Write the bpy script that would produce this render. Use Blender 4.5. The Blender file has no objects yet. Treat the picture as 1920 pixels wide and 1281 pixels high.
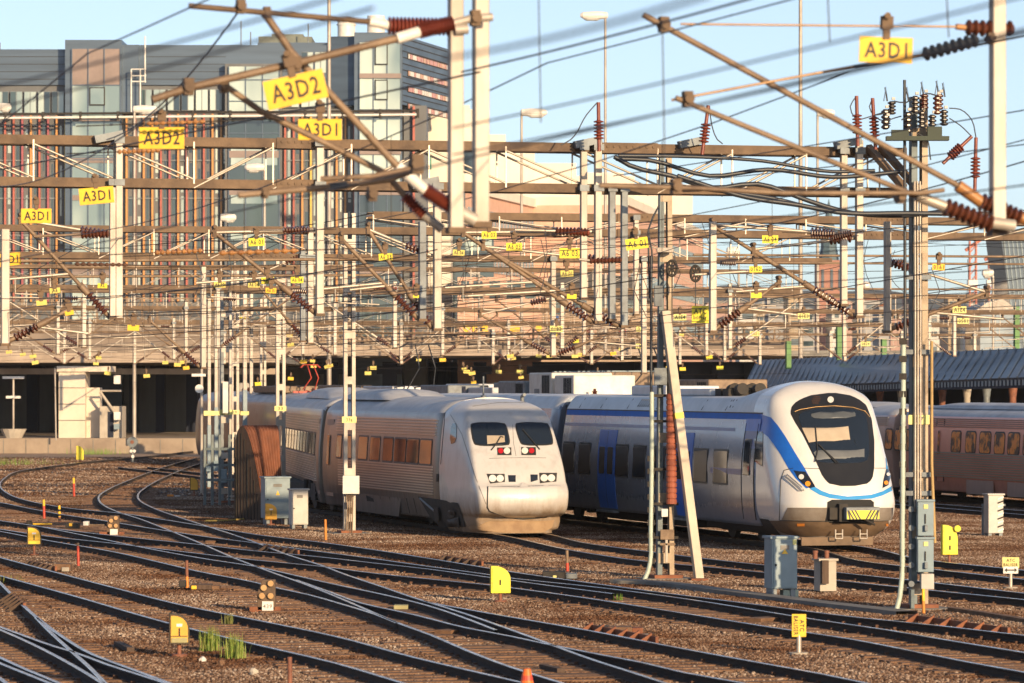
import bpy, bmesh, math, random
from mathutils import Vector, Matrix
R = math.radians
random.seed(7)
SC = bpy.context.scene
COL = SC.collection
# ---------------------------------------------------------------- camera
F = 7900.0          # focal length in photo pixels (1920 wide)
H = 4.3             # eye height above the ballast
HY = 722.0          # horizon row in the photo
TH = R(14.6)        # the tracks run away from us, 14.6 degrees to the left
CT, ST, TT = math.cos(TH), math.sin(TH), math.tan(TH)
cam = bpy.data.cameras.new('camera'); camo = bpy.data.objects.new('camera', cam); COL.objects.link(camo)
camo.location = (0, 0, H); camo.rotation_euler = (R(90), 0, 0)
cam.sensor_width = 36; cam.lens = F/1920*36; cam.shift_y = (HY-640.5)/1920
cam.clip_start = 0.5; cam.clip_end = 9000
cam.dof.use_dof = True; cam.dof.focus_distance = 106; cam.dof.aperture_fstop = 4.0
SC.camera = camo
# ---------------------------------------------------------------- light
SUN_AZ, SUN_EL = 27.0, 13.0      # degrees right of straight behind us / above horizon
sd = Vector((math.sin(R(SUN_AZ))*math.cos(R(SUN_EL)), -math.cos(R(SUN_AZ))*math.cos(R(SUN_EL)), math.sin(R(SUN_EL))))
sl = bpy.data.lights.new('sun', 'SUN'); sl.energy = 5.0; sl.angle = R(0.5); sl.color = (1.0, 0.72, 0.42)
so = bpy.data.objects.new('sun', sl); COL.objects.link(so); so.rotation_euler = sd.to_track_quat('Z', 'Y').to_euler()
so.location = sd*200
wd = bpy.data.worlds.new('World'); SC.world = wd; wd.use_nodes = True
wn = wd.node_tree; wn.nodes.clear()
sky = wn.nodes.new('ShaderNodeTexSky'); sky.sky_type = 'NISHITA'; sky.sun_disc = False
sky.sun_elevation = R(SUN_EL); sky.sun_rotation = R(180-SUN_AZ); sky.air_density = 0.6; sky.dust_density = 0.6; sky.ozone_density = 2.0
bg = wn.nodes.new('ShaderNodeBackground'); bg.inputs[1].default_value = 0.128
wo = wn.nodes.new('ShaderNodeOutputWorld')
hs = wn.nodes.new('ShaderNodeHueSaturation'); hs.inputs['Saturation'].default_value = .76; hs.inputs['Hue'].default_value = .497
wn.links.new(sky.outputs[0], hs.inputs['Color']); wn.links.new(hs.outputs[0], bg.inputs[0]); wn.links.new(bg.outputs[0], wo.inputs[0])
SC.view_settings.view_transform = 'Standard'; SC.view_settings.look = 'None'; SC.view_settings.exposure = 0.40
SC.view_settings.gamma = 1.0
SC.cycles.use_denoising = True
SC.cycles.max_bounces = 6; SC.cycles.transparent_max_bounces = 8
# ---------------------------------------------------------------- pixel <-> world
def W(px, py, Y): return Vector(((px-960)/F*Y, Y, H-(py-HY)/F*Y))
def PL(px, py, Y0):                       # on the vertical plane square to the tracks, Y0 metres ahead
    return W(px, py, Y0/(1-TT*(px-960)/F))
def G(px, py, z=0.0):                     # on the ground (height z)
    return W(px, py, F*(H-z)/(py-HY))
def S(Y): return F/Y                      # photo pixels per metre
DT = Vector((-ST, CT, 0)); DP = Vector((CT, ST, 0)); UP = Vector((0, 0, 1))
# ---------------------------------------------------------------- materials
MATS = {}
def nd(nt, t, **kw):
    n = nt.nodes.new(t)
    for k, v in kw.items(): setattr(n, k, v)
    return n
def mat(name, col, rough=0.6, metal=0.0, col2=None, scale=3.0, amt=0.5, bump=0.0, bscale=40, stretch=(1,1,1), spec=0.5, detail=6, rvar=0.0, lo=.35, hi=.68):
    """A painted/rusty/stone surface: two base colours mixed by noise, rough variation and a fine bump."""
    if name in MATS: return MATS[name]
    m = bpy.data.materials.new(name); MATS[name] = m; m.use_nodes = True
    nt = m.node_tree; b = nt.nodes['Principled BSDF']
    b.inputs['Roughness'].default_value = rough; b.inputs['Metallic'].default_value = metal
    b.inputs['Specular IOR Level'].default_value = spec
    if col2 is None: col2 = tuple(c*0.72 for c in col)
    tc = nd(nt, 'ShaderNodeTexCoord'); mp = nd(nt, 'ShaderNodeMapping'); mp.inputs['Scale'].default_value = stretch
    nt.links.new(tc.outputs['Object'], mp.inputs[0])
    nz = nd(nt, 'ShaderNodeTexNoise'); nz.inputs['Scale'].default_value = scale; nz.inputs['Detail'].default_value = detail; nz.inputs['Roughness'].default_value = .62
    nt.links.new(mp.outputs[0], nz.inputs['Vector'])
    rp = nd(nt, 'ShaderNodeMapRange'); rp.inputs[1].default_value = lo; rp.inputs[2].default_value = hi; rp.inputs[4].default_value = amt*2 if amt < .5 else 1
    nt.links.new(nz.outputs[0], rp.inputs[0])
    mx = nd(nt, 'ShaderNodeMix', data_type='RGBA'); mx.inputs[6].default_value = (*col, 1); mx.inputs[7].default_value = (*col2, 1)
    nt.links.new(rp.outputs[0], mx.inputs[0]); nt.links.new(mx.outputs[2], b.inputs['Base Color'])
    if rvar:
        r2 = nd(nt, 'ShaderNodeMapRange'); r2.inputs[3].default_value = max(0, rough-rvar); r2.inputs[4].default_value = min(1, rough+rvar)
        nt.links.new(nz.outputs[0], r2.inputs[0]); nt.links.new(r2.outputs[0], b.inputs['Roughness'])
    if bump:
        n2 = nd(nt, 'ShaderNodeTexNoise'); n2.inputs['Scale'].default_value = bscale; n2.inputs['Detail'].default_value = 4
        nt.links.new(mp.outputs[0], n2.inputs['Vector'])
        bp = nd(nt, 'ShaderNodeBump'); bp.inputs['Strength'].default_value = bump; bp.inputs['Distance'].default_value = .02
        nt.links.new(n2.outputs[0], bp.inputs['Height']); nt.links.new(bp.outputs[0], b.inputs['Normal'])
    return m
# ---------------------------------------------------------------- mesh builder
class MB:
    def __init__(s): s.v = []; s.f = []; s.mi = []; s.sm = []; s.m = 0
    def add(s, vs, fs, smooth=False):
        o = len(s.v); s.v += [Vector(p) for p in vs]
        for f in fs: s.f.append([i+o for i in f]); s.mi.append(s.m); s.sm.append(smooth)
        return s
    def obox(s, c, ax, ay, az):              # box from centre and three half-axis vectors
        c, ax, ay, az = map(Vector, (c, ax, ay, az))
        vs = [c+a*ax+b*ay+d*az for d in (-1, 1) for b in (-1, 1) for a in (-1, 1)]
        return s.add(vs, [(0,2,3,1),(4,5,7,6),(0,1,5,4),(2,6,7,3),(0,4,6,2),(1,3,7,5)])
    def box(s, lo, hi):
        c = [(a+b)/2 for a, b in zip(lo, hi)]; h = [(b-a)/2 for a, b in zip(lo, hi)]
        return s.obox(c, (h[0],0,0), (0,h[1],0), (0,0,h[2]))
    def bar(s, a, b, w, d=None, side=None):   # rectangular bar a->b: w along 'side', d the other way
        a, b = Vector(a), Vector(b); d = d or w; t = (b-a); L = t.length; t = t/L if L else UP
        sd_ = Vector(side) if side is not None else (DP if abs(t.dot(DP)) < .9 else UP)
        x = (sd_-t*sd_.dot(t)).normalized(); y = t.cross(x)
        return s.obox((a+b)/2, x*w/2, y*d/2, t*L/2)
    def tube(s, pts, r, n=8, caps=True, smooth=True):
        pts = [Vector(p) for p in pts]; rs = r if isinstance(r, (list, tuple)) else [r]*len(pts)
        o = len(s.v); prev = None; rings = []
        for i, p in enumerate(pts):
            t = (pts[min(i+1, len(pts)-1)]-pts[max(i-1, 0)])
            if t.length < 1e-9: t = Vector((0,0,1))
            t.normalize()
            if prev is None: x = t.orthogonal().normalized()
            else:
                x = prev-t*prev.dot(t); x = x.normalized() if x.length > 1e-6 else t.orthogonal().normalized()
            prev = x; y = t.cross(x)
            rings.append([p+(x*math.cos(2*math.pi*k/n)+y*math.sin(2*math.pi*k/n))*rs[i] for k in range(n)])
        vs = [q for r_ in rings for q in r_]; fs = []
        for i in range(len(pts)-1):
            for k in range(n): fs.append((i*n+k, i*n+(k+1)%n, (i+1)*n+(k+1)%n, (i+1)*n+k))
        s.add(vs, fs, smooth)
        if caps:
            s.add(rings[0], [tuple(range(n))[::-1]]); s.add(rings[-1], [tuple(range(n))])
        return s
    def lathe(s, a, b, prof, n=10):           # prof: (t along a->b in metres, radius)
        a, b = Vector(a), Vector(b); t = (b-a).normalized()
        return s.tube2([a+t*q for q, _ in prof], [r for _, r in prof], t, n)
    def tube2(s, pts, rs, t, n):
        pts = [Vector(p) for p in pts]; t = Vector(t)
        x = t.orthogonal().normalized(); y = t.cross(x); vs = []; fs = []
        for p, r in zip(pts, rs): vs += [p+(x*math.cos(2*math.pi*k/n)+y*math.sin(2*math.pi*k/n))*r for k in range(n)]
        for i in range(len(pts)-1):
            for k in range(n): fs.append((i*n+k, i*n+(k+1)%n, (i+1)*n+(k+1)%n, (i+1)*n+k))
        fs.append(tuple(range(n))[::-1]); fs.append(tuple(range((len(pts)-1)*n, len(pts)*n)))
        return s.add(vs, fs, False)
    def grid(s, rows, smooth=True, close=False):
        m = len(rows[0]); vs = [p for r in rows for p in r]; fs = []
        for i in range(len(rows)-1):
            for j in range(m if close else m-1): fs.append((i*m+j, i*m+(j+1)%m, (i+1)*m+(j+1)%m, (i+1)*m+j))
        return s.add(vs, fs, smooth)
    def prism(s, poly, ext):                   # polygon of 3-D points extruded by a vector
        poly = [Vector(p) for p in poly]; e = Vector(ext); n = len(poly)
        fs = [tuple(range(n))[::-1], tuple(range(n, 2*n))]+[(i, (i+1)%n, n+(i+1)%n, n+i) for i in range(n)]
        return s.add(poly+[p+e for p in poly], fs)
    def build(s, name, mats, parent=None, local=False, bevel=0.0):
        if not isinstance(mats, (list, tuple)): mats = [mats]
        me = bpy.data.meshes.new(name)
        off = Vector((0,0,0))
        if parent is not None and not local: off = wloc(parent)
        me.from_pydata([tuple(p-off) for p in s.v], [], s.f)
        for m in mats: me.materials.append(m)
        for i, p in enumerate(me.polygons): p.material_index = min(s.mi[i], len(mats)-1); p.use_smooth = s.sm[i]
        if 1:
            bm = bmesh.new(); bm.from_mesh(me); bmesh.ops.recalc_face_normals(bm, faces=bm.faces); bm.to_mesh(me); bm.free()
        me.update()
        o = bpy.data.objects.new(name, me); COL.objects.link(o)
        if parent is not None: o.parent = parent
        if bevel:
            bv = o.modifiers.new('bevel', 'BEVEL'); bv.width = bevel; bv.segments = 2; bv.limit_method = 'ANGLE'; bv.harden_normals = False
        return o
def wloc(o):
    v = Vector((0,0,0))
    while o is not None: v = v+o.location; o = o.parent
    return v
def tag(o, label, cat, group=None):
    o['label'] = label; o['category'] = cat
    if group: o['group'] = group
    return o
def struct(o, label=None, kind='structure'):
    o['kind'] = kind
    if label: o['label'] = label
    return o
def thing(name, label, cat, loc=(0,0,0), rz=0.0, group=None):
    o = bpy.data.objects.new(name, None); COL.objects.link(o); o.location = loc; o.rotation_euler = (0,0,rz)
    o.empty_display_size = .2
    return tag(o, label, cat, group)
_TXT = {}
def text_mesh(txt, ext=.004):
    """vertices and faces of a line of lettering, 1 m cap height, centred"""
    if txt in _TXT: return _TXT[txt]
    cu = bpy.data.curves.new('lettering', 'FONT'); cu.body = txt; cu.align_x = 'CENTER'; cu.align_y = 'CENTER'; cu.size = 1.4; cu.resolution_u = 2; cu.offset = .022; cu.space_character = 1.12
    o = bpy.data.objects.new('lettering', cu); COL.objects.link(o)
    bpy.context.view_layer.update()
    me = bpy.data.meshes.new_from_object(o); bpy.data.objects.remove(o)
    vs = [v.co.copy() for v in me.vertices]; fs = [tuple(p.vertices) for p in me.polygons]
    x0 = min(v.x for v in vs); x1 = max(v.x for v in vs); y0 = min(v.y for v in vs); y1 = max(v.y for v in vs)
    vs = [Vector(((v.x-(x0+x1)/2)/(x1-x0), (v.y-(y0+y1)/2)/(y1-y0), 0)) for v in vs]   # unit box
    _TXT[txt] = (vs, fs); return vs, fs
def lettering(mb, txt, c, ux, uy, w, h):      # put lettering on a plane: centre c, unit right ux, unit up uy
    vs, fs = text_mesh(txt); ux, uy, c = Vector(ux), Vector(uy), Vector(c)
    mb.add([c+ux*(v.x*w)+uy*(v.y*h) for v in vs], fs)
    return mb
M = {}
M['galv'] = mat('galvanised steel', (.47,.43,.38), .55, .25, (.30,.26,.22), 2.5, .5, .15, 30, stretch=(1,1,.3))
M['galvdark'] = mat('grey painted steel', (.20,.23,.25), .55, .1, (.11,.12,.13), 3, .5, .15, 30)
M['rustbeam'] = mat('weathered brown steel', (.165,.105,.06), .7, .1, (.075,.046,.028), 2.2, .5, .3, 25)
M['tan'] = mat('weathered tan tube', (.26,.18,.115), .6, .1, (.125,.08,.05), 3, .5, .2, 30)
M['paletube'] = mat('pale aluminium tube', (.47,.42,.36), .45, .4, (.30,.25,.2), 3, .4, .1, 30)
M['brownins'] = mat('brown glazed porcelain', (.105,.035,.02), .22, 0, (.06,.02,.012), 8, .5)
M['redins'] = mat('red brown polymer', (.22,.05,.03), .4, 0, (.14,.03,.02), 8, .5)
M['orangeins'] = mat('ochre insulator', (.42,.20,.06), .4, 0, (.25,.11,.04), 6, .5)
M['yellow'] = mat('yellow sign enamel', (.85,.54,.03), .5, 0, (.74,.42,.03), 4, .5)
M['yellow2'] = mat('lemon sign enamel', (.80,.70,.03), .5, 0, (.66,.55,.04), 5, .5)
M['yellowfaded'] = mat('faded sign enamel', (.74,.56,.12), .6, 0, (.60,.43,.10), 5, .5)
M['yellowpale'] = mat('dusty lemon sign enamel', (.68,.60,.14), .6, 0, (.52,.44,.12), 5, .5)
M['black'] = mat('black lettering paint', (.012,.012,.012), .5, 0, (.02,.02,.02))
M['wire'] = mat('dark copper wire', (.03,.026,.024), .5, .3, (.05,.035,.025))
M['wirelight'] = mat('bright bronze wire', (.38,.25,.14), .4, .5, (.25,.15,.08))
M['cable'] = mat('black rubber cable', (.02,.024,.032), .45, 0, (.03,.035,.045))
M['bluegrey'] = mat('blue grey cabinet paint', (.22,.30,.35), .5, 0, (.16,.22,.25), 2, .4, .05, 60)
M['cabgrey'] = mat('pale grey cabinet paint', (.52,.50,.46), .55, 0, (.38,.36,.33), 2.5, .4, .05, 60)
M['white'] = mat('white paint', (.75,.73,.69), .5, 0, (.58,.55,.50), 3, .4)
M['red'] = mat('red paint', (.55,.06,.03), .5, 0, (.38,.05,.03), 5, .4)
M['orange'] = mat('orange paint', (.72,.25,.03), .5, 0, (.5,.17,.03), 5, .4)
M['rustred'] = mat('rusty brown stake', (.26,.10,.055), .7, 0, (.15,.06,.04), 8, .5, .3, 60)
M['concrete'] = mat('concrete', (.50,.45,.38), .85, 0, (.33,.29,.24), .9, .5, .3, 14)
M['concretedark'] = mat('damp concrete', (.24,.23,.21), .85, 0, (.14,.13,.12), 1.2, .5, .3, 14)
M['shadowgravel'] = mat('dark gravel and painted shadow', (.06,.065,.07), .9, 0, (.035,.037,.04), 2, .5, .4, 60)
M['dark'] = mat('underframe grime', (.022,.021,.02), .8, 0, (.04,.032,.026), 4, .5)
M['glassdark'] = mat('dark window glass', (.012,.016,.022), .06, 0, (.018,.022,.03), 2, .4, spec=.9)
M['rubber'] = mat('black rubber seal', (.018,.018,.019), .5, 0, (.03,.03,.03))
M['wood'] = mat('oiled timber', (.22,.12,.065), .85, 0, (.11,.06,.035), 3, .5, .5, 20, stretch=(1,1,1))
M['rust'] = mat('corten rust', (.27,.10,.045), .75, .1, (.16,.055,.028), 3.5, .5, .25, 30)
M['timberdark'] = mat('dark brown boards', (.10,.062,.042), .8, 0, (.06,.036,.025), 2, .5, .2, 30, stretch=(6,6,.6))
def rail_mats():
    return [mat('polished rail head', (.80,.78,.75), .25, .95, (.36,.31,.27), 1.2, .5, rvar=.1, stretch=(2,2,2)),
            mat('rusty rail web', (.055,.036,.027), .85, .1, (.028,.020,.017), 2, .5, .3, 30)]
# ---------------------------------------------------------------- ground
def ballast_mat():
    m = bpy.data.materials.new('ballast stones'); m.use_nodes = True; nt = m.node_tree; b = nt.nodes['Principled BSDF']
    b.inputs['Roughness'].default_value = .9; b.inputs['Specular IOR Level'].default_value = .15
    L = nt.links.new
    tc = nd(nt, 'ShaderNodeTexCoord')
    vo = nd(nt, 'ShaderNodeTexVoronoi'); vo.inputs['Scale'].default_value = 12; L(tc.outputs['Object'], vo.inputs['Vector'])
    sp = nd(nt, 'ShaderNodeSeparateColor'); L(vo.outputs['Color'], sp.inputs[0])
    cr = nd(nt, 'ShaderNodeValToRGB'); e = cr.color_ramp.elements
    e[0].position = 0; e[0].color = (.10,.055,.033,1); e[1].position = 1; e[1].color = (.62,.53,.44,1)
    for p, c in ((.25,(.17,.085,.046,1)), (.5,(.25,.14,.08,1)), (.72,(.32,.21,.14,1)), (.9,(.40,.31,.24,1))):
        q = cr.color_ramp.elements.new(p); q.color = c
    L(sp.outputs[0], cr.inputs[0])
    # rusty brown grime in broad drifts, pale clean stone elsewhere
    n1 = nd(nt, 'ShaderNodeTexNoise'); n1.inputs['Scale'].default_value = .22; n1.inputs['Detail'].default_value = 7; n1.inputs['Roughness'].default_value = .65; L(tc.outputs['Object'], n1.inputs['Vector'])
    r1 = nd(nt, 'ShaderNodeMapRange'); r1.inputs[1].default_value = .40; r1.inputs[2].default_value = .62; L(n1.outputs[0], r1.inputs[0])
    m1 = nd(nt, 'ShaderNodeMix', data_type='RGBA', blend_type='MULTIPLY'); m1.inputs[7].default_value = (.45,.31,.23,1)
    L(r1.outputs[0], m1.inputs[0]); L(cr.outputs[0], m1.inputs[6])
    # silt that hides the stones altogether
    n2 = nd(nt, 'ShaderNodeTexNoise'); n2.inputs['Scale'].default_value = .55; n2.inputs['Detail'].default_value = 8; n2.inputs['Roughness'].default_value = .7; L(tc.outputs['Object'], n2.inputs['Vector'])
    r2 = nd(nt, 'ShaderNodeMapRange'); r2.inputs[1].default_value = .54; r2.inputs[2].default_value = .66; r2.inputs[4].default_value = .7; L(n2.outputs[0], r2.inputs[0])
    m2 = nd(nt, 'ShaderNodeMix', data_type='RGBA'); m2.inputs[7].default_value = (.15,.095,.062,1)
    L(r2.outputs[0], m2.inputs[0]); L(m1.outputs[2], m2.inputs[6])
    # paler ballast colour with distance, making up for the low grazing sun
    sx = nd(nt, 'ShaderNodeSeparateXYZ'); L(tc.outputs['Object'], sx.inputs[0])
    r3 = nd(nt, 'ShaderNodeMapRange'); r3.inputs[1].default_value = 100; r3.inputs[2].default_value = 135; L(sx.outputs[1], r3.inputs[0])
    m3 = nd(nt, 'ShaderNodeMix', data_type='RGBA', blend_type='MIX'); m3.inputs[7].default_value = (.50,.39,.30,1)
    f3 = nd(nt, 'ShaderNodeMath', operation='MULTIPLY'); f3.inputs[1].default_value = .65; L(r3.outputs[0], f3.inputs[0]); L(f3.outputs[0], m3.inputs[0]); L(m2.outputs[2], m3.inputs[6])
    L(m3.outputs[2], b.inputs['Base Color'])
    bp = nd(nt, 'ShaderNodeBump'); bp.inputs['Strength'].default_value = 1.0; bp.inputs['Distance'].default_value = .045; bp.invert = True
    L(vo.outputs['Distance'], bp.inputs['Height']); L(bp.outputs[0], b.inputs['Normal'])
    return m
BALLAST = ballast_mat()
g = MB(); g.add([(-3000,-200,0),(3000,-200,0),(3000,6000,0),(-3000,6000,0)], [(0,1,2,3)])
struct(g.build('ground', BALLAST), 'brown and tan stone ballast of the rail yard')
# ---------------------------------------------------------------- rails
RAILM = rail_mats()
RH = .155           # rail head above the ballast
def cat_rom(pts, step=1.2):
    out = []; n = len(pts)
    for i in range(n-1):
        p0 = pts[max(i-1,0)]; p1 = pts[i]; p2 = pts[i+1]; p3 = pts[min(i+2,n-1)]
        d = (p2-p1).length; k = max(1, int(d/step))
        # centripetal-ish: limit tangents by the segment length
        def tan(a, b, c):
            la, lb = (b-a).length, (c-b).length
            if la < 1e-6: return (c-b)
            if lb < 1e-6: return (b-a)
            return ((b-a)/la*lb+(c-b)/lb*la)/(la+lb)*d
        t1 = tan(p0,p1,p2); t2 = tan(p1,p2,p3)
        for j in range(k):
            t = j/k; h = (2*t**3-3*t*t+1, t**3-2*t*t+t, -2*t**3+3*t*t, t**3-t*t)
            out.append(p1*h[0]+t1*h[1]+p2*h[2]+t2*h[3])
    out.append(pts[-1]); return out
PROF = [(-.07,.02),(-.07,.035),(-.012,.05),(-.012,RH-.045),(-.036,RH-.032),(-.036,RH-.004),(-.028,RH),(.028,RH),(.036,RH-.004),(.036,RH-.032),(.012,RH-.045),(.012,.05),(.07,.035),(.07,.02)]
def rail_path(px): return cat_rom([G(x, y, RH)*1.0 for x, y in px])
def make_rail(path, parent, clips=True):
    mb = MB(); n = len(path); m = len(PROF); vs = []
    for i, p in enumerate(path):
        t = path[min(i+1,n-1)]-path[max(i-1,0)]; t.z = 0; t.normalize(); s_ = Vector((t.y,-t.x,0))
        vs += [Vector((p.x,p.y,0))+s_*a+UP*z for a, z in PROF]
    mb.m = 1
    fs_h, fs_w = [], []
    for i in range(n-1):
        for j in range(m-1):
            (fs_h if 5 <= j <= 7 else fs_w).append((i*m+j, (i+1)*m+j, (i+1)*m+j+1, i*m+j+1))
    o = len(mb.v); mb.add(vs, fs_w); mb.m = 0
    for f in fs_h: mb.f.append([k+o for k in f]); mb.mi.append(0); mb.sm.append(False)
    ob = mb.build('rail', RAILM, parent)
    if clips:
        c = MB(); acc = 0; crnd = random.Random(n)
        for i in range(n-1):
            a, b = path[i], path[i+1]; d = (b-a); L = d.length
            if L < 1e-6: continue
            t = d/L; s_ = Vector((t.y,-t.x,0)); q = (.62-acc) % .62
            while q < L:
                p = a+t*q; p = Vector((p.x,p.y,0))
                if 50 < p.y < 150:
                    for sg in (-1,1):
                        if crnd.random() < .78: c.obox(p+s_*sg*.09+UP*(.028+crnd.uniform(-.008,.01)), s_*.032, t*.028, UP*.03)
                q += .62
            acc = (acc+L) % .62
        if c.v: struct(c.build('rail_clip', M['rustclip'], parent), kind='stuff')
    return ob
M['rustclip'] = mat('rusty clip', (.13,.062,.038), .8, .1, (.07,.035,.022), 9, .5)
def track(label, rails, sleep=None, cat='railway track', group='railway tracks', clips=True, world=False):
    ps = [r if world or isinstance(r[0], Vector) else rail_path(r) for r in rails]
    p0 = ps[0][len(ps[0])//2]
    t = thing('railway_track', label, cat, (p0.x,p0.y,0), 0, group)
    for p in ps: make_rail(p, t, clips)
    if sleep:
        mb = MB(); rnd = random.Random(len(label))
        for idx, side in sleep:
            path = ps[idx]; acc = 0
            for i in range(len(path)-1):
                a, b = path[i], path[i+1]; d = b-a; L = d.length
                if L < 1e-6: continue
                tt = d/L; s_ = Vector((tt.y,-tt.x,0)); q = (.62-acc) % .62
                while q < L:
                    p = a+tt*q+s_*side*.75; p = Vector((p.x,p.y,0))
                    j = rnd.uniform(-.06,.06)
                    if rnd.random() < .3: q += .62; continue
                    mb.obox(p+UP*(.0+rnd.uniform(0,.012))+s_*j, s_*1.27, tt*.125, UP*.022)
                    q += .62
                acc = (acc+L) % .62
        struct(mb.build('sleepers', M['wood'], t), kind='stuff')
    return t
def ext(fr, a, b, back=60):   # rails of a train's own track, straight under the train, in world metres
    return [fr(a, y) for y in (back, back*.66, back*.33, b)]
RA = [(520,838),(370,845),(300,853),(160,866),(110,872),(40,882),(8,897),(0,908),(5,918),(15,925),(30,932),(82,945),(140,954),(225,962),(300,973),(375,985),(437,995),(480,1002),(605,1017),(730,1035),(855,1055),(960,1072),(1160,1100),(1440,1136),(1615,1158),(1705,1167),(1920,1191),(2050,1206)]
RE = [(-90,930),(0,942),(50,952),(120,965),(175,973),(225,981),(312,995),(400,1008),(480,1018),(560,1029),(692,1046),(805,1062),(922,1078),(960,1084),(1085,1097),(1210,1112),(1335,1130),(1440,1147),(1540,1163),(1665,1181),(1765,1198),(1920,1223),(2050,1243)]
RF = [(-90,964),(0,976),(75,987),(175,1000),(287,1012),(375,1021),(480,1033),(580,1042),(697,1055),(805,1067),(922,1083),(1040,1099),(1150,1113)]
RG = [(-90,980),(0,992),(87,1005),(225,1020),(325,1032),(400,1041),(480,1050),(605,1062),(705,1075),(830,1088),(922,1097),(960,1102),(1085,1119),(1210,1138),(1335,1158),(1440,1175),(1590,1197),(1690,1216),(1815,1241),(1920,1260),(2050,1285)]
RF2 = [(75,987),(175,1007),(287,1030),(400,1050),(480,1062),(525,1072),(617,1093),(730,1117),(805,1136),(865,1156),(930,1181)]
RHH = [(-90,980),(0,996),(100,1015),(200,1032),(325,1060),(372,1071),(480,1092),(515,1101),(580,1115),(640,1132),(705,1152),(745,1168)]
RC = [(440,846),(400,852),(350,863),(300,878),(250,897),(202,918),(187,928),(185,936),(193,946),(225,961),(260,972),(312,992),(380,1020),(437,1045),(505,1071),(580,1098),(642,1123),(695,1146),(742,1166),(810,1191),(880,1221),(960,1251),(1050,1279),(1130,1304)]
RD = [(480,848),(440,852),(400,862),(362,873),(312,893),(270,916),(260,925),(262,938),(287,952),(337,970),(390,987),(437,1002),(480,1017),(540,1040),(615,1064),(640,1074),(720,1101),(775,1120),(800,1128),(880,1143),(960,1157),(1110,1183),(1240,1208),(1335,1226),(1440,1245),(1540,1263),(1622,1280),(1700,1296)]
RD2 = [(795,1126),(880,1153),(960,1181),(1020,1203),(1110,1236),(1210,1268),(1250,1281),(1320,1303)]
RK = [(555,1087),(620,1110),(680,1131),(780,1153),(880,1178),(960,1193),(1020,1206),(1110,1224),(1210,1243),(1285,1261),(1385,1279),(1480,1297)]
track('long outer track curving in from the far left loop behind the switches', [RA, RG], [(1,-1)])
track('track from the left edge joining the switches behind the yellow indicator', [RE, RF], [(0,1)])
track('branch track snaking out of the shaded loop beside the rusty shed', [RC, RD], [(1,1),(0,-1)])
track('crossing track with bright worn rails behind the four lamp dwarf signal', [RF2, RHH, RK], [(1,-1),(2,1)])
track('short diverging switch rail between the yellow indicator and the rail anchor block', [RD2], None)
track('nearest straight track running behind the yellow signal with grass tufts',
      [[(-120,1014),(0,1045),(101,1072),(215,1102),(363,1139),(480,1162),(630,1193),(780,1233),(960,1275),(1100,1308)],
       [(-120,1046),(0,1079),(135,1116),(336,1173),(480,1208),(630,1243),(755,1280),(860,1310)]], [(0,1)])
track('bottom left corner track curving out under the crossing rails',
      [[(-25,1066),(0,1092),(30,1122),(75,1162),(120,1195),(175,1227),(250,1255),(320,1281),(400,1310)],
       [(-40,1213),(0,1232),(50,1255),(110,1280),(150,1300)]], [(0,1),(1,-1)])
track('diverging switch rails crossing over each other in the bottom left corner',
      [[(68,1158),(100,1190),(130,1217),(162,1245),(197,1280),(225,1308)],
       [(-50,1157),(0,1175),(50,1193),(107,1213),(135,1221),(200,1245),(300,1277),(380,1305)],
       [(-50,1160),(0,1180),(75,1214),(137,1247),(195,1282),(240,1312)],
       [(-40,1224),(0,1243),(50,1263),(97,1282),(140,1305)], [(-40,1252),(0,1271),(10,1279),(40,1300)]], [(2,1)])
# frames of the trains: local x to the right of the line, y backwards along it
def frame(px, Y):
    o = W(px, HY, Y); o.z = 0
    return o, (lambda x, y, o=o: o+DP*x+DT*y)
GREY_O, GREY = frame(986, 117.0)
BLUE_O, BLUE = frame(1592, 106.8)
PINK_O, PINK = frame(1752, 158.0)
def tr(fr, x, front, back=110):
    return [fr(x, back), fr(x, back*.6), fr(x, back*.3), fr(x, 8), fr(x, 1)]+[G(a, b, RH) for a, b in front]
track('track under the grey high speed train running on past the lattice masts',
      [cat_rom(tr(GREY, -.75, back=28, front=[(1110,1038),(1210,1052),(1330,1063),(1440,1074),(1570,1088),(1750,1107),(1920,1124),(2060,1139)])),
       cat_rom(tr(GREY, .75, back=28, front=[(1110,1020),(1210,1033),(1330,1048),(1440,1060),(1570,1073),(1747,1092),(1920,1112),(2060,1127)]))], [(0,-1)])
track('track under the blue and white train running on to the right edge',
      [cat_rom(tr(BLUE, -.75, [(1640,1055),(1747,1067),(1920,1086),(2060,1101)])),
       cat_rom(tr(BLUE, .75, [(1747,1051),(1920,1069),(2060,1084)]))], [(0,-1)])
track('track under the coaches with orange window reflections at the right',
      [cat_rom([PINK(-.75, y) for y in (90, 60, 30, 0, -20, -45)]), cat_rom([PINK(.75, y) for y in (90, 60, 30, 0, -20, -45)])], [(0,-1)], clips=False)
track('empty track between the blue train and the coaches with orange windows',
      [cat_rom([PINK(-5.3, y) for y in (120, 60, 30, 0, -20, -45)]), cat_rom([PINK(-3.8, y) for y in (120, 60, 30, 0, -20, -45)])], [(0,-1)])
# dark sheet on the ballast, a painted shadow beside hut and grey train
a = MB(); a.add([v+UP*.006 for v in (G(255,905), G(410,858), G(520,868), G(640,985), G(520,992), G(330,955))], [(0,1,2,3,4,5)])
struct(a.build('path', M['shadowgravel']), 'painted shadow on the ballast beside the rusty hut')  # no path, only the sheet that carries the painted shadow

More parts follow.
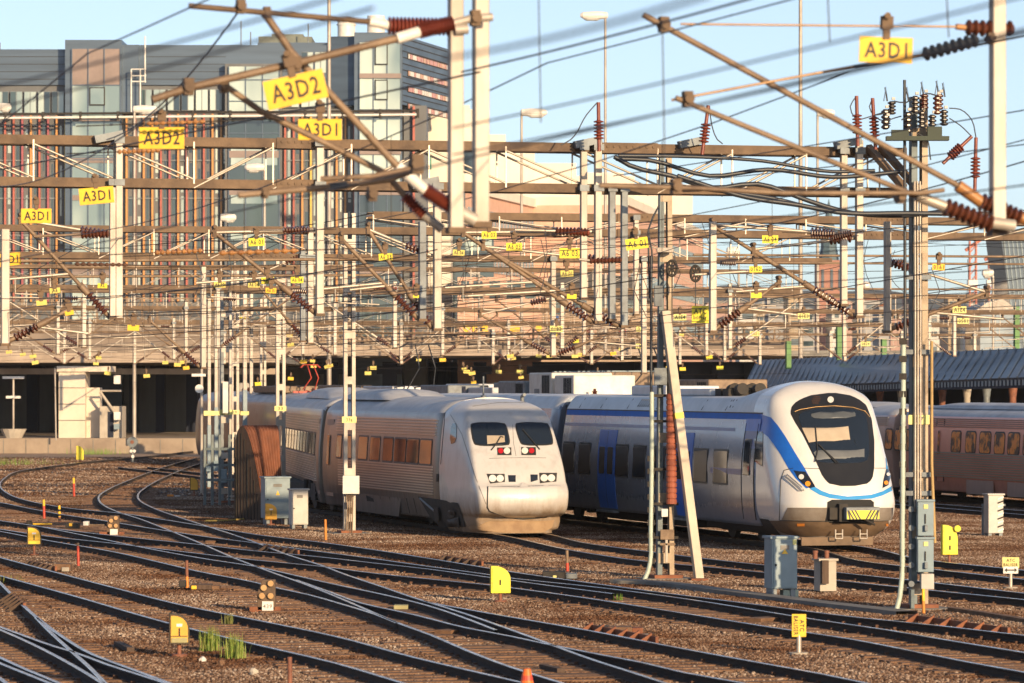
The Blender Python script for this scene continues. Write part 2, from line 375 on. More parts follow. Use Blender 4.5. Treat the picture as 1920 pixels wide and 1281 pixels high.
# ---- loose ballast stones lying on the ground sheet, nearest part of the yard
def ballast_stones(corners, dens, rad, lab, seed):
    m = bpy.data.materials.new('loose ballast stone'); m.use_nodes = True; nt = m.node_tree; b = nt.nodes['Principled BSDF']; L = nt.links.new
    b.inputs['Roughness'].default_value = .9; b.inputs['Specular IOR Level'].default_value = .15
    oi = nd(nt, 'ShaderNodeObjectInfo'); cr = nd(nt, 'ShaderNodeValToRGB'); cr.color_ramp.elements[0].color = (.10,.065,.048,1); cr.color_ramp.elements[1].color = (.58,.50,.42,1)
    for p, c in ((.3,(.19,.125,.088,1)), (.6,(.29,.20,.145,1)), (.85,(.39,.30,.235,1))): q = cr.color_ramp.elements.new(p); q.color = c
    L(oi.outputs['Random'], cr.inputs[0])
    ge = nd(nt, 'ShaderNodeNewGeometry'); n = nd(nt, 'ShaderNodeTexNoise'); n.inputs['Scale'].default_value = .28; n.inputs['Detail'].default_value = 6; n.inputs['Roughness'].default_value = .65; L(ge.outputs['Position'], n.inputs['Vector'])
    r = nd(nt, 'ShaderNodeMapRange'); r.inputs[1].default_value = .38; r.inputs[2].default_value = .60; L(n.outputs[0], r.inputs[0])
    mx = nd(nt, 'ShaderNodeMix', data_type='RGBA', blend_type='MULTIPLY'); mx.inputs[7].default_value = (.40,.27,.195,1); L(r.outputs[0], mx.inputs[0]); L(cr.outputs[0], mx.inputs[6]); L(mx.outputs[2], b.inputs['Base Color'])
    g = MB(); g.add([G(*q)+UP*.002 for q in corners], [(0,1,2,3)])
    o = g.build('ballast_gravel', m); struct(o, lab, 'stuff')
    ng = bpy.data.node_groups.new('scatter', 'GeometryNodeTree'); ng.interface.new_socket('Geometry', in_out='INPUT', socket_type='NodeSocketGeometry'); ng.interface.new_socket('Geometry', in_out='OUTPUT', socket_type='NodeSocketGeometry')
    N = ng.nodes.new; K = ng.links.new
    gi, go = N('NodeGroupInput'), N('NodeGroupOutput')
    ds = N('GeometryNodeDistributePointsOnFaces'); ds.inputs['Density'].default_value = 130; K(gi.outputs[0], ds.inputs['Mesh'])
    no = N('ShaderNodeTexNoise'); no.inputs['Scale'].default_value = .5; no.inputs['Detail'].default_value = 5; po = N('GeometryNodeInputPosition'); K(po.outputs[0], no.inputs['Vector'])
    mr = N('ShaderNodeMapRange'); mr.inputs[1].default_value = .42; mr.inputs[2].default_value = .60; mr.inputs[3].default_value = dens; mr.inputs[4].default_value = dens*.04; ds.inputs['Seed'].default_value = seed; K(no.outputs[0], mr.inputs[0]); K(mr.outputs[0], ds.inputs['Density'])
    ic = N('GeometryNodeMeshIcoSphere'); ic.inputs['Radius'].default_value = rad; ic.inputs['Subdivisions'].default_value = 1
    sm = N('GeometryNodeSetMaterial'); sm.inputs['Material'].default_value = m; K(ic.outputs[0], sm.inputs['Geometry'])
    io = N('GeometryNodeInstanceOnPoints'); K(ds.outputs['Points'], io.inputs['Points']); K(sm.outputs[0], io.inputs['Instance'])
    rr = N('FunctionNodeRandomValue'); rr.data_type = 'FLOAT_VECTOR'; rr.inputs[1].default_value = (6.28,6.28,6.28); K(rr.outputs[0], io.inputs['Rotation'])
    rs = N('FunctionNodeRandomValue'); rs.data_type = 'FLOAT_VECTOR'; rs.inputs[0].default_value = (.55,.6,.5); rs.inputs[1].default_value = (1.7,1.5,1.3); rs.inputs['Seed'].default_value = 4; K(rs.outputs[0], io.inputs['Scale'])
    K(io.outputs[0], go.inputs[0])
    md = o.modifiers.new('scatter', 'NODES'); md.node_group = ng
ballast_stones(((-70,1305),(1990,1305),(1990,930),(-70,930)), 330, .022, 'loose tan and brown ballast stones between the tracks', 1)
ballast_stones(((-60,930),(560,930),(520,858),(-40,858)), 60, .045, 'pale ballast stones inside the far left curves', 2)
# ---------------------------------------------------------------- trains
def lerp_tab(tab, z):
    if z <= tab[0][0]: return tab[0][1]
    for (a, va), (b, vb) in zip(tab, tab[1:]):
        if z <= b: return va+(vb-va)*(z-a)/(b-a)
    return tab[-1][1]
def smooth_tab(tab, n=6):
    """monotone-ish resample of a table with Catmull-Rom"""
    out = []; k = len(tab)
    for i in range(k-1):
        p0 = tab[max(i-1,0)]; p1 = tab[i]; p2 = tab[i+1]; p3 = tab[min(i+2,k-1)]
        for j in range(n):
            t = j/n; z = p1[0]+(p2[0]-p1[0])*t
            m1 = (p2[1]-p0[1])/(p2[0]-p0[0]+1e-9)*(p2[0]-p1[0]); m2 = (p3[1]-p1[1])/(p3[0]-p1[0]+1e-9)*(p2[0]-p1[0])
            out.append((z, p1[1]*(2*t**3-3*t*t+1)+m1*(t**3-2*t*t+t)+p2[1]*(-2*t**3+3*t*t)+m2*(t**3-t*t)))
    out.append(tab[-1]); return out
class Body:
    """A vehicle body: half width by height, nose profile by height, superellipse corners."""
    def __init__(s, org, hw, yp, Rr, p, L):
        s.o = org; s.hwt = hw; s.ypt = yp; s.Rr = Rr; s.p = p; s.L = L
        s.zb = hw[0][0]; s.zt = hw[-1][0]
    def hw(s, z): return lerp_tab(s.hwt, z)
    def F(s, x, z):
        h = s.hw(z); q = min(1, abs(x)/h) if h > 1e-6 else 0
        if s.p < 0:                       # creased nose: bowed front face, then a flat facet tapering back to the side
            c = -s.p; w = .014; e = (q-c)/w; sp = e if e > 30 else math.log1p(math.exp(e)) if e > -30 else 0
            return lerp_tab(s.ypt, z)+.22*q*q+sp*w/(1-c)*lerp_tab(s.Rr, z)
        return lerp_tab(s.ypt, z)+lerp_tab(s.Rr, z)*(1-max(0, 1-q**s.p)**(1/s.p))
    def loc(s, P):
        d = P-s.o; return Vector((d.dot(DP), d.dot(DT), d.z))
    def inside(s, l):
        if l.z < s.zb or l.z > s.zt or abs(l.x) > s.hw(l.z) or l.y > s.L: return False
        return l.y > s.F(l.x, l.z)
    def hit(s, px, py):
        O = Vector((0,0,H)); D = W(px, py, 1.0)-O
        y = s.o.y-4; end = s.o.y+s.L+2; st = .12; prev = None
        while y < end:
            if s.inside(s.loc(O+D*y)):
                a, b = y-st, y
                for _ in range(16):
                    m = (a+b)/2
                    if s.inside(s.loc(O+D*m)): b = m
                    else: a = m
                return s.loc(O+D*b)
            y += st
        return None
    def shell(s, name, mats, parent, y_end=None, nb=26, nr=16, mfun=None):
        """closed body: polar grid on the nose, then the sides swept back to y_end"""
        y_end = y_end or s.L
        tab = s.hwt; half = [(w, z) for z, w in tab]
        bnd = [(-x, z) for x, z in half]+[(x, z) for x, z in reversed(half)]      # up the left side, over, down the right
        # close along the bottom
        b = bnd[:]; x0 = half[0][0]; z0 = half[0][1]
        for k in range(1, 8): b.append((x0-2*x0*k/8, z0))
        c = Vector((0, 1.6)); rows = []
        for i in range(nr+1):
            r = math.sin(math.pi/2*i/nr)**.8 if i else 0
            row = []
            for x, z in b:
                X = c.x+(x-c.x)*r; Z = c.y+(z-c.y)*r
                if i == nr: row.append(Vector((x, s.F(x, z) , z)))
                else: row.append(Vector((X, s.F(X, Z), Z)))
            rows.append(row)
        for y in (.08, .3, 1): rows.append([Vector((x, s.F(x,z)+(y_end-s.F(x,z))*y, z)) for x, z in b])
        mb = MB(); mb.grid(rows, True, True)
        n = len(mb.v); mb.add([v for v in rows[-1]], [tuple(range(len(b)))])
        ob = mb.build(name, mats, parent, local=True)
        return ob
    def patch(s, poly, mats, name, parent, off=.012, n=10, m=10, smooth=0, thick=0):
        pts = [tuple(p) for p in poly]
        for _ in range(smooth):
            q = []
            for i in range(len(pts)):
                a, b = pts[i], pts[(i+1) % len(pts)]
                q += [(a[0]*.75+b[0]*.25, a[1]*.75+b[1]*.25), (a[0]*.25+b[0]*.75, a[1]*.25+b[1]*.75)]
            pts = q
        ys = [p[1] for p in pts]; y0, y1 = min(ys), max(ys); e = (y1-y0)*.002
        rows = []
        for i in range(n+1):
            t = i/n; t = (1-math.cos(math.pi*t))/2 if smooth else t
            y = y0+e+(y1-y0-2*e)*t; xs = []
            for k in range(len(pts)):
                a, b = pts[k], pts[(k+1) % len(pts)]
                if (a[1]-y)*(b[1]-y) <= 0 and a[1] != b[1]: xs.append(a[0]+(b[0]-a[0])*(y-a[1])/(b[1]-a[1]))
            if len(xs) < 2: continue
            xl, xr = min(xs), max(xs); row = []
            for j in range(m+1):
                h = s.hit(xl+(xr-xl)*j/m, y)
                row.append(h)
            good = [h for h in row if h is not None]
            if not good: continue
            for j in range(m+1):
                if row[j] is None: row[j] = row[j-1] if j and row[j-1] is not None else good[0]
            rows.append(row)
        if len(rows) < 2: return None
        N = len(rows); out = []
        cam_l = s.loc(Vector((0,0,H)))
        for i in range(N):
            o_ = []
            for j in range(m+1):
                u = rows[i][min(j+1,m)]-rows[i][max(j-1,0)]; v = rows[min(i+1,N-1)][j]-rows[max(i-1,0)][j]
                nn = u.cross(v)
                if nn.length < 1e-9: nn = cam_l-rows[i][j]
                nn.normalize()
                if nn.dot(cam_l-rows[i][j]) < 0: nn = -nn
                o_.append(rows[i][j]+nn*off)
            out.append(o_)
        mb = MB(); mb.grid(out, True)
        return mb.build(name, mats, parent, local=True)
    def strip(s, A, B, mats, name, parent, off=.008, m=5, sub=6):
        def fine(P): return [(a[0]+(b[0]-a[0])*i/sub, a[1]+(b[1]-a[1])*i/sub) for a, b in zip(P, P[1:]) for i in range(sub)]+[P[-1]]
        cl = s.loc(Vector((0,0,H))); rows = []
        for a, b in zip(fine(A), fine(B)):
            r = [s.hit(a[0]+(b[0]-a[0])*j/m, a[1]+(b[1]-a[1])*j/m) for j in range(m+1)]
            if all(x is not None for x in r): rows.append([x+((cl-x).normalized()+Vector((-.6 if x.x < 0 else .6,0,0))).normalized()*off*1.4 for x in r])
        mb = MB(); mb.grid(rows, True); return mb.build(name, mats, parent, local=True)
    def disc(s, px, py, r, mats, name, parent, off=.02, n=14, dome=0):
        return s.patch([(px+r*math.cos(2*math.pi*k/n), py+r*math.sin(2*math.pi*k/n)) for k in range(n)], mats, name, parent, off, 8, 8)
    def line(s, pts, r, mats, name, parent, off=.01, step=6):
        out = []
        for (a, b), (c, d) in zip(pts, pts[1:]):
            k = max(1, int(math.hypot(c-a, d-b)/step))
            for i in range(k): out.append((a+(c-a)*i/k, b+(d-b)*i/k))
        out.append(pts[-1]); q = []
        cl = s.loc(Vector((0,0,H)))
        for a, b in out:
            h = s.hit(a, b)
            if h is not None: q.append(h+(cl-h).normalized()*off)
        if len(q) < 2: return None
        mb = MB(); mb.tube(q, r, 6)
        return mb.build(name, mats, parent, local=True)
    def side_y(s, px, x):
        u = (px-960)/F; X0 = s.o.x; Y0 = s.o.y
        return (X0+x*CT-u*(Y0+x*ST))/(ST+u*CT)
def dirt_mat(name, col, dirt, rough, metal, z0, z1, streak=.5, amt=.85, coat=0.0):
    """vehicle paint with road grime that thickens in ragged patches low on the body"""
    m = bpy.data.materials.new(name); m.use_nodes = True; nt = m.node_tree; b = nt.nodes['Principled BSDF']; L = nt.links.new
    b.inputs['Metallic'].default_value = metal; b.inputs['Coat Weight'].default_value = coat; b.inputs['Coat Roughness'].default_value = .12
    tc = nd(nt, 'ShaderNodeTexCoord'); sx = nd(nt, 'ShaderNodeSeparateXYZ'); L(tc.outputs['Object'], sx.inputs[0])
    rz = nd(nt, 'ShaderNodeMapRange'); rz.inputs[1].default_value = z1; rz.inputs[2].default_value = z0; L(sx.outputs[2], rz.inputs[0])
    n = nd(nt, 'ShaderNodeTexNoise'); n.inputs['Scale'].default_value = 2.2; n.inputs['Detail'].default_value = 8; n.inputs['Roughness'].default_value = .7
    mp = nd(nt, 'ShaderNodeMapping'); mp.inputs['Scale'].default_value = (1.5,1.5,.45); L(tc.outputs['Object'], mp.inputs[0]); L(mp.outputs[0], n.inputs['Vector'])
    a = nd(nt, 'ShaderNodeMath', operation='ADD'); a.inputs[1].default_value = -.5; L(n.outputs[0], a.inputs[0])
    k = nd(nt, 'ShaderNodeMath', operation='MULTIPLY_ADD'); k.inputs[1].default_value = streak*2.2; L(a.outputs[0], k.inputs[0]); L(rz.outputs[0], k.inputs[2]); k.use_clamp = True
    k2 = nd(nt, 'ShaderNodeMath', operation='MULTIPLY'); k2.inputs[1].default_value = amt; L(k.outputs[0], k2.inputs[0])
    mx = nd(nt, 'ShaderNodeMix', data_type='RGBA'); mx.inputs[6].default_value = (*col,1); mx.inputs[7].default_value = (*dirt,1); L(k2.outputs[0], mx.inputs[0])
    n3 = nd(nt, 'ShaderNodeTexNoise'); n3.inputs['Scale'].default_value = .7; n3.inputs['Detail'].default_value = 5; L(tc.outputs['Object'], n3.inputs['Vector'])
    r3 = nd(nt, 'ShaderNodeMapRange'); r3.inputs[3].default_value = .82; r3.inputs[4].default_value = 1.1; L(n3.outputs[0], r3.inputs[0])
    ml = nd(nt, 'ShaderNodeMix', data_type='RGBA', blend_type='MULTIPLY'); ml.inputs[0].default_value = 1; L(mx.outputs[2], ml.inputs[6]); L(r3.outputs[0], ml.inputs[7]); L(ml.outputs[2], b.inputs['Base Color'])
    rr = nd(nt, 'ShaderNodeMapRange'); rr.inputs[3].default_value = rough; rr.inputs[4].default_value = .8; L(k2.outputs[0], rr.inputs[0]); L(rr.outputs[0], b.inputs['Roughness'])
    return m
def glass_mat(name, tint=(.6,.7,.75), rough=.03):
    m = bpy.data.materials.new(name); m.use_nodes = True; nt = m.node_tree; b = nt.nodes['Principled BSDF']
    n = nd(nt, 'ShaderNodeTexNoise'); n.inputs['Scale'].default_value = 1.2; r = nd(nt, 'ShaderNodeMapRange'); r.inputs[3].default_value = rough; r.inputs[4].default_value = rough+.05
    nt.links.new(n.outputs[0], r.inputs[0]); nt.links.new(r.outputs[0], b.inputs['Roughness'])
    b.inputs['Base Color'].default_value = (.012,.018,.028,1); b.inputs['Specular IOR Level'].default_value = .8; b.inputs['IOR'].default_value = 1.6
    return m
def zx(k, ox, oy): return lambda *p: [(ox+x/k, oy+y/k) for x, y in p]
X2P = dirt_mat('grey train front paint', (.56,.55,.545), (.22,.15,.09), .34, 0, .62, 1.25, .55, .95, coat=.3)
X2S = dirt_mat('stainless train side', (.20,.185,.175), (.14,.11,.09), .30, .75, .3, 1.3, .5, .7)
X2R = mat('train rib steel', (.58,.54,.50), .32, .7, (.42,.36,.31), 1.2, .5, stretch=(1,.15,1), rvar=.08)
X2ROOF = mat('dusty train roof', (.55,.56,.58), .5, .1, (.40,.40,.41), 1.0, .5)
TGLASS = glass_mat('tinted train glass')
SEAM = M['rubber']
LAMPW = mat('headlamp lens', (.85,.83,.78), .12, .2, (.7,.68,.62), 30, .4)
LAMPR = mat('red lamp lens', (.45,.02,.03), .15, 0, (.35,.015,.02))
LAMPO = mat('amber lamp lens', (.85,.33,.03), .15, 0, (.75,.25,.02))
SILVER = mat('bare silver metal', (.62,.60,.57), .3, .8, (.5,.48,.45))
BLIND = mat('cream sun blind', (.44,.37,.28), .8, 0, (.38,.31,.23))
def bogie(parent, y, xs=-1, fr=None):
    """wheelset frame, wheels, springs and boxes under a car, local coordinates"""
    b = MB()
    for dy in (-1.3, 1.3):
        for sx in (-.75, .75):
            b.tube([(sx-.07, y+dy, .64),(sx+.07, y+dy, .64)], .45, 20, smooth=False)
        b.tube([(-1.05, y+dy, .64),(1.05, y+dy, .64)], .10, 8)
    for sx in (-1.02, 1.02):
        b.box((sx-.09, y-1.75, .58),(sx+.09, y+1.75, .86)); b.box((sx-.14, y-.35, .5),(sx+.14, y+.35, 1.05))
        for dy in (-1.3, 1.3):
            b.box((sx-.16, y+dy-.2, .48),(sx+.16, y+dy+.2, .80)); b.tube([(sx, y+dy+.42, .80),(sx, y+dy+.42, 1.15)], .11, 10); b.tube([(sx, y+dy-.42, .80),(sx, y+dy-.42, 1.15)], .11, 10)
        b.tube([(sx*1.12, y-1.9, 1.1),(sx*1.12, y-.4, .72)], .045, 8)
    b.box((-1.0, y-.25, .6),(1.0, y+.25, .95))
    return b.build('bogie', M['bogie'], parent, local=True)
M['bogie'] = mat('bogie grime', (.05,.045,.042), .7, .3, (.025,.022,.02), 5, .5)
def ribs(body, zs, y0, y1, name, m, parent, sx=-1, h=.015, d=.055):
    b = MB()
    for z in zs:
        x = sx*(body.hw(z)+d/2-.004)
        b.box((min(x-d/2,x+d/2), y0, z-h), (max(x-d/2,x+d/2), y1, z+h))
    return b.build(name, m, parent, local=True)
def underside(parent, y0, y1, m, z0=.45, z1=1.2, w=1.25):
    b = MB(); b.box((-w, y0, z0), (w, y1, z1)); return b.build('underframe', m, parent, local=True)
# ---- the grey high-speed train --------------------------------------------------
HW_G = smooth_tab([(.16,1.25),(.40,1.38),(.62,1.43),(.9,1.49),(1.3,1.53),(1.9,1.54),(2.6,1.50),(3.2,1.43),(3.5,1.35),(3.70,1.16),(3.84,.86),(3.92,.45),(3.955,.03)], 4)
YP_G = smooth_tab([(.16,.55),(.50,.58),(.64,.62),(.70,.20),(1.0,.02),(1.44,.10),(1.52,.30),(1.9,.52),(2.5,1.0),(2.62,1.12),(3.25,1.66),(3.5,1.95),(3.75,2.6),(3.9,3.6),(3.955,4.6)], 3)
GB = Body(GREY_O, HW_G, YP_G, [(.16,1.3),(.8,2.4),(1.5,2.6),(2.6,2.3),(3.3,1.7),(3.6,.9),(3.95,.3)], -.87, 60)
gt = thing('train', 'dusty grey high speed train with two windscreens and ribbed steel sides', 'train', GREY_O, TH)
CABY = GB.side_y(826, -1.5)
GB.L = CABY; GB.shell('cab', X2P, gt, CABY, nr=30); GB.L = 60
GAP1 = GB.side_y(609, -1.45); END2 = GB.side_y(497, -1.45); print('grey car', CABY, GAP1, END2)
def car_body(tab, y0, y1, name, mats, parent, zmin=.42, zroof=3.45):
    t = [(z, w) for z, w in tab if z >= zmin]
    b = [(-w, z) for z, w in t]+[(w, z) for z, w in reversed(t)]
    mb = MB()
    rows = [[Vector((x*k, y, (z-1.6)*k+1.6)) for x, z in b] for y, k in ((y0, .975), (y0+.06, 1.0), (y0+1, 1), (y1-1, 1), (y1-.06, 1), (y1, .975))]
    mb.grid(rows, True, True); mb.m = 0
    mb.add(rows[0], [tuple(range(len(b)))[::-1]]); mb.add(rows[-1], [tuple(range(len(b)))])
    nb = len(b)
    for i, f in enumerate(mb.f):
        if len(f) == 4 and min(mb.v[k].z for k in f) > zroof: mb.mi[i] = 1
    return mb.build(name, mats, parent, local=True)
car1 = car_body(HW_G, CABY+.04, GAP1, 'car_body', [X2S, X2ROOF], gt, .45)
car2 = car_body(HW_G, GAP1+.7, GAP1+24.7, 'car_body', [X2S, X2ROOF], gt, .45)
b = MB(); b.box((-1.2, GAP1-.1, .6), (1.2, GAP1+.8, 3.6)); b.build('gangway_bellows', M['rubber'], gt, local=True)
zl = [1.16+i*.078 for i in range(11)]; zu = [2.86+i*.085 for i in range(6)]
r0, r1 = GB.side_y(812, -1.54), GB.side_y(640, -1.54)
ribs(GB, zl, r0, GAP1-2.6, 'lower_ribs', X2R, car1); ribs(GB, zu, GB.side_y(820,-1.45), GAP1-2.0, 'upper_ribs', X2R, car1)
ribs(GB, zl, GAP1+2.0, GAP1+23.5, 'lower_ribs', X2R, car2); ribs(GB, zu, GAP1+1.2, GAP1+23.5, 'upper_ribs', X2R, car2)
def side_window(body, ya, yb, za, zb, parent, sx=-1, m=None, fr=True, rad=.09, off=.012):
    """rounded window in a side wall"""
    mb = MB(); pts = []
    for cy, cz, a0 in ((yb-rad, zb-rad, 0), (ya+rad, zb-rad, 90), (ya+rad, za+rad, 180), (yb-rad, za+rad, 270)):
        for k in range(5): a = R(a0+k*22.5); pts.append((cy+rad*math.cos(a), cz+rad*math.sin(a)))
    if fr:
        o2 = []
        cyy, czz = (ya+yb)/2, (za+zb)/2
        for y, z in pts: o2.append((y+math.copysign(.05, y-cyy), z+math.copysign(.05, z-czz)))
        f = MB(); f.prism([Vector((sx*(body.hw(z)+.004), y, z)) for y, z in o2], (sx*(off-.004), 0, 0)); fo = f.build('window', SEAM, parent, local=True)
    else: fo = parent
    mb.prism([Vector((sx*(body.hw(z)+off-.002), y, z)) for y, z in pts], (sx*.006, 0, 0))
    return mb.build('pane', m or TGLASS, fo, local=True)
z4 = zx(3.2, 480, 680)
for xl, xr in ((487,516),(548,592),(617,670),(688,745),(765,822),(834,900),(908,978),(986,1056)):
    a = GB.side_y(480+xr/3.2, -1.51); c = GB.side_y(480+xl/3.2, -1.51)
    side_window(GB, a, c, 2.02, 2.70, car1)
for k in range(12):
    a = GAP1+2.6+k*1.65; side_window(GB, a, a+1.25, 2.02, 2.70, car2)
# passenger door beside the gap, and its window
d = MB(); d.prism([Vector((-(GB.hw(z)+.005), y, z)) for y, z in ((GAP1-1.45,.75),(GAP1-.45,.75),(GAP1-.45,3.2),(GAP1-1.45,3.2))], (-.02,0,0))
do = d.build('door', M['traindoor'] if 'traindoor' in M else mat('dull grey door', (.22,.21,.21), .4, .4, (.15,.14,.14)), car1, local=True)
side_window(GB, GAP1-1.12, GAP1-.78, 1.75, 2.7, do, fr=False, off=.034)
d = MB(); d.prism([Vector((-(GB.hw(z)+.005), y, z)) for y, z in ((GAP1+.9,.75),(GAP1+1.8,.75),(GAP1+1.8,3.2),(GAP1+.9,3.2))], (-.02,0,0))
d.build('door', mat('dull grey door', (.22,.21,.21)), car2, local=True)
cab_ch = [c for c in gt.children if c.name.startswith('cab')][0]
# skirts below the floor with the bogie opening
sk = MB()
for ya, yb in ((5.6+3.2, GAP1-3.4),): sk.prism([Vector((-1.47, ya+.5, .38)), Vector((-1.47, yb-.5, .38)), Vector((-1.50, yb, 1.05)), Vector((-1.50, ya, 1.05))], (.06,0,0))
sk.build('side_skirt', X2S, gt, local=True)
bogie(gt, 6.6); bogie(gt, GAP1-2.4); bogie(gt, GAP1+3.2); underside(gt, 3.0, 40, M['dark'], .55, 1.0, 1.0)
# dark bogie cut-out in the cab side
GB.patch(z4((975,803),(1212,835),(1262,985),(1130,1005),(1050,930)), M['dark'], 'bogie_recess', gt, .02, 10, 10)
GB.line(z4((985,815),(1070,890)), .035, M['galvdark'], 'damper', gt, .12)
GB.patch(z4((1085,862),(1110,862),(1118,945),(1090,945)), M['bogie'], 'axle_box', gt, .10, 4, 4)
GB.patch(z4((1150,935),(1225,930),(1235,990),(1155,985)), M['bogie'], 'sand_box', gt, .07, 4, 4)
GB.disc(480+1180/3.2, 680+905/3.2, 8, M['bogie'], 'wheel', gt, .06)
# windscreens, wipers, lamps
for q in (z4((1283,378),(1302,358),(1486,358),(1506,382),(1528,478),(1512,501),(1330,503),(1302,487)), z4((1550,374),(1570,357),(1742,358),(1762,382),(1787,478),(1772,499),(1607,501),(1581,482))):
    cx_, cy_ = sum(p[0] for p in q)/8, sum(p[1] for p in q)/8
    fo = GB.patch(q, SEAM, 'windscreen', cab_ch, .008, 14, 14, 1)
    GB.patch([(cx_+(x-cx_)*.93, cy_+(y-cy_)*.91) for x, y in q], TGLASS, 'pane', fo, .016, 14, 14, 1)
GB.patch(z4((1385,440),(1490,440),(1494,490),(1388,492)), BLIND, 'sun_blind', cab_ch, .020, 4, 4)
GB.line(z4((1412,524),(1440,490),(1468,442),(1484,448)), .018, M['rubber'], 'wiper', cab_ch, .05)
GB.line(z4((1702,520),(1660,470),(1600,400)), .018, M['rubber'], 'wiper', cab_ch, .05)
for (a, b_, cpt), (r, rc) in ((((1382,505),(1542,560),None),((1468,533),(1505,533))), (((1582,503),(1738,560),None),((1652,532),(1612,532)))):
    pan = GB.patch(z4((a[0],a[1]),(b_[0],a[1]),(b_[0]+4,b_[1]),(a[0]+4,b_[1])), X2P, 'lamp_panel', cab_ch, .008, 5, 5)
    lo_ = GB.patch(z4((min(r[0],rc[0])-22,a[1]+6),(max(r[0],rc[0])+26,a[1]+6),(max(r[0],rc[0])+28,b_[1]-3),(min(r[0],rc[0])-20,b_[1]-3)), M['rubber'], 'lamp_housing', cab_ch, .014, 5, 5)
    GB.disc(480+r[0]/3.2, 680+r[1]/3.2, 5.2, LAMPR, 'tail_lamp', lo_, .03); GB.disc(480+rc[0]/3.2, 680+rc[1]/3.2, 6.2, LAMPW, 'headlight', lo_, .03)
for q, cs in ((z4((1383,668),(1492,668),(1494,725),(1405,727)), ((1419,698),(1464,698))), (z4((1698,662),(1806,662),(1801,722),(1703,725)), ((1727,695),(1770,695)))):
    lo_ = GB.patch(q, M['rubber'], 'lamp_housing', cab_ch, .010, 6, 8)
    for c in cs: GB.disc(480+c[0]/3.2, 680+c[1]/3.2, 7.0, LAMPW, 'headlight', lo_, .03)
for q in (z4((1512,676),(1558,676),(1558,717),(1516,717)), z4((1646,672),(1690,672),(1690,716),(1648,717))): GB.patch(q, M['glassdark'], 'air_grille', cab_ch, .010, 4, 4)
GB.line(z4((1392,745),(1388,870),(1400,890),(1500,928),(1600,940),(1700,932),(1815,900),(1840,850)), .022, M['rubber'], 'coupler_hatch_seam', cab_ch, .004)
GB.line(z4((1392,745),(1600,742),(1830,735)), .008, M['rubber'], 'coupler_hatch_seam', cab_ch, .004)
for x in (1487, 1602, 1720): GB.patch(z4((x,918),(x+24,918),(x+24,930),(x,930)), M['dark'], 'hatch_latch', cab_ch, .014, 3, 3)
GB.patch(z4((1172,366),(1206,358),(1202,486),(1163,489)), M['glassdark'], 'cab_side_window', cab_ch, .012, 6, 5, 1)
GB.line(z4((1135,300),(1108,610)), .012, M['rubber'], 'door_seam', cab_ch, .01)
GB.patch(z4((1086,668),(1098,668),(1097,715),(1085,715)), M['dark'], 'door_handle', car1, .02, 3, 3)
GB.patch(z4((665,795),(705,800),(725,878),(680,872)), M['dark'], 'vent_grille', gt, .03, 4, 4)
for x in (745, 800, 850, 900, 945): GB.line(z4((x,800+(x-700)*.06),(x+22,880+(x-700)*.12)), .008, M['rubber'], 'skirt_seam', gt, .03)
# roof fittings
b = MB(); b.tube([(.1,5.2,3.9),(.1,5.2,4.55)], .025, 6); b.tube([(.1,5.2,3.9),(.1,5.2,4.0)], .08, 8); b.build('aerial', M['galvdark'], gt, local=True)
b = MB(); b.tube([(1.0,4.2,3.75),(1.0,4.2,3.98)], .06, 8); b.tube([(1.0,4.2,3.98),(1.0,3.95,4.02)], .05, 8); b.build('horn', M['galvdark'], gt, local=True)
def roof_fairing(parent, y0, y1, w, h, m, z=3.9):
    mb = MB(); rows = []
    for i in range(13):
        t = i/12; y = y0+(y1-y0)*t; k = min(1, min(t, 1-t)*5); k = math.sin(k*math.pi/2)
        rows.append([Vector((w*math.cos(a), y, z-.06+(h+.06)*k*max(0,math.sin(a))**.6)) for a in [math.pi*j/10 for j in range(11)]])
    mb.grid(rows, True); return mb.build('roof_fairing', m, parent, local=True)
roof_fairing(car1, GAP1-7, GAP1-.6, 1.05, .28, X2ROOF)
roof_fairing(car2, GAP1+5, GAP1+17, .95, .32, X2ROOF)
for y in (GAP1+6, GAP1+9, GAP1+12):
    b = MB(); b.tube([(-1.0,y,3.72),(-1.0,y+2.2,3.72)], .05, 6); b.build('roof_cable_duct', X2ROOF, car2, local=True)


# the second car stands on the curve: turned about the coupling
ANG = -R(8.2); pv = Vector((0, GAP1+.3, 0)); car2.rotation_euler.z = ANG; car2.location = pv-Matrix.Rotation(ANG,3,'Z')@pv
GB.patch(z4((1394,748),(1600,745),(1828,738),(1843,848),(1818,898),(1700,928),(1600,936),(1502,924),(1402,886),(1391,865)), X2P, 'coupler_hatch', cab_ch, .03, 16, 20)
GB.patch(z4((1270,985),(1300,975),(1420,950),(1600,965),(1700,960),(1790,945),(1775,990),(1720,1020),(1600,1032),(1400,1018),(1290,1005)), mat('brown dusty skirt', (.34,.23,.13), .75, 0, (.24,.15,.085), 3, .5, .2, 30), 'front_skirt', cab_ch, .012, 10, 24)

GB.line(z4((1400,575),(1500,572),(1620,570),(1740,572)), .006, M['rubber'], 'panel_seam', cab_ch, .003)
GB.line(z4((1300,262),(1450,240),(1620,238),(1730,258)), .006, M['rubber'], 'panel_seam', cab_ch, .003)
GB.line(z4((1540,372),(1545,480),(1560,560)), .005, M['rubber'], 'panel_seam', cab_ch, .003)
GB.line(z4((1160,300),(1235,430),(1318,690),(1380,850)), .006, M['rubber'], 'panel_seam', cab_ch, .003)
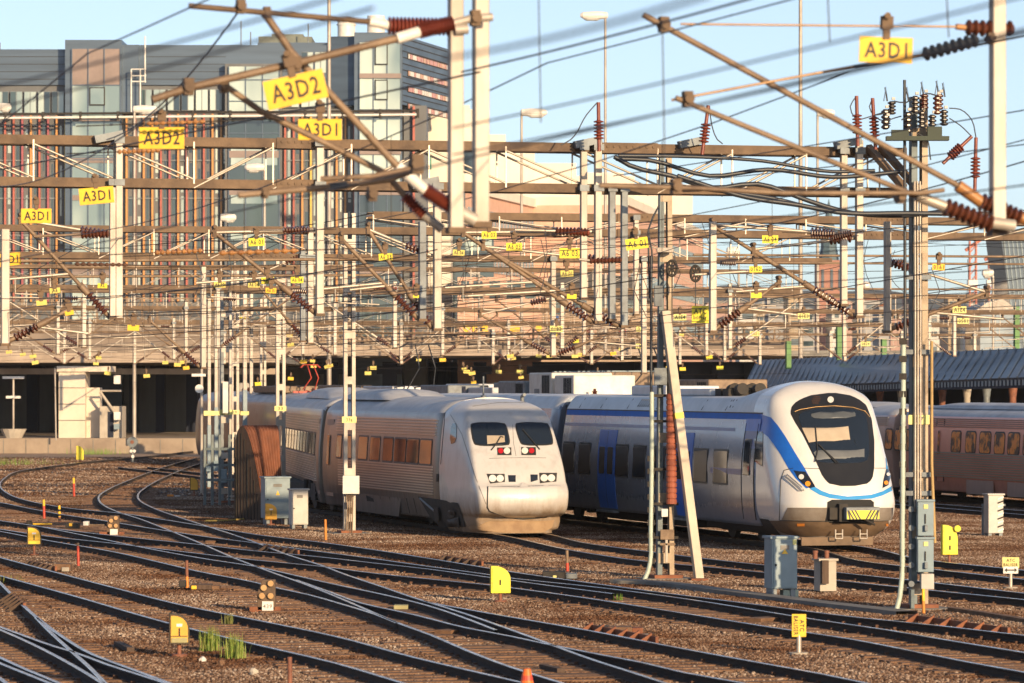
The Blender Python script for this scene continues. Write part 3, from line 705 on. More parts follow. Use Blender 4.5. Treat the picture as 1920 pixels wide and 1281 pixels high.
# ---- the blue and white commuter train ------------------------------------------
z5 = zx(2.743, 1020, 680)
BP = dirt_mat('white train paint', (.74,.72,.69), (.26,.17,.10), .22, 0, .3, .95, .35, .8, coat=.5)
BS = dirt_mat('silver blue train side', (.20,.25,.335), (.16,.15,.15), .24, .35, .3, 1.2, .45, .6, coat=.4)
BROOF = mat('white train roof', (.66,.68,.71), .4, 0, (.50,.52,.54), 1.0, .5)
BBLUE = mat('strong blue train paint', (.015,.14,.60), .35, 0, (.012,.10,.45), 2, .4)
BCYAN = mat('sky blue train paint', (.05,.30,.66), .25, 0, (.04,.24,.55), 2, .4)
BNAVY = mat('violet blue stripe paint', (.07,.09,.28), .3, 0, (.05,.07,.20), 2, .4)
BGREY = mat('dusty grey brown bumper', (.24,.21,.18), .5, 0, (.15,.115,.085), 1.5, .5)
BBROWN = mat('brown grimed skirt', (.19,.125,.075), .7, 0, (.10,.065,.04), 2, .5)
MASK = mat('black windscreen surround', (.016,.017,.02), .28, 0, (.024,.024,.026), 2, .4)
HW_B = smooth_tab([(.42,1.15),(.62,1.40),(.95,1.56),(1.4,1.62),(2.2,1.62),(2.8,1.57),(3.3,1.48),(3.7,1.42),(4.0,1.28),(4.2,.98),(4.33,.60),(4.39,.28),(4.41,.03)], 4)
YP_B = smooth_tab([(.42,.55),(.7,.22),(.95,.05),(1.3,.0),(1.6,.10),(2.0,.33),(2.5,.62),(3.3,1.15),(3.8,1.6),(4.05,1.95),(4.28,2.4),(4.38,2.75),(4.41,3.1)], 3)
BB = Body(BLUE_O, HW_B, YP_B, [(.42,1.0),(1.0,1.35),(1.6,1.6),(2.6,1.6),(3.6,1.0),(4.41,.15)], 2.5, 60)
bt = thing('train', 'blue and white commuter train with one big black framed windscreen', 'train', BLUE_O, TH)
BCAB = BB.side_y(1424, -1.55); print('blue cab', BCAB)
bcab = BB.shell('cab', BP, bt, 3.4, nr=26)
HW_C = smooth_tab([(a_, b_+.006) for a_, b_ in [(.55,1.50),(.95,1.58),(1.4,1.62),(2.2,1.62),(2.8,1.56),(3.3,1.48),(3.56,1.44),(3.60,1.43),(3.92,1.20),(3.99,.95),(4.02,.03)]], 4)
BC = Body(BLUE_O, HW_C, [(0,0),(5,0)], [(0,.01),(5,.01)], 3, 60)
BEND = BB.side_y(1053, -1.6); print('blue end', BEND)
bcar = car_body(HW_C, BCAB+.03, BEND, 'car_body', [BS, BROOF], bt, .58, 3.57)
bcar2 = car_body(HW_C, BEND+.8, BEND+20, 'car_body', [BS, BROOF], bt, .58, 3.57)
b = MB(); b.box((-1.25, BEND-.1, .8), (1.25, BEND+.9, 3.7)); b.build('gangway_bellows', M['rubber'], bt, local=True)
# dome shoulder where the cab roof steps down to the car roof
rows = []
for i in range(9):
    t = i/8; k = (1+math.cos(math.pi*t))/2; tabk = []
    row = []
    for j in range(41):
        v = 1-abs(j-20)/20; v = 1-(1-v)**2; sg = -1 if j < 20 else 1
        zb_, zc_ = 3.5+v*.91, 3.5+v*.52
        row.append(Vector((sg*(BB.hw(zb_)*k+(BC.hw(zc_)+.004)*(1-k)), 3.36+2.4*t, zb_*k+(zc_+.003)*(1-k))))
    rows.append(row)
mb = MB(); mb.grid(rows, True); mb.build('roof_shoulder', BROOF, bt, local=True)
def bstripe(za, zb, ya, yb, m, name, parent, off=.006):
    mb = MB(); rows = [[Vector((-(BC.hw(z)+off), y, z)) for y in (ya, yb)] for z in [za+(zb-za)*i/5 for i in range(6)]]
    mb.grid(rows, True); return mb.build(name, m, parent, local=True)
bstripe(3.40, 3.555, BCAB+.05, BEND-.1, mat('roof edge blue paint', (.02,.17,.66), .6, 0, (.02,.13,.5), 2, .4, spec=.2), 'blue_stripe', bcar)
bstripe(3.08, 3.17, BCAB+2.2, BEND-.1, BNAVY, 'violet_stripe', bcar)
bstripe(1.95, 2.10, BCAB+.1, BCAB+4.0, BNAVY, 'violet_stripe', bcar, .005)
b = MB(); b.box((-1.462, BCAB+.04, 3.555), (-1.40, BEND-.05, 3.585)); b.build('roof_gutter', M['rubber'], bcar, local=True)
def bdoor(px0, px1):
    ya, yb = BC.side_y(px1, -1.6), BC.side_y(px0, -1.6)
    mb = MB(); rows = [[Vector((-(BC.hw(z)+.016), y, z)) for y in (ya, yb)] for z in [.72+(3.0-.72)*i/14 for i in range(15)]]; mb.grid(rows, True)
    for y in (ya, yb): mb.grid([[Vector((-(BC.hw(z)-.01), y, z)), Vector((-(BC.hw(z)+.016), y, z))] for z in [.72+(3.0-.72)*i/14 for i in range(15)]], False)
    do = mb.build('door', BBLUE, bcar, local=True); ym = (ya+yb)/2
    s_ = MB(); s_.grid([[Vector((-(BC.hw(z)+.02), y, z)) for y in (ym-.015, ym+.015)] for z in [.74+(2.96-.74)*i/14 for i in range(15)]], True); s_.build('door_seam', M['rubber'], do, local=True)
    for a, c in ((ya+.2, ym-.14), (ym+.14, yb-.2)): side_window(BC, a, c, 1.72, 2.5, do, fr=False, off=.03, rad=.06)
    st = MB(); st.box((-1.68, ya, .60), (-1.5, yb, .66)); st.build('door_step', M['galvdark'], do, local=True)
bdoor(1123, 1155); bdoor(1268, 1299)
for a, c, zt in ((1059,1079,2.55),(1088,1109,2.55),(1157,1180,2.55),(1190,1213,2.55),(1226,1250,2.55),(1304,1329,2.55),(1341,1367,2.55)):
    side_window(BC, BC.side_y(c,-1.58), BC.side_y(a,-1.58), 1.70, zt, bcar, rad=.08)
for k in range(8): side_window(BC, BEND+1.6+k*2.1, BEND+3.0+k*2.1, 1.7, 2.55, bcar2, rad=.08)
# cab door in the car side
ya, yb = BC.side_y(1416,-1.6), BC.side_y(1393,-1.6)
mb = MB(); mb.grid([[Vector((-(BC.hw(z)+.012), y, z)) for y in (ya, yb)] for z in [.8+(3.3-.8)*i/12 for i in range(13)]], True); cd = mb.build('cab_door', BS, bcar, local=True)
for y in (ya, yb):
    mb = MB(); mb.tube([Vector((-(BC.hw(z)+.014), y, z)) for z in [.8+(3.3-.8)*i/10 for i in range(11)]], .014, 5); mb.build('door_seam', M['rubber'], cd, local=True)
mb = MB(); mb.grid([[Vector((-(BC.hw(z)+.016), y, z)) for y in (ya+.03, yb-.03)] for z in (2.65, 3.0, 3.28)], True); mb.build('blue_panel', BNAVY, cd, local=True)
mb = MB(); mb.grid([[Vector((-(BC.hw(z)+.018), y, z)) for y in (BCAB+.05, BC.side_y(1399,-1.5))] for z in (3.10,3.2,3.42)], True); mb.build('blue_panel', BBLUE, bcar, local=True)
side_window(BC, BC.side_y(1410,-1.58), BC.side_y(1397,-1.58), 1.95, 2.9, cd, fr=False, off=.028, rad=.08)
# cab colour fields
BB.strip([(1427,777),(1446,783),(1459,798),(1472,817),(1490,847),(1508,876),(1519,896),(1526,912)],[(1424,808),(1432,813),(1440,819),(1450,832),(1463,851),(1479,879),(1492,897),(1512,916)], BBLUE, 'blue_stripe', bcab, .006, 8)
BB.patch([(1656,808),(1664,820),(1670,845),(1674,880),(1661,880),(1660,850)], BCYAN, 'blue_stripe', bcab, .006, 16, 6)
BB.strip([(1524,910),(1540,920),(1556,926),(1589,931),(1632,928),(1655,921),(1671,912)],[(1519,917),(1537,928),(1556,934),(1589,938),(1635,935),(1655,929),(1673,920)], BCYAN, 'sky_blue_band', bcab, .007)
msk = BB.patch([(1482,775),(1484,764),(1490,756),(1503,748),(1519,742),(1540,738),(1560,737),(1580,738),(1598,743),(1613,751),(1624,760),(1634,786),(1639,826),(1639,877),(1636,896),(1629,906),(1618,910),(1600,912),(1581,912),(1566,911),(1556,908),(1548,901),(1541,891),(1527,859),(1505,815),(1490,791)], MASK, 'windscreen_surround', bcab, .010, 40, 24)
BB.patch([(1496,783),(1500,775),(1528,767),(1565,765),(1605,769),(1622,776),(1627,800),(1630,850),(1624,868),(1580,870),(1536,868),(1528,860),(1510,815)], TGLASS, 'windscreen', msk, .018, 26, 18, 1)
BB.patch([(1503,802),(1590,800),(1594,829),(1517,831)], BLIND, 'sun_blind', msk, .024, 8, 10)
BB.patch([(1524,846),(1620,842),(1620,862),(1532,864)], mat('pale dashboard', (.13,.14,.15), .6, 0, (.09,.1,.11)), 'dashboard', msk, .024, 6, 10)
BB.patch([(1520,778),(1524,774),(1600,772),(1604,776),(1603,785),(1522,787)], mat('destination display glass', (.10,.11,.12), .2, 0, (.07,.08,.09)), 'destination_display', msk, .026, 5, 10, 1)
BB.line([(1490,772),(1500,768),(1530,763),(1565,761),(1600,764),(1622,771),(1631,782)], .012, mat('bronze trim', (.35,.22,.10), .35, .6), 'windscreen_trim', msk, .02)
BB.disc(1557, 751, 6, LAMPW, 'top_headlight', msk, .03)
for i in range(4):
    for j in range(4):
        if (i, j) not in ((0,0),(3,3)): BB.disc(1523+i*4+(j%2)*2, 745+j*4, 1.3, M['rustclip'], 'sensor_dot', msk, .02, 6)
BB.line([(1528,866),(1533,846),(1529,800)], .014, M['rubber'], 'wiper', msk, .06); BB.line([(1535,833),(1568,868)], .016, M['rubber'], 'wiper', msk, .06); BB.line([(1538,836),(1572,868)], .010, M['rubber'], 'wiper', msk, .06)
for q, w_, o_ in (([(1488,882),(1510,884),(1520,898),(1529,913),(1519,916),(1505,908),(1496,897)], (1503,895,5), (1515,908,5)), ([(1661,880),(1670,880),(1669,896),(1665,910),(1654,916),(1656,900)], (1664,890,3.5), (1660,906,4))):
    hl = BB.patch(q, M['glassdark'], 'headlight', bcab, .012, 12, 8); BB.disc(w_[0], w_[1], w_[2], LAMPW, 'lens', hl, .03); BB.disc(o_[0], o_[1], o_[2], LAMPO, 'indicator', hl, .03)
BB.patch([(1415,812),(1431,809),(1430,874),(1416,873)], M['glassdark'], 'cab_side_window', bcab, .012, 8, 5)
BB.patch([(1477,952),(1520,952),(1690,952),(1690,972),(1689,976),(1465,976)], BGREY, 'bumper_band', bcab, .010, 8, 40)
BB.patch([(1430,976),(1692,976),(1690,990),(1655,1003),(1610,1010),(1560,1012),(1500,1008),(1465,998)], BBROWN, 'front_skirt', bcab, .010, 10, 40)
BB.line([(1462,976),(1530,978),(1600,979),(1684,976)], .010, M['rubber'], 'bumper_seam', bcab, .015)
BB.line([(1461,975),(1464,900),(1470,882),(1487,878)], .010, M['rubber'], 'nose_seam', bcab, .006)
BB.line([(1508,878),(1538,879)], .008, M['rubber'], 'nose_seam', bcab, .006); BB.line([(1640,878),(1672,878)], .008, M['rubber'], 'nose_seam', bcab, .006)
rec = BB.patch([(1551,939),(1560,937),(1632,937),(1638,940),(1638,982),(1632,985),(1560,984),(1551,976)], mat('black coupler recess', (.012,.012,.012), .8), 'coupler_recess', bcab, .014, 10, 14)
def blp(px, py, yl):       # point on the plane y = yl of the blue train
    O = Vector((0,0,H)); D = W(px, py, 1)-O; t = (yl-BB.loc(O).y)/(D.dot(DT)); return BB.loc(O+D*t)
cb = MB(); a, c = blp(1587,956,-.42), blp(1650,974,-.42); cb.box((a.x, -.42, c.z), (c.x, .5, a.z+.06))
cp = cb.build('coupler', M['galvdark'], bt, local=True, bevel=.015)
cb = MB(); cb.box((a.x+.02, -.425, c.z+.01), (c.x-.02, -.421, a.z-.02)); cb.build('coupler_plate', M['yellow2'], cp, local=True)
cb = MB(); w_ = c.x-a.x; mid = (a.x+c.x)/2; hh = a.z-c.z-.03; zb_ = c.z+.01
for i in range(5):
    for sg in (-1, 1):
        x0 = mid+sg*(.06+i*.09); x1 = x0+sg*.13; wd_ = sg*.045
        if abs(x1+wd_-mid) > w_/2-.02: x1 = mid+sg*(w_/2-.02)-wd_
        if abs(x0+wd_-mid) > w_/2-.02: continue
        cb.add([(x0, -.428, zb_), (x0+wd_, -.428, zb_), (x1+wd_, -.428, zb_+hh), (x1, -.428, zb_+hh)], [(0,1,2,3)])
cb.build('hazard_stripes', M['black'], cp, local=True)
cb = MB(); a, c = blp(1574,945,-.2), blp(1590,978,-.2); cb.box((a.x, -.2, c.z), (c.x, .6, a.z)); cb.box((blp(1556,950,-.1).x, -.1, c.z+.05), (a.x, .5, a.z-.1)); cb.tube([blp(1622,974,-.4), blp(1640,984,-.3)], .03, 6); cb.build('coupler_arm', M['dark'], cp, local=True)
cb = MB(); a, c = blp(1503,1008,.45), blp(1637,1022,.45); cb.box((a.x, .45, c.z), (c.x, .52, a.z)); cb.build('rail_guard_plate', BBROWN, bt, local=True)
for x in (1567, 1613):
    cb = MB(); p0, p1 = blp(x,993,.1), blp(x+13,1010,.1)
    for q in ((p0.x, p0.z), (p1.x, p0.z)): cb.tube([(q[0],.12,p0.z),(q[0],.12,p1.z)], .02, 6)
    cb.tube([(p0.x,.12,p1.z),(p1.x,.12,p1.z)], .02, 6); cb.tube([(p0.x,.12,(p0.z+p1.z)/2),(p1.x,.12,(p0.z+p1.z)/2)], .02, 6); cb.build('step', M['galv'], bt, local=True)
for px in (1502, 1667): BB.patch([(px-7,981),(px+7,981),(px+7,986),(px-7,986)], M['orange'], 'amber_marker', bcab, .022, 3, 3)
BB.line([(1472,893),(1500,919),(1507,920),(1503,913),(1476,890),(1472,893)], .018, SILVER, 'grab_rail', bcab, .08)
BB.line([(1674,886),(1672,918)], .018, SILVER, 'grab_rail', bcab, .08)
BB.patch([(1341,958),(1352,958),(1350,965),(1342,965)], M['galvdark'], 'tread_box', bt, .02, 3, 3)
# wheels and underframe
bogie(bt, 5.9); bogie(bt, BEND-.2); underside(bt, 9.5, BEND-3, M['dark'], .38, .9, 1.1); underside(bt, 2.8, 40, M['dark'], .75, 1.0, .9)
BB.patch([(1330,962),(1440,972),(1465,1004),(1440,1010),(1345,992),(1325,985)], M['dark'], 'bogie_recess', bt, .012, 8, 10)
# roof kit
rk = MB(); rk.box((-.9, 9, 4.0), (.9, 12.5, 4.2)); rk.box((-.8, 13.5, 4.0), (.8, 17, 4.28)); rk.build('roof_unit', BROOF, bcar, local=True, bevel=.04)
for y in (7.6, 8.3): rk = MB(); rk.tube([(-.5,y,4.15),(-.5,y-.35,4.2)], .16, 14); rk.tube([(.0,y,4.15),(.0,y-.35,4.2)], .16, 14); rk.box((-.8,y,4.0),(.4,y+.5,4.2)); rk.build('horn_unit', M['dark'], bcar, local=True)
for px in (1100, 1140, 1190, 1245, 1330, 1375):
    y = BC.side_y(px,-1.2); rk = MB(); rk.tube([(-BC.hw(3.62)-.004,y,3.62),(-BC.hw(3.9)-.004,y,3.9)], .012, 5); rk.build('roof_seam', M['rubber'], bcar, local=True)
rk = MB(); y = BC.side_y(1212,-1.25)
for k in range(7): rk.bar((-BC.hw(3.68),y-.8+k*.2,3.68),(-BC.hw(3.89),y-.8+k*.2,3.89), .05, .03, side=(0,1,0))
rk.build('roof_vent', M['rubber'], bcar, local=True)
rk = MB()
for k in range(2): rk.bar((-BC.hw(3.7),BCAB+2.8+k*.25,3.7),(-BC.hw(3.9),BCAB+2.9+k*.25,3.9), .05, .03, side=(0,1,0))
rk.build('roof_vent', M['rubber'], bcar, local=True)
# ---- the coaches at the right, orange window reflections painted into the colour ---------------------------
KP = dirt_mat('coach side paint', (.60,.42,.36), (.34,.25,.2), .3, .3, .4, 1.4, .5, .6)
KW = mat('window with painted orange reflection', (.95,.30,.04), .3, 0, (.09,.035,.015), 2.2, .9, spec=.4, lo=.46, hi=.58, detail=3)  # noise mix puts mirrored orange sunlight into the base colour
HW_P = smooth_tab([(.16,1.25),(.40,1.38),(.62,1.43),(.9,1.49),(1.3,1.53),(1.9,1.54),(2.6,1.50),(3.05,1.43),(3.2,1.36),(3.33,1.18),(3.44,.86),(3.51,.45),(3.54,.03)], 4)
PB = Body(PINK_O, HW_P, [(0,0),(4,0)], [(0,.01),(4,.01)], 3, 60)
for ya, yb, wins, nm in ((0.4, 24.5, [], 'ribbed steel coach with reddish windows half hidden behind the big mast'), (-25.5, -0.4, [], 'pink lit coach with orange reflections painted in its windows and a door at its end, right edge')):
    pass
kt = thing('train', 'ribbed coaches with orange reflections painted in the windows, right edge', 'train', PINK_O, TH)
KPINK = dirt_mat('dusty sun pink coach paint', (.88,.38,.27), (.44,.23,.17), .32, .3, .4, 1.3, .4, .6)  # pink of the low sun on the coach is put into the paint
k1 = car_body(HW_P, .45, 25, 'car_body', [KP, X2ROOF], kt, .42, 3.15); k2 = car_body(HW_P, -26, -.45, 'car_body', [KPINK, X2ROOF], kt, .42, 3.15)
b = MB(); b.box((-1.2,-.6,.6),(1.2,.6,3.3)); b.build('gangway_bellows', M['rubber'], kt, local=True)
ribs(PB, [1.0+i*.085 for i in range(11)], -25, -2.6, 'lower_ribs', X2R, k2, h=.024); ribs(PB, [1.0+i*.085 for i in range(11)], 1.4, 24, 'lower_ribs', X2R, k1, h=.024)
KR = mat('sun pink rib tint', (.50,.30,.25), .35, .4, (.40,.23,.19), 1.2)  # ribs carry the same sun pink in their colour
ribs(PB, [2.80+i*.07 for i in range(5)], -25, -2.4, 'upper_ribs', KR, k2); ribs(PB, [2.80+i*.07 for i in range(5)], 1.0, 24, 'upper_ribs', X2R, k1)
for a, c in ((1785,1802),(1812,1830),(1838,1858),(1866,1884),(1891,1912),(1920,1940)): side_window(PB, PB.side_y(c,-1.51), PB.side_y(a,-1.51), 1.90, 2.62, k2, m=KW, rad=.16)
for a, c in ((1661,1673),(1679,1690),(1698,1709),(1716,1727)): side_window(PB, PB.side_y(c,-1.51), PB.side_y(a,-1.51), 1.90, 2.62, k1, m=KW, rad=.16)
ya, yb = PB.side_y(1769,-1.5), PB.side_y(1755,-1.5)
mb = MB(); mb.prism([Vector((-(PB.hw(z)+.004), y, z)) for y, z in ((ya,.8),(yb,.8),(yb,3.05),(ya,3.05))], (-.02,0,0)); do = mb.build('door', KPINK, k2, local=True)
for y in (ya, yb): mb = MB(); mb.prism([Vector((-(PB.hw(z)+.02), q, z)) for q, z in ((y-.03,.8),(y+.03,.8),(y+.03,3.05),(y-.03,3.05))], (-.02,0,0)); mb.build('door_seam', M['rubber'], do, local=True)
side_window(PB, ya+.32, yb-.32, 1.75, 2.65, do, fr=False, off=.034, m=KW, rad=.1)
for z in (.55,): underside(kt, -24, 24, M['dark'], .35, .7, 1.1)
for y in (-21, -3.6, 3.6, 21): bogie(kt, y)
for y in (-14, -10): mb = MB(); mb.prism([Vector((-1.5,y,.42)), Vector((-1.5,y+2.6,.42)), Vector((-1.5,y+2.6,.92)), Vector((-1.5,y,.92))], (-.03,0,0)); mb.build('skirt_panel', KP, k2, local=True)
roof_fairing(k2, -14, -1.5, .95, .16, X2ROOF, 3.5); roof_fairing(k1, 4, 12, .95, .15, X2ROOF, 3.5)
b = MB(); b.box((-1.44,-3.0,3.08),(-1.40,-2.8,3.2)); b.build('marker_lamp', M['dark'], k2, local=True)
# ---- trains whose roofs show behind the two front trains --------------------------
def roof_train(px, Y, L, label, top, nm, stuff, side=None):
    o, fr = frame(px, Y)
    t = thing('train', label, 'train', o, TH)
    tab = [(z, w) for z, w in HW_G]
    car = car_body(tab, 0, L, 'car_body', [side or X2S, nm], t, .45, 3.4)
    rnd = random.Random(int(px))
    for i, (ya, h, w, ln, mm) in enumerate(stuff):
        b = MB(); b.box((-w/2, ya, 3.9), (w/2, ya+ln, 3.9+h)); e = b.build('roof_unit', mm, car, local=True, bevel=.05)
        if h > .45:
            for k in range(5): q = MB(); q.box((-w/2-.02, ya+.3+k*.22, 4.0), (-w/2, ya+.42+k*.22, 3.8+h)); q.build('vent_grille', M['dark'], e, local=True)
    for i in range(int(L/1.6)):
        y = i*1.6+rnd.uniform(0,.6); x = rnd.uniform(-.9,.9); b = MB(); k = rnd.random()
        if k < .5: b.lathe((x,y,3.85),(x,y,4.4), [(0,.07),(.05,.12),(.08,.06),(.13,.12),(.16,.06),(.21,.12),(.24,.06),(.32,.05)], 8); b.build('roof_insulator', M['brownins'], car, local=True)
        elif k < .8: b.tube([(x,y,3.9),(x+.2,y+.5,4.25),(x-.1,y+1.3,4.2),(x,y+1.8,3.95)], .03, 6); b.build('roof_cable', M['cable'], car, local=True)
        else: b.box((x-.3,y,3.88),(x+.3,y+.7,4.1+.15*rnd.random())); b.build('roof_box', M['galvdark'], car, local=True)
    bogie(t, 3); bogie(t, L-3); underside(t, 0, L, M['dark'], .5, 1.0, 1.0)
    return t, car
def pantograph(parent, y, z, up, m, k=1.0):
    p = MB()
    for sx in (-.6*k,.6*k): p.tube([(sx,y-.5,z),(sx,y+.9,z+.06),(sx*.6,y-.6,z+up*.5),(sx*.5,y+.5,z+up)], .03, 6)
    for q in (.42,.62): p.tube([(-1.0*k,y+q,z+up-.14),(-.7*k,y+q,z+up),(.7*k,y+q,z+up),(1.0*k,y+q,z+up-.14)], .028, 6)
    p.box((-.8,y-.6,z-.1),(.8,y-.4,z)); p.box((-.8,y+.8,z-.1),(.8,y+1.0,z))
    return p.build('pantograph', m, parent, local=True)
WBOX = mat('white roof equipment', (.70,.67,.62), .5, 0, (.55,.50,.44), 2)
t1, c1 = roof_train(1040, 165, 70, 'train mostly hidden behind the grey train, roof crowded with insulators and cables', 0, X2ROOF, [(1,.35,1.6,3,M['galvdark']),(6,.3,2,4,X2ROOF),(14,.4,1.8,5,M['galvdark']),(24,.35,2,6,X2ROOF),(36,.4,1.6,5,M['tan']),(48,.35,2,8,M['tan'])])
pantograph(c1, 22, 4.0, 2.1, M['cable']); pantograph(c1, 46, 4.0, 1.3, M['red'], .5)
t2, c2 = roof_train(1142, 150, 16, 'electric locomotive with white louvred roof boxes between the two front trains', 0, WBOX, [(.6,.75,2.3,2.6,WBOX),(3.6,.85,2.3,3.2,WBOX),(8,.55,2.0,4,M['galvdark'])])
t3, c3 = roof_train(1400, 148, 46, 'train behind the blue train with tan and striped roof units', 0, BROOF, [(1,.6,2.2,5,M['tan']),(8,.4,2,4,M['galvdark']),(14,.9,2.4,9,M['tan']),(26,.5,2,6,M['galvdark']),(35,.45,1.8,6,X2ROOF)])
for k in range(12): b = MB(); b.box((-1.0,14.4+k*.7,4.81),(1.0,14.72+k*.7,4.85)); b.build('roof_slat', M['bluegrey'], c3, local=True)
pantograph(c3, 12, 4.0, 1.7, M['cable'])
o, fr = frame(1330, 140)
# ---------------------------------------------------------------- buildings
SLATE = mat('slate blue metal cladding', (.10,.14,.19), .38, .35, (.07,.10,.14), .5, .5, stretch=(.2,1,2.5), rvar=.1)
SLATE2 = mat('grey facade panels', (.135,.14,.145), .5, .2, (.095,.10,.105), .8, .5, stretch=(1,1,.2))
BROWNP = mat('brown grey spandrel', (.26,.20,.18), .5, .1, (.19,.15,.135), .7)
def bglass(name, col, col2): 
    return mat(name, col, .05, 0, col2, .12, .6, spec=.9, stretch=(1,1,.5), lo=.4, hi=.6, detail=3)
GLA = bglass('sky pale office glass', (.50,.58,.52), (.17,.24,.25)); GLB = bglass('dark office glass', (.02,.035,.05), (.05,.08,.08))  # pale mottling puts reflected sky and indoor light into the first glass
FINC = [mat('red fin', (.44,.12,.085), .45), mat('orange fin', (.62,.29,.09), .45), mat('yellow fin', (.70,.48,.10), .45), mat('crimson fin', (.38,.10,.12), .45)]
YB = 330.0
def pbox(mb, x0, y0, x1, y1, Y=YB, d0=0.0, d1=.4):
    a, b = W(x0, y1, Y), W(x1, y0, Y); mb.box((min(a.x,b.x), Y-d0, min(a.z,b.z)), (max(a.x,b.x), Y+d1, max(a.z,b.z))); return mb
db = thing('office_building', 'dark slate office block with red orange and yellow vertical fins', 'building', (W(380,HY,YB).x, YB, 0))
m = MB(); m.box((W(-60,0,YB).x, YB, 0), (W(662,0,YB).x, YB+20, W(0,160,YB).z)); db_w = m.build('wall', SLATE2, db)
m = MB(); m.box((W(-60,0,YB).x, YB-.25, W(0,160,YB).z), (W(126,0,YB).x, YB+19, W(0,93,YB).z)); m.box((W(258,0,YB).x, YB-.25, W(0,160,YB).z), (W(668,0,YB).x, YB+19, W(0,85,YB).z)); m.box((W(480,0,YB).x, YB+2, W(0,86,YB).z), (W(668,0,YB).x, YB+18, W(0,76,YB).z)); db_u = m.build('upper_wall', SLATE, db)
m = MB()
for y in (107,121,135,149): pbox(m, -60, y-.5, 126, y+.5, YB, .27, -.25); pbox(m, 273, y-.5, 424, y+.5, YB, .27, -.25); pbox(m, 530, y-.5, 668, y+.5, YB, .27, -.25)
m.build('panel_joint', M['dark'], db)
# stair tower with its side receding
m = MB(); m.box((W(126,0,YB).x, YB-1.6, 0), (W(232,0,YB).x, YB+14, W(0,78,YB).z)); m.box((W(232,0,YB).x, YB-1.0, W(0,215,YB).z), (W(262,0,YB).x, YB+10, W(0,86,YB).z)); tw = m.build('tower', SLATE, db)
def bay(x0, x1, y0, y1, Yf, levels, cols, glass, name='glass_bay', fr=None):
    """curtain wall: a glass sheet, mullions and spandrel bands; levels = list of (ytop, ybot, kind)"""
    g = MB(); pbox(g, x0, y0, x1, y1, Yf, .05, .3); go = g.build(name, glass, db)
    q = MB()
    for k in range(cols+1): x = x0+(x1-x0)*k/cols; pbox(q, x-.9, y0, x+.9, y1, Yf, .14, -.05)
    for y in levels: pbox(q, x0, y-.9, x1, y+.9, Yf, .13, -.05)
    q.build('mullion', SLATE, go); return go
g1 = bay(135,226,92,160,YB-1.7,[160],3,BROWNP,'blind_panel')
g1 = bay(135,226,161,650,YB-1.7,[221,224,292,296,300],3,GLA)
m = MB(); pbox(m,168,164,197,198,YB-1.7,.2,-.05); fo = m.build('opening_window', M['dark'], g1); m = MB(); pbox(m,170,166,195,196,YB-1.7,.22,-.2); m.build('pane', GLA, fo)
for ya, yb in ((221,228),(295,306),(366,376),(436,446),(505,516)):
    m = MB(); pbox(m,135,ya,226,yb,YB-1.7,.12,-.05); m.build('spandrel', BROWNP, g1)
m = MB(); m.box((W(424,0,YB).x, YB-1.3, 0), (W(530,0,YB).x, YB+8, W(0,122,YB).z)); m.build('tower', SLATE2, db)
g2 = bay(429,524,125,212,YB-1.35,[150,190],3,GLA); g2b = bay(429,524,222,650,YB-1.35,[250],3,GLB)
for ya, yb in ((213,222),(283,296),(354,366),(425,437),(497,508)):
    m = MB(); pbox(m,429,ya,524,yb,YB-1.35,.12,-.05); m.build('spandrel', BROWNP, g2b)
for ya, yb in ((270,283),(296,310),(366,382),(437,450)):
    m = MB(); pbox(m,433,ya,520,yb,YB-1.35,.08,-.05); m.build('blind', GLA, g2b)  # strip of pale glass, reflected sky and indoor light in its colour
m = MB(); m.box((W(666,0,YB).x, YB-2.0, 0), (W(755,0,YB).x, YB+9, W(0,65,YB).z)); m.build('tower', SLATE, db)
g3 = bay(674,752,80,205,YB-2.05,[140,146],3,GLA); g3b = bay(674,752,222,650,YB-2.05,[270],3,GLA); g3c = bay(674,752,365,650,YB-2.12,[400],3,GLB)
for x0, y0, x1, y1 in ((703,78,727,122),(703,150,727,188)):
    m = MB(); pbox(m,x0,y0,x1,y1,YB-2.05,.2,-.05); fo = m.build('opening_window', M['dark'], g3); m = MB(); pbox(m,x0+2,y0+2,x1-2,y1-2,YB-2.05,.23,-.2); m.build('pane', GLA, fo)
for ya, yb in ((138,147),(208,217),(280,290),(356,366),(430,440),(503,513)):
    m = MB(); pbox(m,674,ya,752,yb,YB-2.1,.2,-.05); m.build('spandrel', BROWNP, g3)
# window bands of the top floor
for x0, x1, n, ya, yb in ((-58,124,7,172,213),(262,420,6,168,208),(566,664,4,98,138),(532,664,4,162,202)):
    for k in range(n):
        a = x0+(x1-x0)*k/n; c = x0+(x1-x0)*(k+.88)/n
        m = MB(); pbox(m,a,ya,c,yb,YB,.3,-.2); fo = m.build('window', M['galvdark'], db)
        for i in range(2): m = MB(); pbox(m,a+.8+(c-a)*.5*i,ya+1,a-.8+(c-a)*(.5+.5*i),yb-1,YB,.33,-.28); m.build('pane', GLA if (k+i) % 3 else GLB, fo)
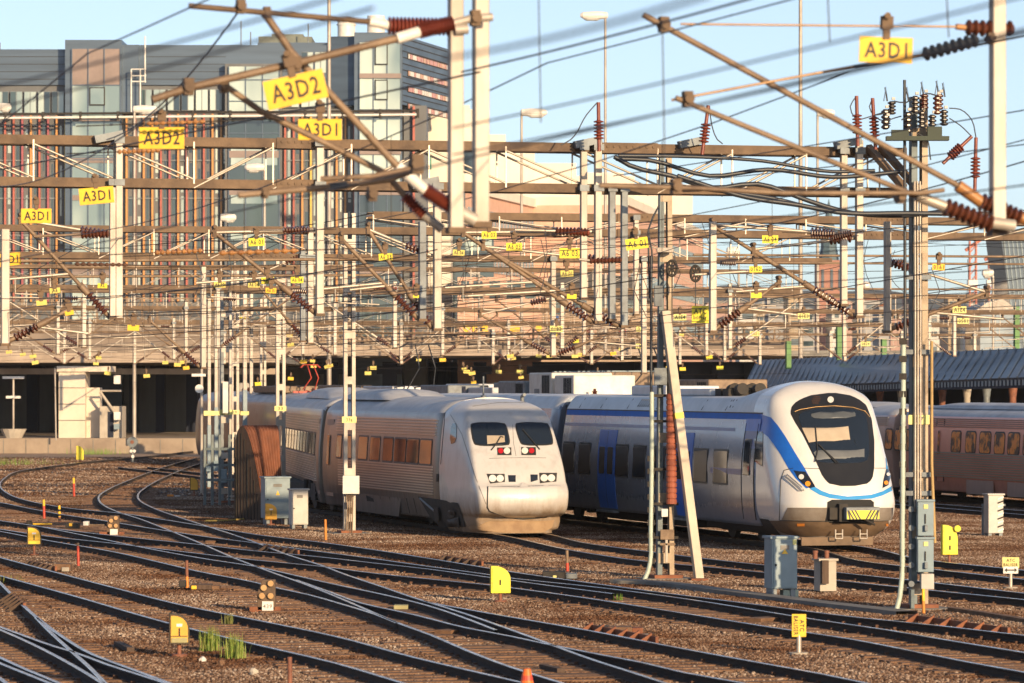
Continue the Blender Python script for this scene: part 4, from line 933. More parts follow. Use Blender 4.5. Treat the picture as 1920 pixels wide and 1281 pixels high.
# fin screens and the slots of glass between the fins
rnd = random.Random(5); fi = 0
for x0, x1 in ((-56,130),(236,422),(533,664)):
    k = 0; x = x0+2
    while x < x1:
        m = MB(); pbox(m,x-1.7,214 if x > 230 else 217,x+1.7,566,YB,.35,-.05); m.build('fin', FINC[(0,3,1,2,3,0,1,1)[fi % 8] if rnd.random() < .85 else rnd.randrange(4)], db); fi += 1
        m = MB(); y = 226+rnd.uniform(0,30)
        while y < 560:
            h = rnd.uniform(26,60); pbox(m, x+4+rnd.uniform(0,2), y, x+8.5+rnd.uniform(0,2), min(566,y+h), YB, .03, -.01); y += h+rnd.uniform(6,26)
        if m.v: m.build('slot_glazing', GLB if rnd.random() < .5 else GLA, db)
        x += 16.1
for i, (x0, x1) in enumerate(((-56,130),(236,422),(533,664))):
    m = MB()
    for y in (234,300,371,441,512): pbox(m,x0,y,x1,y+2.4,YB,.16,-.02)
    m.build('floor_band', M['galvdark'], db)
m = MB(); a, b = W(-60,222,YB-3), W(783,215,YB-3); m.tube([a,b], .10, 8); m.build('rail_pipe', M['white'], db); m = MB(); m.tube([a+Vector((0,0,.3)),b+Vector((0,0,.3))], .09, 8)
for k in range(13): p = a+(b-a)*(k/12); m.bar(p-UP*.25, p+UP*.45, .2); m.bar(p, p+Vector((0,3,.1)), .12)
m.build('rail_pipe_bracket', M['dark'], db)
# roof plant, chimneys, ladder
m = MB(); m.box((W(476,0,YB).x, YB+6, W(0,90,YB).z), (W(578,0,YB).x, YB+14, W(0,57,YB).z)); m.box((W(500,0,YB).x, YB+7, W(0,58,YB).z), (W(560,0,YB).x, YB+13, W(0,50,YB).z)); m.build('roof_plant', mat('green grey roof plant', (.17,.19,.16), .6), db)
for x0, x1, y0 in ((632,667,38),(688,722,30)): m = MB(); m.tube([W((x0+x1)/2,90,YB+12), W((x0+x1)/2,y0,YB+12)], .72, 16); m.tube([W((x0+x1)/2,y0+10,YB+12), W((x0+x1)/2,y0+7,YB+12)], .80, 16); m.build('chimney', M['white'], db)
m = MB()
for x in (246,263,272): m.tube([W(x,210 if x < 270 else 155,YB-1.9), W(x,130 if x < 270 else 68,YB-1.9)], .06, 6)
for y in (130,142,153): m.tube([W(246,y,YB-1.9), W(274,y,YB-1.9)], .05, 6)
m.build('roof_ladder', M['white'], db)
for x, y0 in ((452,40),(470,60),(578,45),(0,80)): m = MB(); m.tube([W(x,95,YB+4), W(x,y0,YB+4)], .05, 6); m.build('aerial', M['galvdark'], db)
# the gable that turns away to the right, with strips of small windows
A0 = Vector((W(755,0,YB-2).x, YB-2, 0)); A1 = Vector((W(842,0,342).x, 342, 0)); t = (A1-A0).normalized(); L = (A1-A0).length; nrm = Vector((t.y,-t.x,0))
zt, zb_ = W(0,66,YB-2).z, W(0,196,YB-2).z
m = MB(); m.prism([A0-nrm*.0+UP*zb_, A1+UP*zb_, A1+UP*(zt), A0+UP*zt], -nrm*6); gw = m.build('gable_wall', SLATE, db)
m = MB()
for k in range(11): z = zb_+(zt-zb_)*(k+.5)/11; m.prism([A0+nrm*.02+UP*(z-.04), A1+nrm*.02+UP*(z-.04), A1+nrm*.02+UP*(z+.04), A0+nrm*.02+UP*(z+.04)], -nrm*.015)
m.build('panel_joint', M['dark'], gw)
for zz in (94,126,156,188):
    z = W(0,zz,YB-2).z-.6; x = .12; rnd = random.Random(zz); f = MB(); f.prism([A0+t*L*.1+UP*z, A1+UP*z, A1+UP*(z+.48), A0+t*L*.1+UP*(z+.48)], nrm*.04); fo = f.build('window_strip', M['dark'], gw)
    q = L*.11
    while q < L-.3:
        w_ = rnd.choice((.35,.35,.6,1.1)); m = MB(); m.prism([A0+nrm*.041+t*q+UP*(z+.06), A0+nrm*.041+t*min(L,q+w_)+UP*(z+.06), A0+nrm*.041+t*min(L,q+w_)+UP*(z+.42), A0+nrm*.041+t*q+UP*(z+.42)], nrm*.03)
        m.build('pane', rnd.choice((M['white'], mat('salmon pane', (.62,.30,.24), .3), mat('peach pane', (.66,.40,.26), .3))), fo); q += w_+.18
m = MB(); m.box((W(757,0,YB).x, YB, 0), (W(800,0,YB).x, YB+6, W(0,198,YB).z)); m.build('set_back_wall', SLATE2, db)
m = MB(); pbox(m,774,200,778,650,YB,.5,0); m.build('fin', FINC[0], db)
# cream white blocks
CREAM = mat('cream render', (.72,.66,.56), .8, 0, (.62,.56,.47), .3, .4)
def block(name, label, x0, x1, y0, Y, dep, m, wins=(), wm=None, y1=None, cat='building'):
    t = thing(name, label, cat, (W((x0+x1)/2,0,Y).x, Y, 0)); b = MB(); b.box((W(x0,0,Y).x, Y, 0), (W(x1,0,Y).x, Y+dep, W(0,y0,Y).z)); b.build('wall', m, t)
    for (a, b_, c, d) in wins: q = MB(); pbox(q,a,b_,c,d,Y,.06,.1); q.build('window', wm or GLB, t)
    return t
block('office_building', 'narrow cream block joining the slate office gable, green mark on it', 788, 845, 200, 345, 12, CREAM, [(806,290,809,318)], mat('green sign', (.02,.25,.18), .5))
wt = block('office_building', 'tall white stepped block rising behind the two foreground posts', 840, 904, 205, 420, 20, CREAM, [(868,280,905,325)], GLB)
for x0, x1, y0, dd in ((904,948,250,2),(948,1003,282,4),(1003,1082,300,6)): b = MB(); b.box((W(x0,0,420).x, 420+dd, 0), (W(x1,0,420).x, 440, W(0,y0,420).z)); b.build('wall', CREAM, wt)
b = MB(); b.box((W(862,0,420).x, 421, 0), (W(880,0,420).x, 430, W(0,196,420).z)); b.build('wall', CREAM, wt)
wl = block('office_building', 'long low white roofed hall behind the pink brick building', 1000, 1190, 330, 520, 30, CREAM)
for x0, y0, x1 in ((1090,322,1170),(1150,345,1300)): b = MB(); b.box((W(x0,0,520).x, 522, 0), (W(x1,0,520).x, 540, W(0,y0,520).z)); b.build('wall', CREAM, wl)
PINKB = mat('pink brick', (.64,.40,.30), .85, 0, (.54,.32,.23), .9, .5, .15, 6)
STRIP = bglass('pale strip glass', (.30,.36,.40), (.10,.14,.18))
def receding(name, label, pa, pb, dep, mw, rows, zt, extra=None):
    """block whose long facade runs away from pixel/depth pa to pb"""
    A = W(pa[0],HY,pa[1]); B = W(pb[0],HY,pb[1]); A.z = B.z = 0; t = (B-A).normalized(); L = (B-A).length; n = Vector((t.y,-t.x,0))
    T = thing(name, label, 'building', A)
    m = MB(); m.prism([A, B, B+UP*zt, A+UP*zt], -n*dep); w_ = m.build('wall', mw, T)
    m = MB(); m.prism([A+n*.3+UP*zt, B+n*.3+UP*zt, B+n*.3+UP*(zt+.8), A+n*.3+UP*(zt+.8)], -n*(dep+.3)); m.build('cornice', CREAM, T)
    for z0, z1, s0, s1 in rows:
        q = L*s0
        fr_ = MB(); fr_.prism([A+t*q+UP*z0, A+t*L*s1+UP*z0, A+t*L*s1+UP*z1, A+t*q+UP*z1], n*.08); fo = fr_.build('window_strip', STRIP, T)
        mm = MB(); 
        while q < L*s1: mm.prism([A+n*.08+t*q+UP*z0, A+n*.08+t*(q+.25)+UP*z0, A+n*.08+t*(q+.25)+UP*z1, A+n*.08+t*q+UP*z1], n*.05); q += 1.6
        mm.build('mullion', M['bluegrey'], fo)
    return T
receding('brick_building', 'pink brick office with long ribbon windows, left of the blue grey mast', (862,365), (1165,455), 14, PINKB, [(18.2,19.9,.04,.5),(14.4,16.0,.04,.96),(10.6,12.2,.04,.96),(7.0,8.6,.04,.96)], 21.2)
receding('brick_building', 'farther pink brick office with ribbon windows, right of the blue grey mast', (1172,400), (1318,490), 60, PINKB, [(17.6,19.2,.55,.98),(13.6,15.2,.06,.98),(9.8,11.4,.06,.98)], 21.4)
block('glass_building', 'dark glazed block wedged between cream block and pink brick', 845, 872, 352, 358, 8, GLB, [(848,365,869,400),(848,410,869,450)], GLB)
dgb = block('glass_building', 'dark glazed hall under the overhead wires left of pink brick', 868, 926, 440, 362, 1.6, GLB, [(872,445,895,470),(898,445,922,470)], GLA)
block('brick_building', 'low pink house with dark windows behind the bridge railing', 858, 1015, 520, 340, 10, PINKB, [(865,527,880,560),(888,527,905,560),(918,527,938,560),(950,527,975,560),(985,527,1005,560)], GLB)
br = block('brick_building', 'grey roofed hall with pale gable windows behind the far wires', 1015, 1225, 548, 350, 10, mat('sandy render', (.45,.34,.25), .85), [(1030,560,1060,590),(1075,560,1100,590),(1120,560,1150,590),(1170,560,1200,590)], GLB)
b = MB(); A, B = W(1005,530,349), W(1230,560,349); b.prism([W(1008,550,349), W(1232,565,349), W(1190,520,349), W(1040,505,349)], (0,11,0)); b.build('roof', mat('dark roofing felt', (.06,.06,.065), .7), br)
# unseen brick block added beyond the left edge for train sides to reflect
REFLBRICK = mat('reflection block orange brick', (.40,.19,.10), .85, 0, (.28,.12,.065), .8, .5)
wh = thing('reflection_block', 'unseen orange brick block added beyond the left edge for train reflections', 'building', (-110, 270, 0))
m = MB(); m.box((-190,270,0), (-48,290,17)); m.build('wall', REFLBRICK, wh)
for k in range(22):
    for r_ in range(3): m = MB(); m.box((-186+k*6.2, 269.8, 2.5+r_*5), (-183.4+k*6.2, 270.1, 5.4+r_*5)); m.build('window', GLB if (k+r_) % 3 else GLA, wh)
# ---------------------------------------------------------------- far skyline at the right
hm = mat('wooded far hill', (.07,.085,.09), .95, 0, (.10,.105,.10), .004, .5)
m = MB(); rnd = random.Random(3); top = []; x = -500
while x < 3000: top.append((x, 548+8*math.sin(x/130)+5*math.sin(x/47+1)+rnd.uniform(-2.5,2.5))); x += 22
rows = [[W(x,y,2600) for x, y in top], [W(x,(y+HY)/2-40,2300) for x, y in top], [Vector((W(x,HY,2000).x,2000,-1)) for x, y in top]]
m.grid(rows, True); struct(m.build('hills', hm), 'low wooded hills on the skyline at the right')
rnd = random.Random(11)
HC = [mat('far ochre render', (.46,.36,.24), .9), mat('far pink render', (.46,.30,.25), .9), mat('far grey render', (.36,.36,.36), .9), mat('far white render', (.6,.58,.54), .9)]
nfar = 0
for i in range(26):
    Y = rnd.uniform(700,1500); px = 1325+i*23+rnd.uniform(-8,8); w_ = rnd.uniform(14,34); ty = rnd.uniform(548,592); s_ = S(Y)
    cmat = rnd.choice(HC); zt = W(0,ty,Y).z; X0, X1 = W(px,0,Y).x, W(px+w_,0,Y).x
    t = thing('town_house', 'hazy distant town house in the jumble of roofs on the right skyline', 'building', (X0, Y, 0), 0, 'distant town houses on the skyline')
    b = MB(); b.box((X0,Y,0),(X1,Y+14,zt)); b.build('wall', cmat, t)
    b = MB(); b.prism([(X0-.4,Y-.4,zt),(X1+.4,Y-.4,zt),((X0+X1)/2,Y-.4,zt+(X1-X0)*rnd.uniform(.15,.4))], (0,15,0)); b.build('roof', rnd.choice((M['rust'], M['galvdark'], M['concretedark'])), t)
    for r_ in range(3): b = MB(); b.box((X0+.5,Y-.05,zt-2.2-r_*3.2),(X1-.5,Y+.1,zt-1-r_*3.2)); b.build('window_strip', GLB, t)
# brick church tower with a dark spire
Y = 900; t = thing('church', 'hazy pink brick church tower with dark pointed spire between the pale posts', 'church', W(1553,HY,Y)*1.0); t.location.z = 0
def XZ(px, py, Y=900): return W(px, py, Y)
b = MB(); a, c = XZ(1531,600), XZ(1581,488); b.box((a.x,Y,0),(c.x,Y+6,c.z)); tb = b.build('tower', mat('church brick', (.40,.20,.15), .9), t)
for x in (1540,1557,1572): b = MB(); p = XZ(x,545); q = XZ(x+5,505); b.box((p.x,Y-.15,p.z),(q.x,Y+.1,q.z)); b.build('louvre_window', GLB, tb)
for x in (1531,1576): b = MB(); p = XZ(x,490); q = XZ(x+5,462); b.prism([(p.x,Y,p.z),(q.x,Y,p.z),((p.x+q.x)/2,Y,q.z)], (0,.6,0)); b.build('pinnacle', M['concretedark'], t)
b = MB(); c0 = XZ(1556,488); zz = [(488,20),(462,15),(445,16),(425,11),(400,6),(372,.3)]
b.tube2([Vector((c0.x,Y+3,W(0,y,Y).z)) for y, r in zz], [r*Y/F for y, r in zz], UP, 8); b.build('spire', mat('verdigris slate', (.07,.12,.15), .6), t)
for px, y0, lab in ((1824,452,'hazy red lattice crane mast left of the leaning dark glass block'), (1860,470,'thinner hazy red crane mast right beside the leaning dark glass block')):
    Y = 800; t = thing('crane', lab, 'crane', (W(px,0,Y).x, Y, 0)); RC_ = mat('crane red', (.50,.17,.11), .6)
    b = MB()
    for dx in (-.6,.6):
        for dy in (-.6,.6): b.bar((W(px,0,Y).x+dx,Y+dy,0),(W(px,0,Y).x+dx,Y+dy,W(0,y0,Y).z), .25)
    z = 0
    while z < W(0,y0,Y).z-1.4: b.bar((W(px,0,Y).x-.6,Y-.6,z),(W(px,0,Y).x+.6,Y-.6,z+1.4), .16); z += 1.4
    b.build('mast', RC_, t); b = MB(); b.box((W(px-10,0,Y).x,Y-1,W(0,535,Y).z),(W(px+8,0,Y).x,Y+1,W(0,525,Y).z)); b.build('cab', M['white'], t)
    b = MB(); b.bar(W(px-14,y0+18,Y), W(px+22,y0-8,Y), .5); b.build('jib', RC_, t)
t = thing('glass_building', 'dark blue glass tower with leaning left face at the right edge', 'building', (W(1940,0,620).x, 620, 0))
b = MB(); b.prism([W(1914,HY,620), W(2100,HY,620), W(2100,437,620), W(1876,437,620)], (0,20,0)); gw = b.build('wall', bglass('blue tower glass', (.035,.06,.09), (.06,.09,.12)), t)
b = MB(); b.prism([W(1872,446,620), W(2104,446,620), W(2104,432,620), W(1885,432,620)], (0,-.6,0)); b.build('roof_edge', M['galvdark'], t)
for k in range(9): b = MB(); x = 1882+k*8; b.bar(W(x,448,619.9), W(x+30,HY,619.9), .12); b.build('mullion', M['bluegrey'], t)
t = block('glass_building', 'low glazed grandstand roof building at the foot of the leaning tower', 1838, 1905, 578, 600, 20, STRIP)
b = MB(); b.prism([W(1830,582,599), W(1905,580,599), W(1880,560,599), W(1850,568,599)], (0,20,0)); b.build('roof', M['galv'], t)
# ---------------------------------------------------------------- road bridge, underpass, platform, canopy
NAVY = mat('shade dark wall', (.020,.027,.05), .9, 0, (.012,.015,.028), .3, .5)  # near-black navy carries the shade under bridge and canopy in its colour
GIRD = mat('warm pale girder', (.43,.35,.28), .8, 0, (.28,.22,.17), .5, .5, .2, 6)
FENCE = mat('brown grey parapet', (.25,.20,.16), .8, 0, (.17,.135,.11), .6, .5)
rb = thing('road_bridge', 'long road bridge with pale girders and railings across the far end of the yard', 'bridge', (-5, 272, 0))
def wslab(mb, x0, x1, ya, yb, Y, dep): a, b = W(x0,ya,Y), W(x1,yb,Y); mb.box((a.x,Y,min(a.z,b.z)),(b.x,Y+dep,max(a.z,b.z))); return mb
wslab(MB(),-120,520,662,680,272,1.2).build('girder', GIRD, rb)
wslab(MB(),-120,520,691,702,276,1.2).build('lower_girder', GIRD, rb)
wslab(MB(),520,1480,655,667,298,1.2).build('girder', GIRD, rb)
m = MB(); m.box((W(-400,0,272).x,273.2,5.75),(W(520,0,272).x,345,6.2)); m.build('deck', M['concretedark'], rb)
m = MB(); m.box((W(520,0,298).x,299.2,6.35),(W(1900,0,298).x,345,6.75)); m.build('deck', M['concretedark'], rb)
wslab(MB(),-120,520,602,662,276,.3).build('parapet', FENCE, rb)
wslab(MB(),520,870,630,655,299.3,.3).build('parapet', GIRD, rb)
wslab(MB(),870,1480,636,655,299.3,.3).build('parapet', FENCE, rb)
for x0, x1, yt, yb, Y in ((-100,520,560,602,275.5),(520,1480,612,640,298.5)):
    m = MB(); n = int((x1-x0)/28); a0 = None
    for k in range(n+1): x = x0+(x1-x0)*k/n; m.bar(W(x,yb,Y), W(x,yt,Y), .14)
    for q in (0,.5,1): y = yt+(yb-yt)*q; m.bar(W(x0,y,Y), W(x1,y,Y), .10)
    for k in range(n): xa = x0+(x1-x0)*k/n; xb = x0+(x1-x0)*(k+1)/n; m.bar(W(xa,yb,Y), W(xb,yt,Y), .05); m.bar(W(xa,yt,Y), W(xb,yb,Y), .05)
    m.build('railing', M['tan'], rb)
bw = thing('abutment_wall', 'shade darkened back wall deep under the road bridge', 'wall', (0,345,0))
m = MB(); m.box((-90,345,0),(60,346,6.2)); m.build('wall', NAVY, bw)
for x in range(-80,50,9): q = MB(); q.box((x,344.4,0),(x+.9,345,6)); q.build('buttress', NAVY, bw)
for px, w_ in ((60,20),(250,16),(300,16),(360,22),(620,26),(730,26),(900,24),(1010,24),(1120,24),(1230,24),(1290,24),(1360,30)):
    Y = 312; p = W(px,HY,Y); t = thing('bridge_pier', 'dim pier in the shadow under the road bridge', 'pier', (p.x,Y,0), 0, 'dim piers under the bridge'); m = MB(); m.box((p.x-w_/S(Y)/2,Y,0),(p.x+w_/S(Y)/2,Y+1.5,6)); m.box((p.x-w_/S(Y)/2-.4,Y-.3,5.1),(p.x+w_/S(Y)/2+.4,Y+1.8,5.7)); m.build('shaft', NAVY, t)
t = thing('bridge_pier', 'big pale concrete pier lit by the sun under the bridge at left', 'pier', (W(135,HY,267).x,267,0))
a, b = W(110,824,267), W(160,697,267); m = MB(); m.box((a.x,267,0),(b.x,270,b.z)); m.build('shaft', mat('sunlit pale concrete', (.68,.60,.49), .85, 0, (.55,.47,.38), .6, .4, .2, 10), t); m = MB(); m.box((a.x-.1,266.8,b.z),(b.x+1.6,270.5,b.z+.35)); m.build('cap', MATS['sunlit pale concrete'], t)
a, b = W(160.5,824,267), W(186,727,267); m = MB(); m.box((a.x,267.4,0),(b.x,269,b.z)); m.build('lower_shaft', MATS['sunlit pale concrete'], t)
for k in (.25,.5,.75): m = MB(); z = b.z*k+1; m.box((W(110,0,267).x,266.96,z),(W(160,0,267).x,267.05,z+.05)); m.build('joint', M['concretedark'], t)
t = thing('switch_house', 'small sandy equipment hut with dark doorway and pipes beside the pale pier', 'hut', (W(208,HY,266).x,266,0))
a, b = W(187,824,266), W(228,762,266); m = MB(); m.box((a.x,266,0),(b.x,269,b.z)); m.build('wall', M['concrete'], t); m = MB(); m.box((W(203,0,266).x,265.9,1),(W(213,0,266).x,266.1,W(0,772,266).z)); m.build('door', NAVY, t)
m = MB(); m.tube([W(188,735,265.8),W(214,772,265.8)], .09, 8); m.tube([W(188,733,265.8),W(228,733,265.8)], .07, 8); m.build('pipe', M['concrete'], t)
for px, py, w_, h_, mm in ((220,712,12,16,M['white']),(220,780,12,15,M['white']),(219,800,10,10,M['bluegrey'])): m = MB(); pbox(m,px-w_/2,py-h_/2,px+w_/2,py+h_/2,265.5,.2,.2); m.build('junction_box', mm, t)
# platform with its retaining wall
pf = MB(); PZ = W(0,822,265).z
pf.box((W(-140,0,265).x,265,0),(W(372,0,265).x,300,PZ)); struct(pf.build('platform', mat('stained platform concrete', (.36,.29,.22), .85, 0, (.22,.17,.13), .5, .5, .3, 10)), 'low concrete platform with a stained retaining wall at the far left')
m = MB(); 
for k in range(12): x = -120+k*42; pbox(m, x, 824, x+1.4, 850, 265, .03, .05)
pe = m.build('platform_edge', M['concretedark']); struct(pe, 'dark joints in the platform wall')
t = thing('tank', 'pair of pale rounded concrete silos behind the cluster of masts', 'silo', (W(462,HY,250).x,250,0))
for x0, x1, y0 in ((442,471,718),(468,492,732)):
    a = W((x0+x1)/2,HY,250); r = (x1-x0)/2/S(250); z = W(0,y0,250).z; m = MB(); m.tube([(a.x,250,0),(a.x,250,z-.5),(a.x,250,z-.15),(a.x,250,z)], [r,r,r*.9,r*.6], 24); m.build('shell', M['concrete'], t)
# platform canopy at the right
cn = thing('canopy', 'long station canopy with a ribbed blue grey sheet roof behind the blue train', 'canopy', (W(1650,HY,200).x,200,0))
ROOFB = mat('blue grey sheet roof', (.085,.11,.145), .45, .35, (.055,.07,.095), .5, .5, stretch=(1,.15,1), rvar=.1)
e0, e1 = W(1960,706,176), W(1395,727,262); r0_, r1_ = W(1990,650,190), W(1420,676,275)
m = MB(); m.prism([e0,e1,r1_,r0_], (0,0,-.12)); rf = m.build('roof', ROOFB, cn)
n = 46; m = MB()
for k in range(n+1): a = e0+(e1-e0)*k/n; b = r0_+(r1_-r0_)*k/n; m.bar(a+UP*.03, b+UP*.03, .06, .04)
rib_ = m.build('roof_seam', ROOFB, cn)
m = MB(); m.prism([e0,e1,e1-UP*.45,e0-UP*.45], (.25,.3,0)); m.build('fascia', NAVY, cn)
m = MB(); n = 110
for k in range(n): a = e0+(e1-e0)*(k+.2)/n; b = e0+(e1-e0)*(k+.7)/n; m.prism([a-UP*.1-Vector((.03,.04,0)),b-UP*.1-Vector((.03,.04,0)),b-UP*.34-Vector((.03,.04,0)),a-UP*.34-Vector((.03,.04,0))],(.05,.06,0))
m.build('dentil_trim', M['bluegrey'], cn)
m = MB(); m.prism([r0_,r1_,W(1440,686,300),W(2010,664,214)], (0,0,-.12)); m.build('rear_roof', ROOFB, cn)
rnd = random.Random(9)
for k, px in enumerate((1660,1700,1738,1772,1812,1842,1880,1915,1620,1580)):
    q = (px-1960)/(1395-1960); p = e0+(e1-e0)*q+Vector((1.4,1.7,0)); mm = (M['rustred'], M['galvdark'], M['concrete'])[(k*2) % 3]
    m = MB(); m.tube([(p.x,p.y,0),(p.x,p.y,p.z-.3)], .16, 10); m.tube([(p.x,p.y,p.z-.8),(p.x,p.y,p.z-.3)], [.17,.24], 10); m.build('column', mm, cn)
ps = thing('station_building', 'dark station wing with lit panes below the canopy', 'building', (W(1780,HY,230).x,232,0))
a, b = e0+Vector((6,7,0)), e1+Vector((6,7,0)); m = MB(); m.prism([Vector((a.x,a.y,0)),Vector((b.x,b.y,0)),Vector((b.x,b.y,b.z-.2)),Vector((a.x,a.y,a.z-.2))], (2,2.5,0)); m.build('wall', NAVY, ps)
d = (b-a); dn = Vector((d.x,d.y,0)).normalized(); nn = Vector((dn.y,-dn.x,0)); nn = nn if nn.y < 0 else -nn
PANES = [STRIP, mat('bluish pane', (.08,.20,.42), .2), M['white'], GLA, M['rustred'], STRIP]
for k in range(34):
    p = a+d*(.02+k*.028); w_ = rnd.uniform(.5,1.1); z0 = rnd.uniform(1.2,2.0); z1 = rnd.uniform(2.8,3.4)
    m = MB(); p0 = Vector((p.x,p.y,0)); m.prism([p0+UP*z0,p0+dn*w_+UP*z0,p0+dn*w_+UP*z1,p0+UP*z1], nn*.1); m.build('window', rnd.choice(PANES), ps)
pl = MB(); a, b = e0+Vector((-1,-1.2,0)), e1+Vector((-1,-1.2,0)); pl.prism([Vector((a.x,a.y,0)),Vector((b.x,b.y,0)),Vector((b.x,b.y,.75)),Vector((a.x,a.y,.75))], (8,9,0)); struct(pl.build('platform', M['concretedark']), 'platform under the canopy')
rl = thing('railing', 'dark handrail along the platform under the canopy', 'railing', (a.x,a.y,.75)); m = MB()
for z in (1.4,1.85): m.bar(Vector((a.x,a.y,z)), Vector((b.x,b.y,z)), .08)
for k in range(30): p = a+(b-a)*k/29; m.bar(Vector((p.x,p.y,.75)), Vector((p.x,p.y,1.85)), .07)
m.build('rail', M['dark'], rl)
t = thing('lamp_planter', 'pale planter with a slim lamp post on the platform at the far left', 'lamp', (W(18,HY,263).x,262,PZ))
p = W(18,HY,264); m = MB(); m.tube2([(p.x,266,PZ),(p.x,266,W(0,805,264).z)], [.55,.85], UP, 12); m.build('planter', M['concrete'], t); m = MB(); m.tube([(p.x,266,PZ),(p.x,266,W(0,708,264).z)], .07, 8); m.build('pole', M['galv'], t)
for y, w_ in ((708,24),(745,16)): m = MB(); z = W(0,y,264).z; m.box((p.x-w_/S(264)/1.2,265.8,z-.08),(p.x+w_/S(264)/1.2,266.2,z+.08)); m.build('lamp', M['white'], t)
# traffic signs on the bridge
for k, (x0,y0,x1,y1,lab) in enumerate(((868,609,881,623,'round yellow road sign leftmost on the bridge railing'),(886,610,915,622,'wide yellow arrow sign with black symbol on the bridge'),(955,608,975,622,'plain square yellow sign in the middle of the bridge'),(1004,609,1016,622,'round yellow sign on the bridge right of the square one'),(1034,592,1048,604,'blue and white sign on the bridge'),(1034,604,1048,614,'small red sign on the bridge below the blue one'))):
    Y = 297.6; m = MB(); a, b = W(x0,y1,Y), W(x1,y0,Y); c = (a+b)/2
    if 'round' in lab: m.tube([(c.x,Y,c.z),(c.x,Y-.06,c.z)], (b.x-a.x)/2, 18)
    else: m.box((a.x,Y-.06,a.z),(b.x,Y,b.z))
    t = thing('road_sign', lab, 'sign', (c.x,Y,W(0,640,Y).z)); m.build('plate', {4:mat('blue enamel',(.05,.14,.4),.4),5:M['red']}.get(k, M['yellow']), t); m = MB(); m.tube([(c.x,Y+.05,W(0,650,Y).z),(c.x,Y+.05,b.z)], .05, 6); m.build('post', M['galv'], t)
    if k == 1: m = MB(); m.box((a.x+.2,Y-.07,c.z-.06),(b.x-.2,Y-.061,c.z+.06)); m.prism([(c.x-.2,Y-.07,c.z-.2),(c.x+.2,Y-.07,c.z-.2),(c.x,Y-.07,c.z+.2)],(0,.005,0)); m.build('symbol', M['black'], t)
PEOPLE_M = [mat('dark jacket', (.03,.035,.05), .8), mat('red jacket', (.32,.05,.05), .8), mat('pale coat', (.45,.40,.35), .8)]
SKIN = mat('skin', (.45,.27,.19), .6)
for k, (px, lab) in enumerate(((918,'person in dark clothes walking on the bridge, leftmost of the walkers'),(1108,'person in a red jacket on the bridge behind the wires'),(1168,'person in a red top on the bridge nearest the blue grey mast'),(1128,'person in a pale coat on the bridge between two in red'))):
    Y = 301; p = W(px,HY,Y); z = W(0,655,Y).z; t = thing('person', lab, 'person', (p.x,Y,z)); h = 1.75
    m = MB(); m.tube2([(p.x,Y,z+q*h) for q in (.0,.02,.25,.48,.55,.68,.78,.83,.86,.9,.95,.99,1.0)], [.08,.11,.13,.18,.17,.20,.22,.12,.06,.085,.10,.07,.02], UP, 10)
    for sx in (-1,1): m.tube([(p.x+sx*.2,Y,z+1.4),(p.x+sx*.26,Y-.05,z+1.1),(p.x+sx*.22,Y-.18,z+.85)], [.06,.05,.04], 8)
    m.build('body', SKIN, t); m = MB(); m.tube2([(p.x,Y,z+q*h) for q in (.46,.5,.68,.79,.835)], [.2,.2,.225,.24,.10], UP, 10)
    for sx in (-1,1): m.tube([(p.x+sx*.2,Y,z+1.42),(p.x+sx*.265,Y-.05,z+1.1),(p.x+sx*.23,Y-.17,z+.9)], [.08,.065,.055], 8)
    m.build('jacket', PEOPLE_M[(0,1,1,2)[k]], t); m = MB(); m.tube2([(p.x,Y,z+q*h) for q in (.93,.97,1.01,1.015)], [.104,.102,.06,.02], UP, 10); m.build('hair', M['timberdark'], t)
